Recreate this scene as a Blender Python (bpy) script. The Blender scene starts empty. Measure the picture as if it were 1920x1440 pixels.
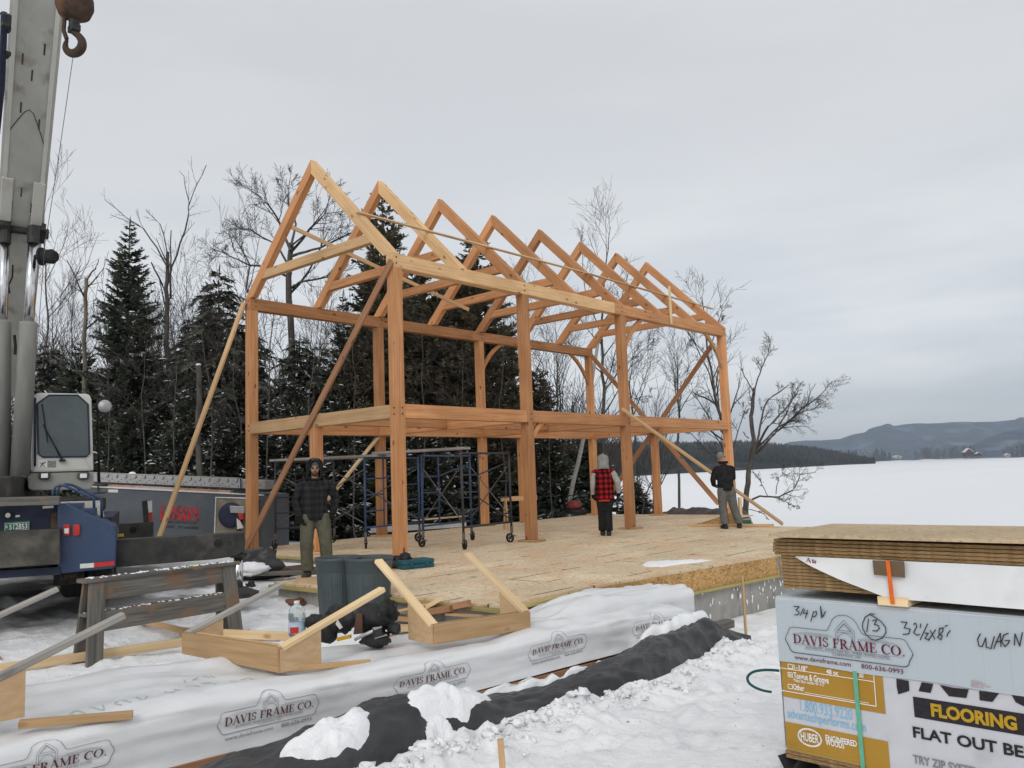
import bpy, bmesh, math, random
from mathutils import Vector as V, Matrix, noise as mnoise
rnd = random.Random(7)
R = math.radians
sc = bpy.context.scene
COL = sc.collection

# ---------------------------------------------------------------- camera
FOC = 1554.97                       # focal length in pixels of a 1920 px wide frame
CP = V((11.2094, -9.5370, 1.3724))
FW = V((-0.66006435, 0.74320199, 0.10938851))
RT = V((0.74453482, 0.66659462, -0.03632511))
UP = V((0.09991469, -0.05746664, 0.99333511))
cd = bpy.data.cameras.new('camera'); cam = bpy.data.objects.new('camera', cd); COL.objects.link(cam)
cd.sensor_width = 36; cd.lens = FOC / 1920 * 36; cd.clip_start = 0.1; cd.clip_end = 40000
cam.matrix_world = Matrix(((RT.x, UP.x, -FW.x, CP.x), (RT.y, UP.y, -FW.y, CP.y), (RT.z, UP.z, -FW.z, CP.z), (0, 0, 0, 1)))
sc.camera = cam
sc.render.resolution_x, sc.render.resolution_y = 1024, 768
sc.view_settings.view_transform = 'Standard'; sc.view_settings.look = 'None'
sc.view_settings.exposure = 0.03; sc.view_settings.gamma = 1
# ---------------------------------------------------------------- sky and sun (overcast winter day)
SUN_EL, SUN_AZ = R(34), R(152)      # azimuth measured from +Y clockwise
w = bpy.data.worlds.new('World'); sc.world = w; w.use_nodes = True
nt = w.node_tree; nt.nodes.clear()
def nn(t, **k):
    n = nt.nodes.new(t)
    for a, b in k.items(): setattr(n, a, b)
    return n
wo = nn('ShaderNodeOutputWorld'); addn = nn('ShaderNodeAddShader')
b1 = nn('ShaderNodeBackground'); b2 = nn('ShaderNodeBackground')
sk = nn('ShaderNodeTexSky', sky_type='NISHITA', sun_disc=False, sun_elevation=SUN_EL, sun_rotation=SUN_AZ)
hs = nn('ShaderNodeHueSaturation'); hs.inputs['Saturation'].default_value = 0.25
nt.links.new(sk.outputs[0], hs.inputs['Color']); nt.links.new(hs.outputs[0], b1.inputs[0]); b1.inputs[1].default_value = 0.05
tc = nn('ShaderNodeTexCoord'); mp = nn('ShaderNodeMapping'); mp.inputs['Scale'].default_value = (1.5, 1.5, 8.0)
mp.inputs['Rotation'].default_value = (0.02, 0.05, 0.4)
cn = nn('ShaderNodeTexNoise'); cn.inputs['Scale'].default_value = 1.3; cn.inputs['Detail'].default_value = 5; cn.inputs['Roughness'].default_value = 0.5
nt.links.new(tc.outputs['Generated'], mp.inputs[0]); nt.links.new(mp.outputs[0], cn.inputs['Vector'])
cr = nn('ShaderNodeValToRGB'); e = cr.color_ramp.elements
e[0].position = 0.40; e[0].color = (0.43, 0.45, 0.48, 1); e[1].position = 0.60; e[1].color = (0.76, 0.76, 0.75, 1)
nt.links.new(cn.outputs[0], cr.inputs[0])
sx = nn('ShaderNodeSeparateXYZ'); nt.links.new(tc.outputs['Generated'], sx.inputs[0])
# cloud banding is strong near the horizon and melts into an even grey higher up
mr = nn('ShaderNodeMapRange'); mr.inputs['From Min'].default_value = 0.04; mr.inputs['From Max'].default_value = 0.34
nt.links.new(sx.outputs[2], mr.inputs['Value'])
mx = nn('ShaderNodeMixRGB'); mx.inputs[2].default_value = (0.52, 0.528, 0.536, 1)
m9 = nn('ShaderNodeMath', operation='MULTIPLY'); m9.inputs[1].default_value = 0.88
nt.links.new(mr.outputs[0], m9.inputs[0]); nt.links.new(m9.outputs[0], mx.inputs[0]); nt.links.new(cr.outputs[0], mx.inputs[1])
mz = nn('ShaderNodeMapRange'); mz.inputs['From Min'].default_value = 0.45; mz.inputs['From Max'].default_value = 1.0
mz.inputs['To Min'].default_value = 1.0; mz.inputs['To Max'].default_value = 1.3
nt.links.new(sx.outputs[2], mz.inputs['Value'])
nt.links.new(mx.outputs[0], b2.inputs[0]); nt.links.new(mz.outputs[0], b2.inputs[1])
nt.links.new(b1.outputs[0], addn.inputs[0]); nt.links.new(b2.outputs[0], addn.inputs[1]); nt.links.new(addn.outputs[0], wo.inputs[0])
sl = bpy.data.lights.new('sun', 'SUN'); sl.energy = 0.85; sl.angle = R(25); sl.color = (1, 0.95, 0.88)
so = bpy.data.objects.new('sun', sl); COL.objects.link(so)
so.rotation_euler = (R(90) - SUN_EL, 0, math.pi - SUN_AZ); so.location = (0, 0, 40)

# ---------------------------------------------------------------- pixel helpers (1920 x 1440 frame)
def ray(px, py): return FW + RT * ((px - 960) / FOC) - UP * ((py - 720) / FOC)
def at(px, py, d): return CP + ray(px, py) * d
def atz(px, py, z):
    r = ray(px, py); return CP + r * ((z - CP.z) / r.z)
def hit(px, py, P0, N):
    r = ray(px, py); return CP + r * ((P0 - CP).dot(N) / r.dot(N))

# ---------------------------------------------------------------- objects
def tag(o, label=None, cat=None, group=None, kind=None):
    if label: o['label'] = label
    if cat: o['category'] = cat
    if group: o['group'] = group
    if kind: o['kind'] = kind
    return o
def thing(name, loc, label, cat, group=None, rot=0):
    o = bpy.data.objects.new(name, None); COL.objects.link(o); o.location = loc; o.rotation_euler = (0, 0, rot)
    o.empty_display_size = 0.2
    return tag(o, label, cat, group)
def mb_of(o):
    return Matrix.Translation(o.location) @ o.rotation_euler.to_matrix().to_4x4() if o.rotation_mode != 'QUATERNION' else o.matrix_basis
def wmat(o):
    m = o.matrix_basis.copy()
    while o.parent: o = o.parent; m = o.matrix_basis @ m
    return m
class MB:
    """collects geometry in world (or local) coordinates"""
    def __init__(s): s.v = []; s.f = []; s.mi = []; s.cur = 0
    def add(s, vs, fs):
        n = len(s.v); s.v += [tuple(q) for q in vs]; s.f += [tuple(i + n for i in f) for f in fs]; s.mi += [s.cur] * len(fs)
    def box(s, c, d, M=None):
        x, y, z = d[0] / 2, d[1] / 2, d[2] / 2; c = V(c)
        vs = [V((i, j, k)) for i in (-x, x) for j in (-y, y) for k in (-z, z)]
        vs = [c + ((M @ q) if M else q) for q in vs]
        s.add(vs, [(0, 1, 3, 2), (4, 6, 7, 5), (0, 4, 5, 1), (2, 3, 7, 6), (0, 2, 6, 4), (1, 5, 7, 3)])
    def bar(s, a, b, wd, ht, up=(0, 0, 1), ch=0.0):
        """square timber from a to b, wd across, ht along up, with chamfer ch"""
        a, b = V(a), V(b); x = (b - a).normalized(); y = V(up).cross(x)
        if y.length < 1e-5: y = V((0, 1, 0)).cross(x)
        y.normalize(); z = x.cross(y)
        p = [(-wd / 2, -ht / 2 + ch), (-wd / 2 + ch, -ht / 2), (wd / 2 - ch, -ht / 2), (wd / 2, -ht / 2 + ch), (wd / 2, ht / 2 - ch), (wd / 2 - ch, ht / 2), (-wd / 2 + ch, ht / 2), (-wd / 2, ht / 2 - ch)] if ch else [(-wd / 2, -ht / 2), (wd / 2, -ht / 2), (wd / 2, ht / 2), (-wd / 2, ht / 2)]
        n = len(p)
        s.add([a + y * q[0] + z * q[1] for q in p] + [b + y * q[0] + z * q[1] for q in p],
              [tuple(range(n))[::-1], tuple(range(n, 2 * n))] + [(i, (i + 1) % n, n + (i + 1) % n, n + i) for i in range(n)])
    def tube(s, pts, r, n=8, cap=True, ell=1.0):
        pts = [V(p) for p in pts]; m = len(pts); rs = r if isinstance(r, (list, tuple)) else [r] * m
        ref = None; vs = []
        for i, p in enumerate(pts):
            t = (pts[min(i + 1, m - 1)] - pts[max(i - 1, 0)])
            if t.length < 1e-9: t = V((0, 0, 1))
            t.normalize()
            if ref is None: ref = V((0, 0, 1)) if abs(t.z) < 0.9 else V((1, 0, 0))
            u = ref - t * ref.dot(t)
            if u.length < 1e-4: u = t.orthogonal()
            u.normalize(); ref = u; q = t.cross(u)
            for k in range(n):
                a = 2 * math.pi * k / n; vs.append(p + u * (rs[i] * math.cos(a)) + q * (rs[i] * ell * math.sin(a)))
        fs = [(i * n + k, i * n + (k + 1) % n, (i + 1) * n + (k + 1) % n, (i + 1) * n + k) for i in range(m - 1) for k in range(n)]
        if cap: fs += [tuple(range(n))[::-1], tuple(range((m - 1) * n, m * n))]
        s.add(vs, fs)
    def lathe(s, prof, c=(0, 0, 0), ax=(0, 0, 1), n=24):
        """prof: list of (r, h) along ax"""
        ax = V(ax).normalized(); u = ax.orthogonal().normalized(); q = ax.cross(u); c = V(c); m = len(prof)
        vs = [c + ax * h + u * (r * math.cos(2 * math.pi * k / n)) + q * (r * math.sin(2 * math.pi * k / n)) for r, h in prof for k in range(n)]
        s.add(vs, [(i * n + k, i * n + (k + 1) % n, (i + 1) * n + (k + 1) % n, (i + 1) * n + k) for i in range(m - 1) for k in range(n)])
    def ball(s, c, r, M=None, n=12, m=8):
        c = V(c); r = V(r) if not isinstance(r, (int, float)) else V((r, r, r)); vs = []
        for i in range(m + 1):
            th = math.pi * i / m
            for k in range(n):
                ph = 2 * math.pi * k / n; q = V((r.x * math.sin(th) * math.cos(ph), r.y * math.sin(th) * math.sin(ph), r.z * math.cos(th)))
                vs.append(c + ((M @ q) if M else q))
        s.add(vs, [(i * n + k, (i + 1) * n + k, (i + 1) * n + (k + 1) % n, i * n + (k + 1) % n) for i in range(m) for k in range(n)])
    def prism(s, poly, off):
        """closed polygon (world points) extruded by vector off"""
        n = len(poly); off = V(off); poly = [V(p) for p in poly]
        s.add(poly + [p + off for p in poly], [tuple(range(n)), tuple(range(2 * n - 1, n - 1, -1))] + [(i, n + i, n + (i + 1) % n, (i + 1) % n) for i in range(n)])
    def build(s, name, mat, parent=None, W=None, smooth=False, label=None, bevel=0):
        me = bpy.data.meshes.new(name); inv = None
        P = wmat(parent) if parent else Matrix()
        Wm = W if W is not None else (P if parent else Matrix())
        inv = Wm.inverted()
        me.from_pydata([inv @ V(q) for q in s.v], [], s.f)
        mats = mat if isinstance(mat, (list, tuple)) else [mat]
        for m_ in mats: me.materials.append(m_)
        if len(mats) > 1: me.polygons.foreach_set('material_index', s.mi)
        bm = bmesh.new(); bm.from_mesh(me); bmesh.ops.remove_doubles(bm, verts=bm.verts, dist=1e-6) if len(s.v) < 60000 else None
        if bevel:
            bmesh.ops.recalc_face_normals(bm, faces=bm.faces)
            ed = [e_ for e_ in bm.edges if len(e_.link_faces) == 2 and e_.calc_face_angle(0) > 0.5]
            bmesh.ops.bevel(bm, geom=ed, offset=bevel, segments=2, affect='EDGES', profile=0.6)
        elif len(s.v) < 60000: bmesh.ops.recalc_face_normals(bm, faces=bm.faces)
        bm.to_mesh(me); bm.free()
        if smooth: me.polygons.foreach_set('use_smooth', [True] * len(me.polygons))
        o = bpy.data.objects.new(name, me); COL.objects.link(o)
        if parent: o.parent = parent
        o.matrix_basis = P.inverted() @ Wm
        if label: o['label'] = label
        return o
def frame_m(o, x, y=None):
    """matrix with local X along x"""
    x = V(x).normalized(); y = V(y) if y is not None else V((0, 0, 1)).cross(x)
    if y.length < 1e-4: y = V((0, 1, 0)).cross(x)
    y = (y - x * y.dot(x)).normalized(); z = x.cross(y)
    return Matrix(((x.x, y.x, z.x, o[0]), (x.y, y.y, z.y, o[1]), (x.z, y.z, z.z, o[2]), (0, 0, 0, 1)))
def timber(name, a, b, wd, ht, mat, parent=None, up=(0, 0, 1), ch=0.006, label=None):
    m = MB(); m.bar(a, b, wd, ht, up, ch)
    a, b = V(a), V(b)
    return m.build(name, mat, parent, W=frame_m(a, b - a, V(up).cross(b - a)), label=label)
def copy_tree(o, parent=None):
    c = o.copy(); COL.objects.link(c)
    if parent: c.parent = parent
    for ch in o.children: copy_tree(ch, c)
    return c
def fbm(x, y, z=0.0, o=4):
    return mnoise.fractal(V((x, y, z)), 0.9, 2.0, o)
def sst(a, b, x):
    t = max(0, min(1, (x - a) / (b - a))); return t * t * (3 - 2 * t)

# ---------------------------------------------------------------- materials
def newmat(name):
    m = bpy.data.materials.new(name); m.use_nodes = True; t = m.node_tree
    return m, t, t.nodes['Principled BSDF'], t.nodes.new, t.links.new
def mat(name, c1, c2=None, scale=8.0, rough=0.7, bump=0.0, bscale=None, stretch=(1, 1, 1), metal=0.0, detail=5, lo=0.35, hi=0.65, rand=0.0, spec=0.3, c3=None, p3=0.62, s3=2.0):
    m, t, b, N, L = newmat(name)
    b.inputs['Roughness'].default_value = rough; b.inputs['Metallic'].default_value = metal
    b.inputs['Specular IOR Level'].default_value = spec
    c2 = c2 or tuple(min(1, q * 1.25) for q in c1)
    co = N('ShaderNodeTexCoord'); mp = N('ShaderNodeMapping'); mp.inputs['Scale'].default_value = stretch
    L(co.outputs['Object'], mp.inputs[0])
    n = N('ShaderNodeTexNoise'); n.inputs['Scale'].default_value = scale; n.inputs['Detail'].default_value = detail; n.inputs['Roughness'].default_value = 0.6
    L(mp.outputs[0], n.inputs['Vector'])
    r = N('ShaderNodeValToRGB'); r.color_ramp.elements[0].position = lo; r.color_ramp.elements[1].position = hi
    r.color_ramp.elements[0].color = (*c1, 1); r.color_ramp.elements[1].color = (*c2, 1); L(n.outputs[0], r.inputs[0])
    out = r.outputs[0]
    if c3:
        n3 = N('ShaderNodeTexNoise'); n3.inputs['Scale'].default_value = s3; n3.inputs['Detail'].default_value = 6; L(mp.outputs[0], n3.inputs['Vector'])
        r3 = N('ShaderNodeValToRGB'); r3.color_ramp.elements[0].position = p3 - 0.06; r3.color_ramp.elements[1].position = p3 + 0.06; L(n3.outputs[0], r3.inputs[0])
        mxn = N('ShaderNodeMixRGB'); L(r3.outputs[0], mxn.inputs[0]); L(out, mxn.inputs[1]); mxn.inputs[2].default_value = (*c3, 1); out = mxn.outputs[0]
    if rand:
        oi = N('ShaderNodeObjectInfo'); h = N('ShaderNodeHueSaturation'); ma = N('ShaderNodeMapRange')
        ma.inputs['To Min'].default_value = 1 - rand; ma.inputs['To Max'].default_value = 1 + rand
        L(oi.outputs['Random'], ma.inputs['Value']); L(ma.outputs[0], h.inputs['Value']); L(out, h.inputs['Color']); out = h.outputs[0]
    L(out, b.inputs['Base Color'])
    if bump:
        n2 = N('ShaderNodeTexNoise'); n2.inputs['Scale'].default_value = bscale or scale * 3; n2.inputs['Detail'].default_value = 6; L(mp.outputs[0], n2.inputs['Vector'])
        bp = N('ShaderNodeBump'); bp.inputs['Strength'].default_value = bump; bp.inputs['Distance'].default_value = 0.02
        L(n2.outputs[0], bp.inputs['Height']); L(bp.outputs[0], b.inputs['Normal'])
    return m
def woodmat(name, a, b_, dark, knots=0.5, rough=0.65, rand=0.23, gs=1.0, stain=None):
    """sawn timber: grain runs along the object's own X axis, sparse knots"""
    m, t, b, N, L = newmat(name); b.inputs['Roughness'].default_value = rough; b.inputs['Specular IOR Level'].default_value = 0.2
    co = N('ShaderNodeTexCoord'); oi = N('ShaderNodeObjectInfo')
    mul = N('ShaderNodeVectorMath'); mul.operation = 'ADD'
    cx = N('ShaderNodeCombineXYZ'); mm = N('ShaderNodeMath'); mm.operation = 'MULTIPLY'; mm.inputs[1].default_value = 37.0
    L(oi.outputs['Random'], mm.inputs[0]); L(mm.outputs[0], cx.inputs[0]); L(mm.outputs[0], cx.inputs[2])
    L(co.outputs['Object'], mul.inputs[0]); L(cx.outputs[0], mul.inputs[1])
    mp = N('ShaderNodeMapping'); mp.inputs['Scale'].default_value = (1.2 * gs, 26 * gs, 26 * gs); L(mul.outputs[0], mp.inputs[0])
    n = N('ShaderNodeTexNoise'); n.inputs['Scale'].default_value = 1.0; n.inputs['Detail'].default_value = 6; n.inputs['Distortion'].default_value = 0.6; L(mp.outputs[0], n.inputs['Vector'])
    r = N('ShaderNodeValToRGB'); r.color_ramp.elements[0].position = 0.3; r.color_ramp.elements[1].position = 0.7
    r.color_ramp.elements[0].color = (*a, 1); r.color_ramp.elements[1].color = (*b_, 1); L(n.outputs[0], r.inputs[0])
    n2 = N('ShaderNodeTexNoise'); n2.inputs['Scale'].default_value = 0.8; n2.inputs['Detail'].default_value = 3; L(mul.outputs[0], n2.inputs['Vector'])
    mr_ = N('ShaderNodeMapRange'); mr_.inputs['From Min'].default_value = 0.3; mr_.inputs['From Max'].default_value = 0.7; mr_.inputs['To Min'].default_value = 0.82; mr_.inputs['To Max'].default_value = 1.15
    L(n2.outputs[0], mr_.inputs['Value'])
    ma = N('ShaderNodeMapRange'); ma.inputs['To Min'].default_value = 1 - rand; ma.inputs['To Max'].default_value = 1 + rand; L(oi.outputs['Random'], ma.inputs['Value'])
    mv = N('ShaderNodeMath'); mv.operation = 'MULTIPLY'; L(mr_.outputs[0], mv.inputs[0]); L(ma.outputs[0], mv.inputs[1])
    h = N('ShaderNodeHueSaturation'); L(r.outputs[0], h.inputs['Color']); L(mv.outputs[0], h.inputs['Value'])
    out = h.outputs[0]
    if knots:
        mk = N('ShaderNodeMapping'); mk.inputs['Scale'].default_value = (2.2, 4.6, 4.6); L(mul.outputs[0], mk.inputs[0])
        vo = N('ShaderNodeTexVoronoi'); vo.inputs['Scale'].default_value = 1.0; vo.inputs['Randomness'].default_value = 1.0; L(mk.outputs[0], vo.inputs['Vector'])
        rk = N('ShaderNodeValToRGB'); rk.color_ramp.elements[0].position = 0.075; rk.color_ramp.elements[0].color = (1, 1, 1, 1); rk.color_ramp.elements[1].position = 0.15; rk.color_ramp.elements[1].color = (0, 0, 0, 1)
        L(vo.outputs['Distance'], rk.inputs[0]); mkk = N('ShaderNodeMath'); mkk.operation = 'MULTIPLY'; mkk.inputs[1].default_value = knots; L(rk.outputs[0], mkk.inputs[0])
        mx_ = N('ShaderNodeMixRGB'); L(mkk.outputs[0], mx_.inputs[0]); L(out, mx_.inputs[1]); mx_.inputs[2].default_value = (*dark, 1); out = mx_.outputs[0]
    if stain:
        n4 = N('ShaderNodeTexNoise'); n4.inputs['Scale'].default_value = 3.0; n4.inputs['Detail'].default_value = 5; L(mul.outputs[0], n4.inputs['Vector'])
        r4 = N('ShaderNodeValToRGB'); r4.color_ramp.elements[0].position = 0.52; r4.color_ramp.elements[1].position = 0.62; L(n4.outputs[0], r4.inputs[0])
        mx4 = N('ShaderNodeMixRGB'); L(r4.outputs[0], mx4.inputs[0]); L(out, mx4.inputs[1]); mx4.inputs[2].default_value = (*stain, 1); out = mx4.outputs[0]
    L(out, b.inputs['Base Color'])
    bp = N('ShaderNodeBump'); bp.inputs['Strength'].default_value = 0.15; bp.inputs['Distance'].default_value = 0.01; L(n.outputs[0], bp.inputs['Height']); L(bp.outputs[0], b.inputs['Normal'])
    return m
def flakemat(name, cols, scale, rough=0.75, seam=None, dust=None):
    """strand board: small flakes of several wood tones"""
    m, t, b, N, L = newmat(name); b.inputs['Roughness'].default_value = rough; b.inputs['Specular IOR Level'].default_value = 0.15
    co = N('ShaderNodeTexCoord'); n0 = N('ShaderNodeTexNoise'); n0.inputs['Scale'].default_value = scale * 0.6; L(co.outputs['Object'], n0.inputs['Vector'])
    ad = N('ShaderNodeMixRGB'); ad.inputs[0].default_value = 0.08; L(co.outputs['Object'], ad.inputs[1]); L(n0.outputs['Color'], ad.inputs[2])
    mp = N('ShaderNodeMapping'); mp.inputs['Scale'].default_value = (1, 2.4, 2.4); mp.inputs['Rotation'].default_value = (0.3, 0.2, 0.5); L(ad.outputs[0], mp.inputs[0])
    vo = N('ShaderNodeTexVoronoi'); vo.inputs['Scale'].default_value = scale; L(mp.outputs[0], vo.inputs['Vector'])
    r = N('ShaderNodeValToRGB'); r.color_ramp.interpolation = 'LINEAR'
    els = r.color_ramp.elements
    while len(els) < len(cols): els.new(0.5)
    for i, c in enumerate(cols): els[i].position = i / (len(cols) - 1); els[i].color = (*c, 1)
    sp = N('ShaderNodeSeparateColor'); L(vo.outputs['Color'], sp.inputs[0]); L(sp.outputs[0], r.inputs[0]); out = r.outputs[0]
    nb = N('ShaderNodeTexNoise'); nb.inputs['Scale'].default_value = 0.7; nb.inputs['Detail'].default_value = 5; L(co.outputs['Object'], nb.inputs['Vector'])
    mr_ = N('ShaderNodeMapRange'); mr_.inputs['From Min'].default_value = 0.3; mr_.inputs['From Max'].default_value = 0.7; mr_.inputs['To Min'].default_value = 0.8; mr_.inputs['To Max'].default_value = 1.12; L(nb.outputs[0], mr_.inputs['Value'])
    h = N('ShaderNodeHueSaturation'); L(out, h.inputs['Color']); L(mr_.outputs[0], h.inputs['Value']); out = h.outputs[0]
    if dust:
        nd = N('ShaderNodeTexNoise'); nd.inputs['Scale'].default_value = 1.1; nd.inputs['Detail'].default_value = 9; nd.inputs['Roughness'].default_value = 0.75; L(co.outputs['Object'], nd.inputs['Vector'])
        rd = N('ShaderNodeValToRGB'); rd.color_ramp.elements[0].position = 0.46; rd.color_ramp.elements[1].position = 0.62; L(nd.outputs[0], rd.inputs[0])
        mx_ = N('ShaderNodeMixRGB'); mm = N('ShaderNodeMath'); mm.operation = 'MULTIPLY'; mm.inputs[1].default_value = 0.85; L(rd.outputs[0], mm.inputs[0]); L(mm.outputs[0], mx_.inputs[0])
        L(out, mx_.inputs[1]); mx_.inputs[2].default_value = (*dust, 1); out = mx_.outputs[0]
        # flecks
        nf = N('ShaderNodeTexNoise'); nf.inputs['Scale'].default_value = 16; nf.inputs['Detail'].default_value = 4; L(co.outputs['Object'], nf.inputs['Vector'])
        rf = N('ShaderNodeValToRGB'); rf.color_ramp.elements[0].position = 0.57; rf.color_ramp.elements[1].position = 0.70; L(nf.outputs[0], rf.inputs[0])
        mf = N('ShaderNodeMixRGB'); L(rf.outputs[0], mf.inputs[0]); L(out, mf.inputs[1]); mf.inputs[2].default_value = (0.36, 0.17, 0.08, 1); out = mf.outputs[0]
    if seam:
        br = N('ShaderNodeTexBrick'); br.offset = 0.5; br.inputs['Color1'].default_value = (1, 1, 1, 1); br.inputs['Color2'].default_value = (0.9, 0.9, 0.9, 1); br.inputs['Mortar'].default_value = (0, 0, 0, 1)
        br.inputs['Scale'].default_value = 1.0; br.inputs['Brick Width'].default_value = 2.44; br.inputs['Row Height'].default_value = 0.61; br.inputs['Mortar Size'].default_value = 0.019; br.inputs['Mortar Smooth'].default_value = 0.3
        ms = N('ShaderNodeMapping'); ms.inputs['Rotation'].default_value = (0, 0, R(90)); L(co.outputs['Object'], ms.inputs[0]); L(ms.outputs[0], br.inputs['Vector'])
        ns = N('ShaderNodeTexNoise'); ns.inputs['Scale'].default_value = 0.9; ns.inputs['Detail'].default_value = 2; mps = N('ShaderNodeMapping'); mps.inputs['Scale'].default_value = (2.6, 1.5, 1); L(co.outputs['Object'], mps.inputs[0]); L(mps.outputs[0], ns.inputs['Vector'])
        rs = N('ShaderNodeValToRGB'); rs.color_ramp.elements[0].position = 0.53; rs.color_ramp.elements[0].color = (0.05, 0.05, 0.05, 1); rs.color_ramp.elements[1].position = 0.575; L(ns.outputs[0], rs.inputs[0])
        mu = N('ShaderNodeMath'); mu.operation = 'MULTIPLY'; L(br.outputs['Fac'], mu.inputs[0]); L(rs.outputs[0], mu.inputs[1])
        mx2 = N('ShaderNodeMixRGB'); L(mu.outputs[0], mx2.inputs[0]); L(out, mx2.inputs[1]); mx2.inputs[2].default_value = (*seam, 1); out = mx2.outputs[0]
    L(out, b.inputs['Base Color'])
    bp = N('ShaderNodeBump'); bp.inputs['Strength'].default_value = 0.2; bp.inputs['Distance'].default_value = 0.006; L(vo.outputs['Distance'], bp.inputs['Height']); L(bp.outputs[0], b.inputs['Normal'])
    return m
FIR = woodmat('fir_timber', (0.42, 0.188, 0.076), (0.585, 0.30, 0.142), (0.11, 0.035, 0.012), 0.85)
FIRP = woodmat('pale_timber', (0.50, 0.30, 0.145), (0.64, 0.43, 0.23), (0.2, 0.09, 0.03), 0.8)
PINE = woodmat('new_pine', (0.62, 0.44, 0.24), (0.74, 0.57, 0.35), (0.25, 0.12, 0.05), 0.6)
BROWNB = woodmat('brown_board', (0.30, 0.15, 0.075), (0.42, 0.22, 0.12), (0.1, 0.04, 0.02), 0.7)
TAN = woodmat('tan_board', (0.42, 0.26, 0.125), (0.56, 0.37, 0.2), (0.16, 0.07, 0.03), 0.6)
GREYW = woodmat('weathered_wood', (0.085, 0.08, 0.073), (0.19, 0.178, 0.158), (0.06, 0.05, 0.045), 0.5, 0.85, 0.1, 1.5, stain=(0.2, 0.13, 0.085))
GREYL = woodmat('grey_stud', (0.25, 0.24, 0.225), (0.40, 0.375, 0.34), (0.1, 0.09, 0.08), 0.4, 0.85, 0.08)
PLY = mat('plywood', (0.47, 0.31, 0.17), (0.56, 0.39, 0.23), 9, 0.75, 0.05, 30, (1, 1, 3))
OSB = flakemat('strand_board', [(0.28, 0.14, 0.045), (0.48, 0.29, 0.11), (0.58, 0.38, 0.17), (0.40, 0.22, 0.08)], 26)
DECK = flakemat('subfloor_board', [(0.54, 0.44, 0.28), (0.67, 0.56, 0.39), (0.73, 0.62, 0.45), (0.61, 0.5, 0.335)], 34, seam=(0.08, 0.075, 0.07), dust=(0.61, 0.40, 0.24))
SHEET = flakemat('sheet_top', [(0.40, 0.29, 0.17), (0.52, 0.40, 0.26), (0.57, 0.45, 0.3), (0.45, 0.33, 0.2)], 30)
SHEETE = mat('sheet_edge', (0.17, 0.1, 0.045), (0.36, 0.235, 0.11), 30, 0.85, 0.3, 60, (1, 1, 4))
SILL = woodmat('treated_sill', (0.33, 0.26, 0.09), (0.46, 0.38, 0.17), (0.15, 0.1, 0.03), 0.3)
SNOW = mat('snow', (0.76, 0.78, 0.81), (0.86, 0.87, 0.89), 1.6, 0.6, 0.35, 9, detail=8, spec=0.2, c3=(0.66, 0.63, 0.58), p3=0.68, s3=2.4)
SNOWC = mat('clean_snow', (.78, .79, .81), (.85, .86, .87), 3, .6, .5, 22, spec=.2)
DIRT = mat('dirt', (0.04, 0.03, 0.022), (0.13, 0.09, 0.06), 6, 0.95, 0.8, 20)
CONC = mat('concrete', (0.27, 0.265, 0.245), (0.37, 0.36, 0.335), 2.5, 0.85, 0.15, 14, (1, 1, 0.6), c3=(0.19, 0.185, 0.17), p3=0.66, s3=3.5)
# ================================================================ ground
GP = [(11, -9, -.45), (9.1, -4.8, -.45), (10.5, -6.5, -.45), (12.5, -4, -.5), (7.5, -5.4, -.58), (6.0, -6.3, -.58), (5.9, -9, -.62), (8, -10, -.6), (6.3, -3, -.64), (7.5, -2, -.62), (5.5, 2.8, -.82), (5.3, .6, -.8),
      (6.3, .5, -.76), (7.5, 3.5, -.85), (4.6, -3.4, -.42), (3.2, -3.3, -.33), (1.8, -3.2, -.27), (0.6, -3.1, -.2), (.2, -1.6, -.12), (-1.5, -1.2, -.16), (-4, -1, -.14), (-2, -3, -.1), (2.5, -5.5, -.36), (4, -6.6, -.45), (0.5, -6, -.24),
      (2, -8.5, -.3), (-3, -5, -.06), (-6, -4, 0), (-6, -9, 0), (-2, -9, -.08), (3, -12, -.4), (8, -15, -.5), (-12, -3, 0), (-9, 2, -.2), (-14, 4, -.3), (-8, 8, -.45), (-10, 14, -.7), (-20, 6, -.3), (-25, -10, .2), (-7, 12, -.65), (8, 9, -1.0), (4, 11, -1.1), (-.5, 14.8, -.9), (14, 2, -.9), (18, -8, -.6)]
def gz0(x, y):
    s = 0; t = 0
    for a, b, c in GP:
        w_ = 1 / ((x - a) ** 2 + (y - b) ** 2 + 0.15) ** 1.6; s += w_ * c; t += w_
    return s / t
def shore(x, y): return y - (17.5 - 0.55 * min(x, 0) - 0.35 * max(x, 0)) if x > -60 else y - 50.5
LAKE = -2.2
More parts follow.
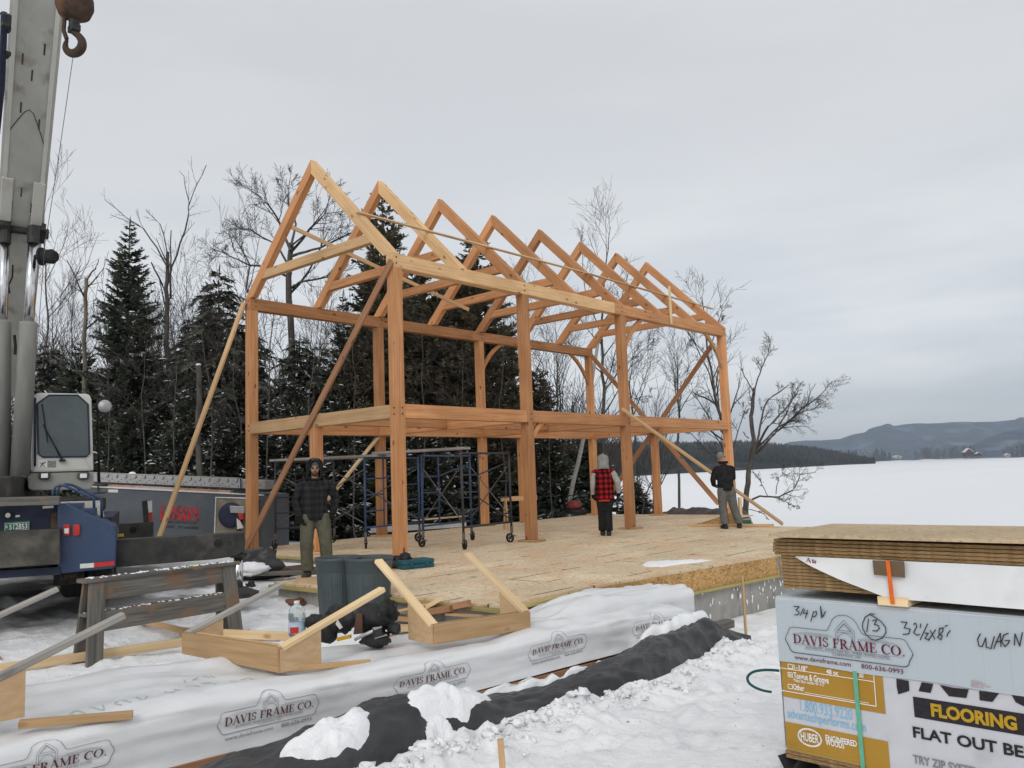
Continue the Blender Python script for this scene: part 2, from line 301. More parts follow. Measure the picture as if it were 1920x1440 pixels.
def gz(x, y, det=True):
    z = gz0(x, y)
    f = sst(-4.5, 3.5, shore(x, y)); z = z * (1 - f) + (LAKE - 0.35) * f
    if det and -8 < x < 18 and -16 < y < 10:
        bl_ = min(.45, abs(fbm(x * 3.6, y * 3.6, 4, 2))) - .2; b2_ = min(.4, abs(fbm(x * 9, y * 9, 8, 1))) - .15
        q = 0.025 * fbm(x * 1.1, y * 1.1, 3, 4) + 0.04 * bl_ + .016 * b2_ + .006 * fbm(x * 14, y * 14, 2, 2)
        v_ = fbm(x * 2.1, y * 2.1, 20, 3); q += 0.06 * max(0, v_ - 0.15) * (1 + 2 * bl_)
        z += q * (1 if x > 1.5 or y < -3.2 else 0.7)
        # cloddy snow shovelled against the tarp covered pile
        xt = 6.80 + 0.085 * (y + 5.5) - .36 * sst(-3.2, -.8, y) + .06 * fbm(y * 2.2, 0, 3, 3)
        if -9 < y < 0.4: z += max(0, .085 + .16 * bl_ + .05 * b2_ + .06 * fbm(y * 1.3, 2, 1, 2)) * math.exp(-((x - xt) / (.22 if x < xt else .5)) ** 2) * sst(-.2, -.9, y)
    elif det: z += 0.08 * fbm(x * .35, y * .35, 3, 3)
    return z
def axis(a, b, fa, fb, fine):
    out = []; t = fa
    while t <= fb: out.append(t); t += fine
    st = fine; t = fb
    while t < b: st *= 1.22; t += st; out.append(min(t, b))
    st = fine; t = fa; pre = []
    while t > a: st *= 1.22; t -= st; pre.append(max(t, a))
    return pre[::-1] + out
xs = axis(-120, 60, 0.5, 11.2, 0.042); ys = axis(-60, 90, -8.0, 1.2, 0.042)
m = MB(); nx, ny = len(xs), len(ys)
m.v = [(x, y, gz(x, y)) for y in ys for x in xs]
# boot prints trodden into it
import bisect
for k in range(150):
    fx, fy = rnd.uniform(2.5, 10.8), rnd.uniform(-7.5, 1.0); 
    if k < 90: fx, fy = rnd.uniform(6.9, 9.6), rnd.uniform(-6.8, .6)
    fa = rnd.uniform(0, 3.14); ca, sa = math.cos(fa), math.sin(fa); dp = rnd.uniform(.015, .045)
    for j in range(bisect.bisect(ys, fy - .24), bisect.bisect(ys, fy + .24)):
        for i in range(bisect.bisect(xs, fx - .24), bisect.bisect(xs, fx + .24)):
            u, v = (xs[i] - fx) * ca + (ys[j] - fy) * sa, -(xs[i] - fx) * sa + (ys[j] - fy) * ca
            e_ = (u / .15) ** 2 + (v / .065) ** 2; p_ = m.v[j * nx + i]
            if e_ < 2.6: m.v[j * nx + i] = (p_[0], p_[1], p_[2] - dp * (1 - sst(.5, 1.3, e_)) + dp * .3 * math.exp(-((e_ - 1.8) / .5) ** 2))
m.f = [(j * nx + i, j * nx + i + 1, (j + 1) * nx + i + 1, (j + 1) * nx + i) for j in range(ny - 1) for i in range(nx - 1)]; m.mi = [0] * len(m.f)
# yard and lake bed are snow; trampled gravel shows where the crane drove
def groundmat():
    m_, t, b, N, L = newmat('trampled_snow'); b.inputs['Roughness'].default_value = 0.65; b.inputs['Specular IOR Level'].default_value = 0.2
    co = N('ShaderNodeTexCoord'); n = N('ShaderNodeTexNoise'); n.inputs['Scale'].default_value = 1.4; n.inputs['Detail'].default_value = 8; L(co.outputs['Object'], n.inputs['Vector'])
    r = N('ShaderNodeValToRGB'); e_ = r.color_ramp.elements; e_[0].position = 0.3; e_[0].color = (0.80, 0.81, 0.825, 1); e_[1].position = 0.6; e_[1].color = (0.89, 0.893, 0.90, 1); L(n.outputs[0], r.inputs[0])
    # dirty scuffs
    n2 = N('ShaderNodeTexNoise'); n2.inputs['Scale'].default_value = 1.9; n2.inputs['Detail'].default_value = 9; n2.inputs['Roughness'].default_value = 0.72; L(co.outputs['Object'], n2.inputs['Vector'])
    r2 = N('ShaderNodeValToRGB'); r2.color_ramp.elements[0].position = 0.565; r2.color_ramp.elements[1].position = 0.75; L(n2.outputs[0], r2.inputs[0])
    q = N('ShaderNodeMath'); q.operation = 'MULTIPLY'; q.inputs[1].default_value = 0.75; L(r2.outputs[0], q.inputs[0])
    x1 = N('ShaderNodeMixRGB'); L(q.outputs[0], x1.inputs[0]); L(r.outputs[0], x1.inputs[1]); x1.inputs[2].default_value = (0.42, 0.36, 0.29, 1)
    # specks of soil and sawdust
    n4 = N('ShaderNodeTexNoise'); n4.inputs['Scale'].default_value = 22; n4.inputs['Detail'].default_value = 3; L(co.outputs['Object'], n4.inputs['Vector'])
    r4 = N('ShaderNodeValToRGB'); r4.color_ramp.elements[0].position = 0.70; r4.color_ramp.elements[1].position = 0.76; L(n4.outputs[0], r4.inputs[0])
    x4 = N('ShaderNodeMixRGB'); L(r4.outputs[0], x4.inputs[0]); L(x1.outputs[0], x4.inputs[1]); x4.inputs[2].default_value = (0.32, 0.25, 0.18, 1)
    # packed wet gravel under the crane
    sp = N('ShaderNodeSeparateXYZ'); L(co.outputs['Object'], sp.inputs[0])
    ax_ = N('ShaderNodeMapRange'); ax_.inputs['From Min'].default_value = 1.6; ax_.inputs['From Max'].default_value = -1.0; L(sp.outputs[0], ax_.inputs['Value'])
    ay_ = N('ShaderNodeMapRange'); ay_.inputs['From Min'].default_value = -0.6; ay_.inputs['From Max'].default_value = -2.4; L(sp.outputs[1], ay_.inputs['Value'])
    mu = N('ShaderNodeMath'); mu.operation = 'MULTIPLY'; L(ax_.outputs[0], mu.inputs[0]); L(ay_.outputs[0], mu.inputs[1])
    lx_ = N('ShaderNodeMapRange'); lx_.inputs['From Min'].default_value = -16; lx_.inputs['From Max'].default_value = -11; L(sp.outputs[0], lx_.inputs['Value']); mu0 = mu; mu = N('ShaderNodeMath'); mu.operation = 'MULTIPLY'; L(mu0.outputs[0], mu.inputs[0]); L(lx_.outputs[0], mu.inputs[1])
    n3 = N('ShaderNodeTexNoise'); n3.inputs['Scale'].default_value = 0.8; n3.inputs['Detail'].default_value = 8; L(co.outputs['Object'], n3.inputs['Vector'])
    r3 = N('ShaderNodeMapRange'); r3.inputs['From Min'].default_value = 0.36; r3.inputs['From Max'].default_value = 0.5; L(n3.outputs[0], r3.inputs['Value'])
    m3 = N('ShaderNodeMath'); m3.operation = 'MULTIPLY'; L(mu.outputs[0], m3.inputs[0]); L(r3.outputs[0], m3.inputs[1])
    n5 = N('ShaderNodeTexNoise'); n5.inputs['Scale'].default_value = 30; L(co.outputs['Object'], n5.inputs['Vector'])
    r5 = N('ShaderNodeValToRGB'); r5.color_ramp.elements[0].color = (0.05, 0.05, 0.05, 1); r5.color_ramp.elements[1].color = (0.2, 0.2, 0.2, 1); L(n5.outputs[0], r5.inputs[0])
    x3 = N('ShaderNodeMixRGB'); L(m3.outputs[0], x3.inputs[0]); L(x4.outputs[0], x3.inputs[1]); L(r5.outputs[0], x3.inputs[2])
    L(x3.outputs[0], b.inputs['Base Color'])
    nb = N('ShaderNodeTexNoise'); nb.inputs['Scale'].default_value = 16; nb.inputs['Detail'].default_value = 10; nb.inputs['Roughness'].default_value = 0.7; L(co.outputs['Object'], nb.inputs['Vector'])
    bp = N('ShaderNodeBump'); bp.inputs['Strength'].default_value = 0.8; bp.inputs['Distance'].default_value = 0.03; L(nb.outputs[0], bp.inputs['Height']); L(bp.outputs[0], b.inputs['Normal'])
    return m_
g = m.build('snow_ground', groundmat(), smooth=True); tag(g, 'trampled snowy yard sloping down to the lake', kind='structure')
# frozen lake
m = MB(); S_ = 14000
m.add([(-S_, -60, LAKE), (S_, -60, LAKE), (S_, S_, LAKE), (-S_, S_, LAKE)], [(0, 1, 2, 3)])
LK = mat('lake_snow', (0.77, 0.78, 0.80), (0.84, 0.848, 0.86), 0.012, 0.7, 0, None, (1, .35, 1), detail=9, spec=0.1, lo=.3, hi=.7)
tag(m.build('frozen_lake', LK), 'wide frozen lake covered in smooth snow', kind='structure')

# ================================================================ house foundation and subfloor deck
W_, L_, T_ = 5.016, 12.57, 0.2
Y2, Y3 = 3.53, 7.17
dk = thing('house_platform', (0, 0, 0), 'concrete foundation carrying a broad pale strand board floor under the timber frame', 'foundation')
poly = [(-5.25, -.3), (.62, -.3), (.72, -2.93), (5.08, -2.93), (5.03, -1.3), (5.5, 2.84), (6.1, 8.7), (.35, 8.7), (.35, 12.85), (-5.25, 12.85)]
def slab(name, p, z0, z1, mt, inset=0.0):
    m = MB(); m.prism([V((x, y, z0)) for x, y in p], (0, 0, z1 - z0)); return m.build(name, mt, dk)
slab('subfloor', poly, -.03, 0, DECK)
m = MB()      # strand board rim along the right side
m.bar((5.03, -1.3, -.165), (6.1, 8.7, -.165), .05, .265)
m.build('rim_board', OSB, dk, W=frame_m((5.03, -1.3, -.165), (1.07, 10, 0)))
timber('sill_plate', (5.05, -1.3, -.32), (6.12, 8.7, -.32), .11, .042, SILL, dk)
timber('sill_plate', (.7, -2.955, -.052), (5.1, -2.955, -.052), .1, .042, SILL, dk)
timber('sill_plate', (5.075, -2.9, -.05), (5.03, -1.32, -.05), .1, .042, SILL, dk)
timber('sill_plate', (-5.25, -.3, -.052), (.6, -.3, -.052), .1, .042, SILL, dk)
m = MB()
cp = [(-5.2, -.27), (.66, -.27), (.76, -2.88), (5.04, -2.88), (4.99, -1.3), (5.46, 2.84), (6.05, 8.65), (.3, 8.65), (.3, 12.8), (-5.2, 12.8)]
nC = len(cp)
for i in range(nC):
    a, b = cp[i], cp[(i + 1) % nC]; zt = -.343 if i in (4, 5) else -.074
    m.add([(a[0], a[1], -1.6), (b[0], b[1], -1.6), (b[0], b[1], zt), (a[0], a[1], zt)], [(0, 1, 2, 3)])
m.build('concrete_wall', CONC, dk)
for y in (.8, 2.2, 5.0):      # form seams on the concrete
    x = 4.99 + .1135 * (y + 1.3) + .004
    m = MB(); m.bar((x, y, -1.2), (x, y, -.36), .012, .012); m.build('form_seam', CONC, dk)
# snow thrown onto the wall face: small splats
m = MB()
for i in range(60):
    y = rnd.uniform(-.2, 3.6); z = -.36 - abs(rnd.gauss(0, .2)); x = 4.99 + .1135 * (y + 1.3) + .005; r_ = rnd.uniform(.008, .045)
    if z < -.85: continue
    n_ = 7; vs = [V((x + .1135 * 0, y, z)) + V((0.012, 0, 0))] + [V((x, y + r_ * rnd.uniform(.3, 1) * math.cos(2 * math.pi * k / n_), z + r_ * rnd.uniform(.4, 1.5) * math.sin(2 * math.pi * k / n_))) for k in range(n_)]
    m.add(vs, [(0, 1 + k, 1 + (k + 1) % n_) for k in range(n_)])
o = m.build('snow_splatter', SNOWC, dk); o['kind'] = 'stuff'
# thin drift of snow lying on the deck
def patch(name, pts, z, h, mt, label, cat, rough=0.25, seed=0):
    """low mound with a ragged outline inside polygon pts (world xy)"""
    m = MB(); n = len(pts); cx = sum(p[0] for p in pts) / n; cy = sum(p[1] for p in pts) / n
    K = 64; ring = []
    for k in range(K):
        t = k / K * n; i = int(t); f = t - i; a, b = pts[i % n], pts[(i + 1) % n]
        x, y = a[0] + (b[0] - a[0]) * f, a[1] + (b[1] - a[1]) * f
        s_ = 1 + rough * fbm(x * 4 + seed, y * 4, seed, 3); ring.append((cx + (x - cx) * s_, cy + (y - cy) * s_))
    vs = []; Q = 8
    for q in range(Q + 1):
        s_ = 1 - q / Q
        for x, y in ring:
            X, Y = cx + (x - cx) * s_, cy + (y - cy) * s_; zz = z(X, Y) if callable(z) else z
            prof = math.sqrt(max(0, 1 - s_ ** 2.2))
            vs.append((X, Y, zz + h * prof * (1 + .5 * fbm(X * 9, Y * 9, seed, 4)) - (.004 if q == 0 else 0)))
    m.add(vs, [(q * K + k, q * K + (k + 1) % K, (q + 1) * K + (k + 1) % K, (q + 1) * K + k) for q in range(Q) for k in range(K)])
    o = m.build(name, mt, smooth=True); return tag(o, label, cat)
patch('snow_patch', [atz(1195, 1062, 0)[:2], atz(1215, 1054, 0)[:2], atz(1300, 1051, 0)[:2], atz(1345, 1050, 0)[:2], atz(1290, 1057, 0)[:2], atz(1230, 1064, 0)[:2]], 0, .03, SNOWC, 'thin white streak of snow lying near the right edge of the wooden deck', 'snow', .3, 3)

# ================================================================ timber frame
fr = thing('house_skeleton', (0, 0, 0), 'tall two storey post and beam house frame of raw fir timbers, still open', 'timber frame')
HE, PD, HG, GD = 5.434, .26, 2.707, .25
G = 0.004
xn, xb = -T_ / 2, -W_ + T_ / 2
ybs = [T_ / 2, Y2 + T_ / 2, Y3 + T_ / 2, L_ - T_ / 2]
for y in ybs:
    for x in (xn, xb):
        timber('post', (x, y, .045), (x, y, HE - PD), T_, T_, FIR, fr, up=(0, 1, 0), ch=.008)
    xm = -W_ / 2 - .05
    if y in (ybs[0], ybs[3]): timber('post', (xm, y, .045), (xm, y, HG - GD - .002), T_ - .01, T_ - .01, FIR, fr, up=(0, 1, 0), ch=.008)
timber('post', (xb + .02, 8.9, .0), (xb + .02, 8.9, HG - GD - .002), T_ - .02, T_ - .02, FIR, fr, up=(0, 1, 0), ch=.008)
# long plates at the eaves, in two lengths with a scarf near the third post
ysc = Y3 - .25
for x in (xn, xb):
    timber('plate', (x, -.003, HE - PD / 2), (x, ysc - .002, HE - PD / 2), T_ + .006, PD, FIRP if x == xn else FIR, fr, ch=.008)
    timber('plate', (x, ysc + .002, HE - PD / 2), (x, L_ + .003, HE - PD / 2), T_ + .006, PD, FIR, fr, ch=.008)
# floor girts: long sides between posts, across each bent, and the summer beam
for x in (xn, xb):
    for a, b in zip(ybs[:-1], ybs[1:]):
        timber('girt', (x, a + T_ / 2 + .001, HG - GD / 2), (x, b - T_ / 2 - .001, HG - GD / 2), T_ - .012, GD, FIR, fr)
for y in ybs:
    timber('girt', (xb + T_ / 2 + .001, y, HG - GD / 2 - .003), (xn - T_ / 2 - .001, y, HG - GD / 2 - .003), T_ - .014, GD - .006, FIRP if y == ybs[0] else FIR, fr)
for a, b in zip(ybs[:-1], ybs[1:]):
    timber('summer_beam', (-W_ / 2, a + T_ / 2, HG - .11), (-W_ / 2, b - T_ / 2, HG - .11), .18, .2, FIR, fr)
# eight rafter pairs with collar ties
ty = [0.0, 1.74, 3.54, 5.36, 7.19, 9.0, 10.79, 12.44]
RT_ = .145; RD = .21; HP = 7.895; zc = 5.86
run = W_ / 2; rise = HP - HE - .02; sl_ = math.hypot(run, rise); dz = RD * sl_ / run
for i, y in enumerate(ty):
    y0 = y if i else -.002
    for s in (1, -1):
        xf = 0.0 if s > 0 else -W_
        foot = V((xf - s * .002, y0, HE + .001)); apex = V((-run + s * .0015, y0, HP))
        # plumb cut at ridge, level seat on the plate
        poly_ = [foot, apex, V((apex.x, y0, HP - dz)), V((foot.x - s * (run / rise) * dz, y0, HE + .001))]
        poly_[3] = V((foot.x - s * (dz * run / rise), y0, HE + .001))
        m = MB(); m.prism(poly_, (0, RT_, 0))
        m.build('rafter', FIRP if (s > 0 and i < 2) else FIR, fr, W=frame_m(foot, apex - foot, (0, 1, 0)), bevel=.006)
    # collar tie between the rafters' inner edges
    f_ = (zc - HE) / rise; xl = -W_ + run * f_ + dz * run / rise * .55; xr = -run * f_ - dz * run / rise * .55
    timber('collar_tie', (xl - .06, y0 + RT_ / 2, zc), (xr + .06, y0 + RT_ / 2, zc), RT_ - .012, .19, FIRP if i == 0 else FIR, fr)
# curved knee braces
def knee(corner, hd, leg, mt=FIR, th=.075):
    """curved brace from a post (down) to the beam (along hd), corner at the inner meeting point"""
    c = V(corner); hd = V(hd).normalized(); dn = V((0, 0, -1)); n = 9; d = .15; out = []; inn = []
    for i in range(n):
        t = i / (n - 1); P = c + hd * leg * (1 - t) + dn * leg * t
        bow = (hd + dn).normalized() * (-.11 * leg * 4 * t * (1 - t))
        out.append(P + bow); inn.append(P + bow * .9 - (hd + dn).normalized() * (d * .7))
    P0 = [c + hd * (leg + .0)] ; q = out + [c + dn * (leg - .18)] + inn[::-1][1:-1] + [c + hd * (leg - .18)]
    side = hd.cross(dn).normalized()
    m = MB(); m.prism([p - side * th / 2 for p in q], side * th)
    return m.build('knee_brace', mt, fr, W=frame_m(c, hd - dn, side))
zb = HE - PD - .001
knee((xn, ybs[2] + T_ / 2, zb), (0, 1, 0), .95); knee((xn, ybs[3] - T_ / 2, zb), (0, -1, 0), .95, FIRP)
knee((xb, ybs[2] + T_ / 2, zb), (0, 1, 0), .9); knee((xb, ybs[3] - T_ / 2, zb), (0, -1, 0), .95)
knee((xn, ybs[1] + T_ / 2, HG - GD - .001), (0, 1, 0), .45)
# oak pegs at the joints
OAKP = mat('oak_peg', (.10, .045, .02), (.16, .075, .035), 30, .7)
def peg(p, ax): q = MB(); q.lathe([(0, .012), (.015, .011), (.016, 0)], p, ax, 10); q.build('peg', OAKP, fr)
for y in ybs:
    for dz_ in (.07, .18): peg((0, y + .03, HG - dz_), (1, 0, 0)); peg((0.004, y - .04, HE - dz_), (1, 0, 0)); peg((xb + T_ / 2 + .002, y + .04, HE - dz_), (1, 0, 0))
for x in (xn, xb):
    for dz_ in (.07, .18): peg((x + .03, 0, HG - dz_), (0, -1, 0)); peg((x - .04, Y2, HG - dz_), (0, -1, 0))
# bearing blocks under the posts
bb = MB()
for y in ybs:
    for x in (xn, xb):
        timber('bearing_block', (x - .26, y, .021), (x + .26, y, .021), .3, .04, TAN, fr)
    if y in (ybs[0], ybs[3]): timber('bearing_block', (-W_ / 2 - .3, y, .021), (-W_ / 2 + .2, y, .021), .28, .04, TAN, fr)
# temporary bracing: every board is a thing of its own
def board(name, a, b, wd, ht, mt, label, cat, group=None, up=(0, 0, 1), ch=.003):
    return tag(timber(name, a, b, wd, ht, mt, None, up, ch), label, cat, group)
board('brace_board', (-.02, -.03, 5.28), (-4.93, -.03, .06), .14, .04, BROWNB, 'long reddish brown diagonal brace across the front gable down to the left post', 'brace', 'temporary wind braces on the frame', up=(0, 1, 0))
bb_ = atz(278, 1050, -.12)
pp = at(283, 1040, 17.0); pp.z = -.08
board('brace_board', (-W_ + .02, -.04, 5.35), pp, .15, .042, TAN, 'long pale prop leaning from the left corner post down beside the grey trailer', 'brace', 'temporary wind braces on the frame', up=(0, 1, 0))
board('brace_board', (.03, Y3 - .2, 2.86), (2.90, 9.05, .03), .04, .14, TAN, 'pale plank leaning from the third post down across the deck to the right', 'brace', 'temporary wind braces on the frame', up=(0, 1, 0))
yf = L_ - T_ - .03
board('brace_board', (-4.72, yf, 5.2), (-.45, yf, .35), .14, .04, BROWNB, 'brown diagonal brace in the far bay falling towards the man in the black jacket', 'brace', 'temporary wind braces on the frame', up=(0, 1, 0))
board('brace_board', (-.25, yf - .06, 5.0), (-4.6, yf - .06, .2), .14, .04, BROWNB, 'brown diagonal brace in the far bay rising to the far right corner', 'brace', 'temporary wind braces on the frame', up=(0, 1, 0))
board('brace_board', (-5.0 + .13, 3.5, 2.4), (-4.87, 2.0, .95), .04, .12, PINE, 'short yellow brace board behind the bearded man, below the floor beams', 'brace', 'temporary wind braces on the frame', up=(1, 0, 0))
# slender brace seen through the first two rafter pairs
board('brace_board', (-3.73, .16, 6.88), (-3.35, 5.3, 5.6), .09, .03, TAN, 'narrow slanting board running inside the left roof slope between the first rafters', 'brace', 'temporary wind braces on the frame', up=(1, 0, 0))
# roof battens tacked across the rafters
xr_ = -.95; zr_ = HE + (-xr_) / run * rise + .035
board('roof_batten', (xr_, -.08, zr_ + .01), (xr_ - .03, 7.5, zr_ + .0), .09, .025, PINE, 'thin pale batten tacked across the first five rafters of the right slope', 'batten', 'battens tacked on the rafters')
board('roof_batten', (xr_ + .12, 6.9, zr_ - .06), (xr_ + .05, 13.6, zr_ - .12), .09, .025, PINE, 'thin pale batten tacked across the last rafters and running past the far gable', 'batten', 'battens tacked on the rafters')
p1 = hit(1259, 608, V((.03, 0, 0)), V((1, 0, 0)))
board('upright_board', (.03, p1.y, p1.z), (.03, p1.y, p1.z + 1.03), .09, .03, PINE, 'short white board standing upright against the right eaves beam', 'board', None, up=(1, 0, 0))
# ================================================================ printing
def text2d(s, size=1.0, bold=0.0, xs=1.0, sub=False):
    """flat outline text from the built in font: verts, tris with baseline at 0, starting at x = 0"""
    c = bpy.data.curves.new('t', 'FONT'); c.body = s; c.size = size; c.offset = bold; c.resolution_u = 3
    o = bpy.data.objects.new('t', c); me = bpy.data.meshes.new_from_object(o)
    v = [(p.co.x * xs, p.co.y) for p in me.vertices]; f = [tuple(p.vertices) for p in me.polygons]
    bpy.data.objects.remove(o); bpy.data.curves.remove(c); bpy.data.meshes.remove(me)
    return v, f
def fit(vf, x0, y0, x1=None, h=None):
    """scale text to run from x0 to x1, baseline y0, optional cap height h"""
    v, f = vf; a = min(p[0] for p in v); b = max(p[0] for p in v); t = max(p[1] for p in v)
    sx_ = (x1 - x0) / (b - a) if x1 is not None else None; sy = h / t if h else sx_
    if sx_ is None: sx_ = sy
    return [(x0 + (p[0] - a) * sx_, y0 + p[1] * sy) for p in v], f
def stroke(pts, w0, closed=False):
    n = len(pts); v = []; f = []
    for i in range(n if closed else n - 1):
        a, b = pts[i], pts[(i + 1) % n]; dx, dy = b[0] - a[0], b[1] - a[1]; l = math.hypot(dx, dy) or 1e-9
        w_ = w0 if not isinstance(w0, list) else w0[i]
        nx_, ny_ = -dy / l * w_ / 2, dx / l * w_ / 2; ex, ey = dx / l * w_ * .25, dy / l * w_ * .25
        k = len(v); v += [(a[0] + nx_ - ex, a[1] + ny_ - ey), (a[0] - nx_ - ex, a[1] - ny_ - ey), (b[0] - nx_ + ex, b[1] - ny_ + ey), (b[0] + nx_ + ex, b[1] + ny_ + ey)]
        f.append((k, k + 1, k + 2, k + 3))
    return v, f
def arc(cx, cy, rx, ry, a0, a1, n=10): return [(cx + rx * math.cos(R(a0 + (a1 - a0) * i / n)), cy + ry * math.sin(R(a0 + (a1 - a0) * i / n))) for i in range(n + 1)]
class Ink:
    def __init__(s): s.v = []; s.f = []; s.mi = []
    def add(s, vf, mi=0, M=lambda p: p):
        k = len(s.v); s.v += [M(p) for p in vf[0]]; s.f += [tuple(i + k for i in f) for f in vf[1]]; s.mi += [mi] * len(vf[1])
    def build(s, name, mats, parent, surf, label=None):
        """surf maps (x, y) of the print to a world point lying just over the printed face"""
        m = MB(); m.v = [tuple(surf(*p)) for p in s.v]; m.f = s.f; m.mi = s.mi
        me = bpy.data.meshes.new(name); P = wmat(parent).inverted(); me.from_pydata([P @ V(q) for q in m.v], [], m.f)
        for q in mats: me.materials.append(q)
        me.polygons.foreach_set('material_index', m.mi)
        o = bpy.data.objects.new(name, me); COL.objects.link(o); o.parent = parent
        if label: o['label'] = label
        return o
def ink(name, c, rough=0.7):
    return mat(name, c, tuple(min(1, q * 1.15 + .004) for q in c), 40, rough, spec=.15)
# roman capitals drawn as thick and thin strokes with serifs (cap height 1)
TK, TN = .15, .05
def serif(x, y, w_=.34): return ([(x - w_ / 2, y), (x + w_ / 2, y)], TN)
SER = {
 'D': (.78, [([(.17, 0), (.17, 1)], TK), serif(.15, .025, .3), serif(.15, .975, .3), ([(.17, .975)] + arc(.32, .5, .36, .475, 90, -90, 14) + [(.17, .025)], [TN, .05, .06, .08, .1, .12, .14, .15, .15, .14, .12, .1, .08, .06, .05, TN])]),
 'A': (.76, [([(.36, 1), (.66, .02)], TK), ([(.36, 1), (.1, .02)], TN), ([(.2, .36), (.56, .36)], TN), serif(.1, .025, .26), serif(.66, .025, .3)]),
 'V': (.74, [([(.1, .98), (.38, .0)], TK), ([(.38, 0), (.64, .98)], TN), serif(.1, .975, .3), serif(.64, .975, .26)]),
 'I': (.36, [([(.18, 0), (.18, 1)], TK), serif(.18, .025, .32), serif(.18, .975, .32)]),
 'S': (.56, [(arc(.28, .75, .2, .23, 20, 180, 8) + [(.12, .64), (.28, .53), (.44, .4)] + arc(.27, .26, .2, .24, 30, -160, 9), .085), ([(.47, .99), (.47, .74)], TN), ([(.07, .01), (.07, .28)], TN)]),
 'F': (.6, [([(.17, 0), (.17, 1)], TK), serif(.17, .025, .34), ([(.04, .975), (.56, .975)], TN), ([(.17, .52), (.44, .52)], TN), ([(.54, .99), (.54, .74)], TN), ([(.43, .64), (.43, .4)], TN)]),
 'R': (.74, [([(.17, 0), (.17, 1)], TK), serif(.16, .025, .32), ([(.04, .975), (.32, .975)] + arc(.34, .74, .19, .235, 90, -90, 8) + [(.17, .5)], [TN, TN, .07, .1, .13, .14, .13, .1, .07, TN, TN]), ([(.34, .5), (.64, .02)], TK), serif(.66, .025, .2)]),
 'M': (.98, [([(.16, 0), (.16, 1)], TN), ([(.14, .98), (.48, .04)], TK), ([(.48, .04), (.8, .98)], TN), ([(.82, 0), (.82, 1)], TK), serif(.16, .025, .26), serif(.82, .025, .32), serif(.1, .975, .2), serif(.86, .975, .24)]),
 'E': (.66, [([(.17, 0), (.17, 1)], TK), ([(.04, .975), (.56, .975)], TN), ([(.04, .025), (.6, .025)], TN), ([(.17, .52), (.44, .52)], TN), ([(.54, .99), (.54, .76)], TN), ([(.6, .01), (.58, .27)], TN), ([(.43, .64), (.43, .4)], TN)]),
 'C': (.74, [(arc(.42, .5, .34, .49, 42, 318, 18), [.05, .06, .07, .08, .1, .12, .14, .15, .15, .15, .15, .14, .12, .1, .08, .07, .06, .05]), ([(.67, .98), (.67, .7)], TN)]),
 'O': (.84, [(arc(.42, .5, .34, .49, 0, 360, 24), [.14, .14, .12, .09, .06, .05, .05, .06, .09, .12, .14, .15] * 2)]),
 'T': (.66, [([(.33, 0), (.33, 1)], TK), serif(.33, .025, .34), ([(.03, .975), (.63, .975)], TN), ([(.05, .99), (.05, .74)], TN), ([(.61, .99), (.61, .74)], TN)]),
 'N': (.8, [([(.14, 0), (.14, 1)], TN), ([(.12, .98), (.66, .0)], TK), ([(.66, 0), (.66, 1)], TN), serif(.14, .025, .26), serif(.1, .975, .2), serif(.66, .975, .26)]),
 'G': (.78, [(arc(.42, .5, .34, .49, 42, 300, 18), .11), ([(.66, .4), (.66, .06)], TK), serif(.64, .42, .3)]),
 'U': (.78, [([(.16, 1), (.16, .34)] + arc(.39, .3, .23, .28, 180, 360, 10) + [(.62, 1)], .09), ([(.16, 1), (.16, .34)], TK), serif(.16, .975, .32), serif(.62, .975, .26)]),
 'Y': (.72, [([(.08, .98), (.36, .45)], TK), ([(.36, .45), (.62, .98)], TN), ([(.36, .48), (.36, 0)], TK), serif(.36, .025, .32), serif(.08, .975, .28), serif(.62, .975, .24)]),
 'H': (.84, [([(.17, 0), (.17, 1)], TK), ([(.67, 0), (.67, 1)], TK), ([(.17, .5), (.67, .5)], TN)] + [serif(x, y, .32) for x in (.17, .67) for y in (.025, .975)]),
 '.': (.24, [([(.1, .06), (.2, .06)], .12)]), ' ': (.3, [])}
def roman(s, x0, x1, y0, h, fat=1.0):
    v = []; f = []; x = 0
    for ch in s:
        wd, st = SER[ch]
        for pts, w_ in st:
            a, b = stroke([(x + p[0], p[1]) for p in pts], [q * fat for q in w_] if isinstance(w_, list) else w_ * fat); k = len(v); v += a; f += [tuple(i + k for i in q) for q in b]
        x += wd + .04
    sc_ = (x1 - x0) / (x - .04)
    return [(x0 + p[0] * sc_, y0 + p[1] * h) for p in v], f
def seg(pts, n=6):
    """subdivide a polyline so that it can follow a wrinkled sheet"""
    out = []
    for a, b in zip(pts[:-1], pts[1:]):
        out += [(a[0] + (b[0] - a[0]) * i / n, a[1] + (b[1] - a[1]) * i / n) for i in range(n)]
    return out + [pts[-1]]
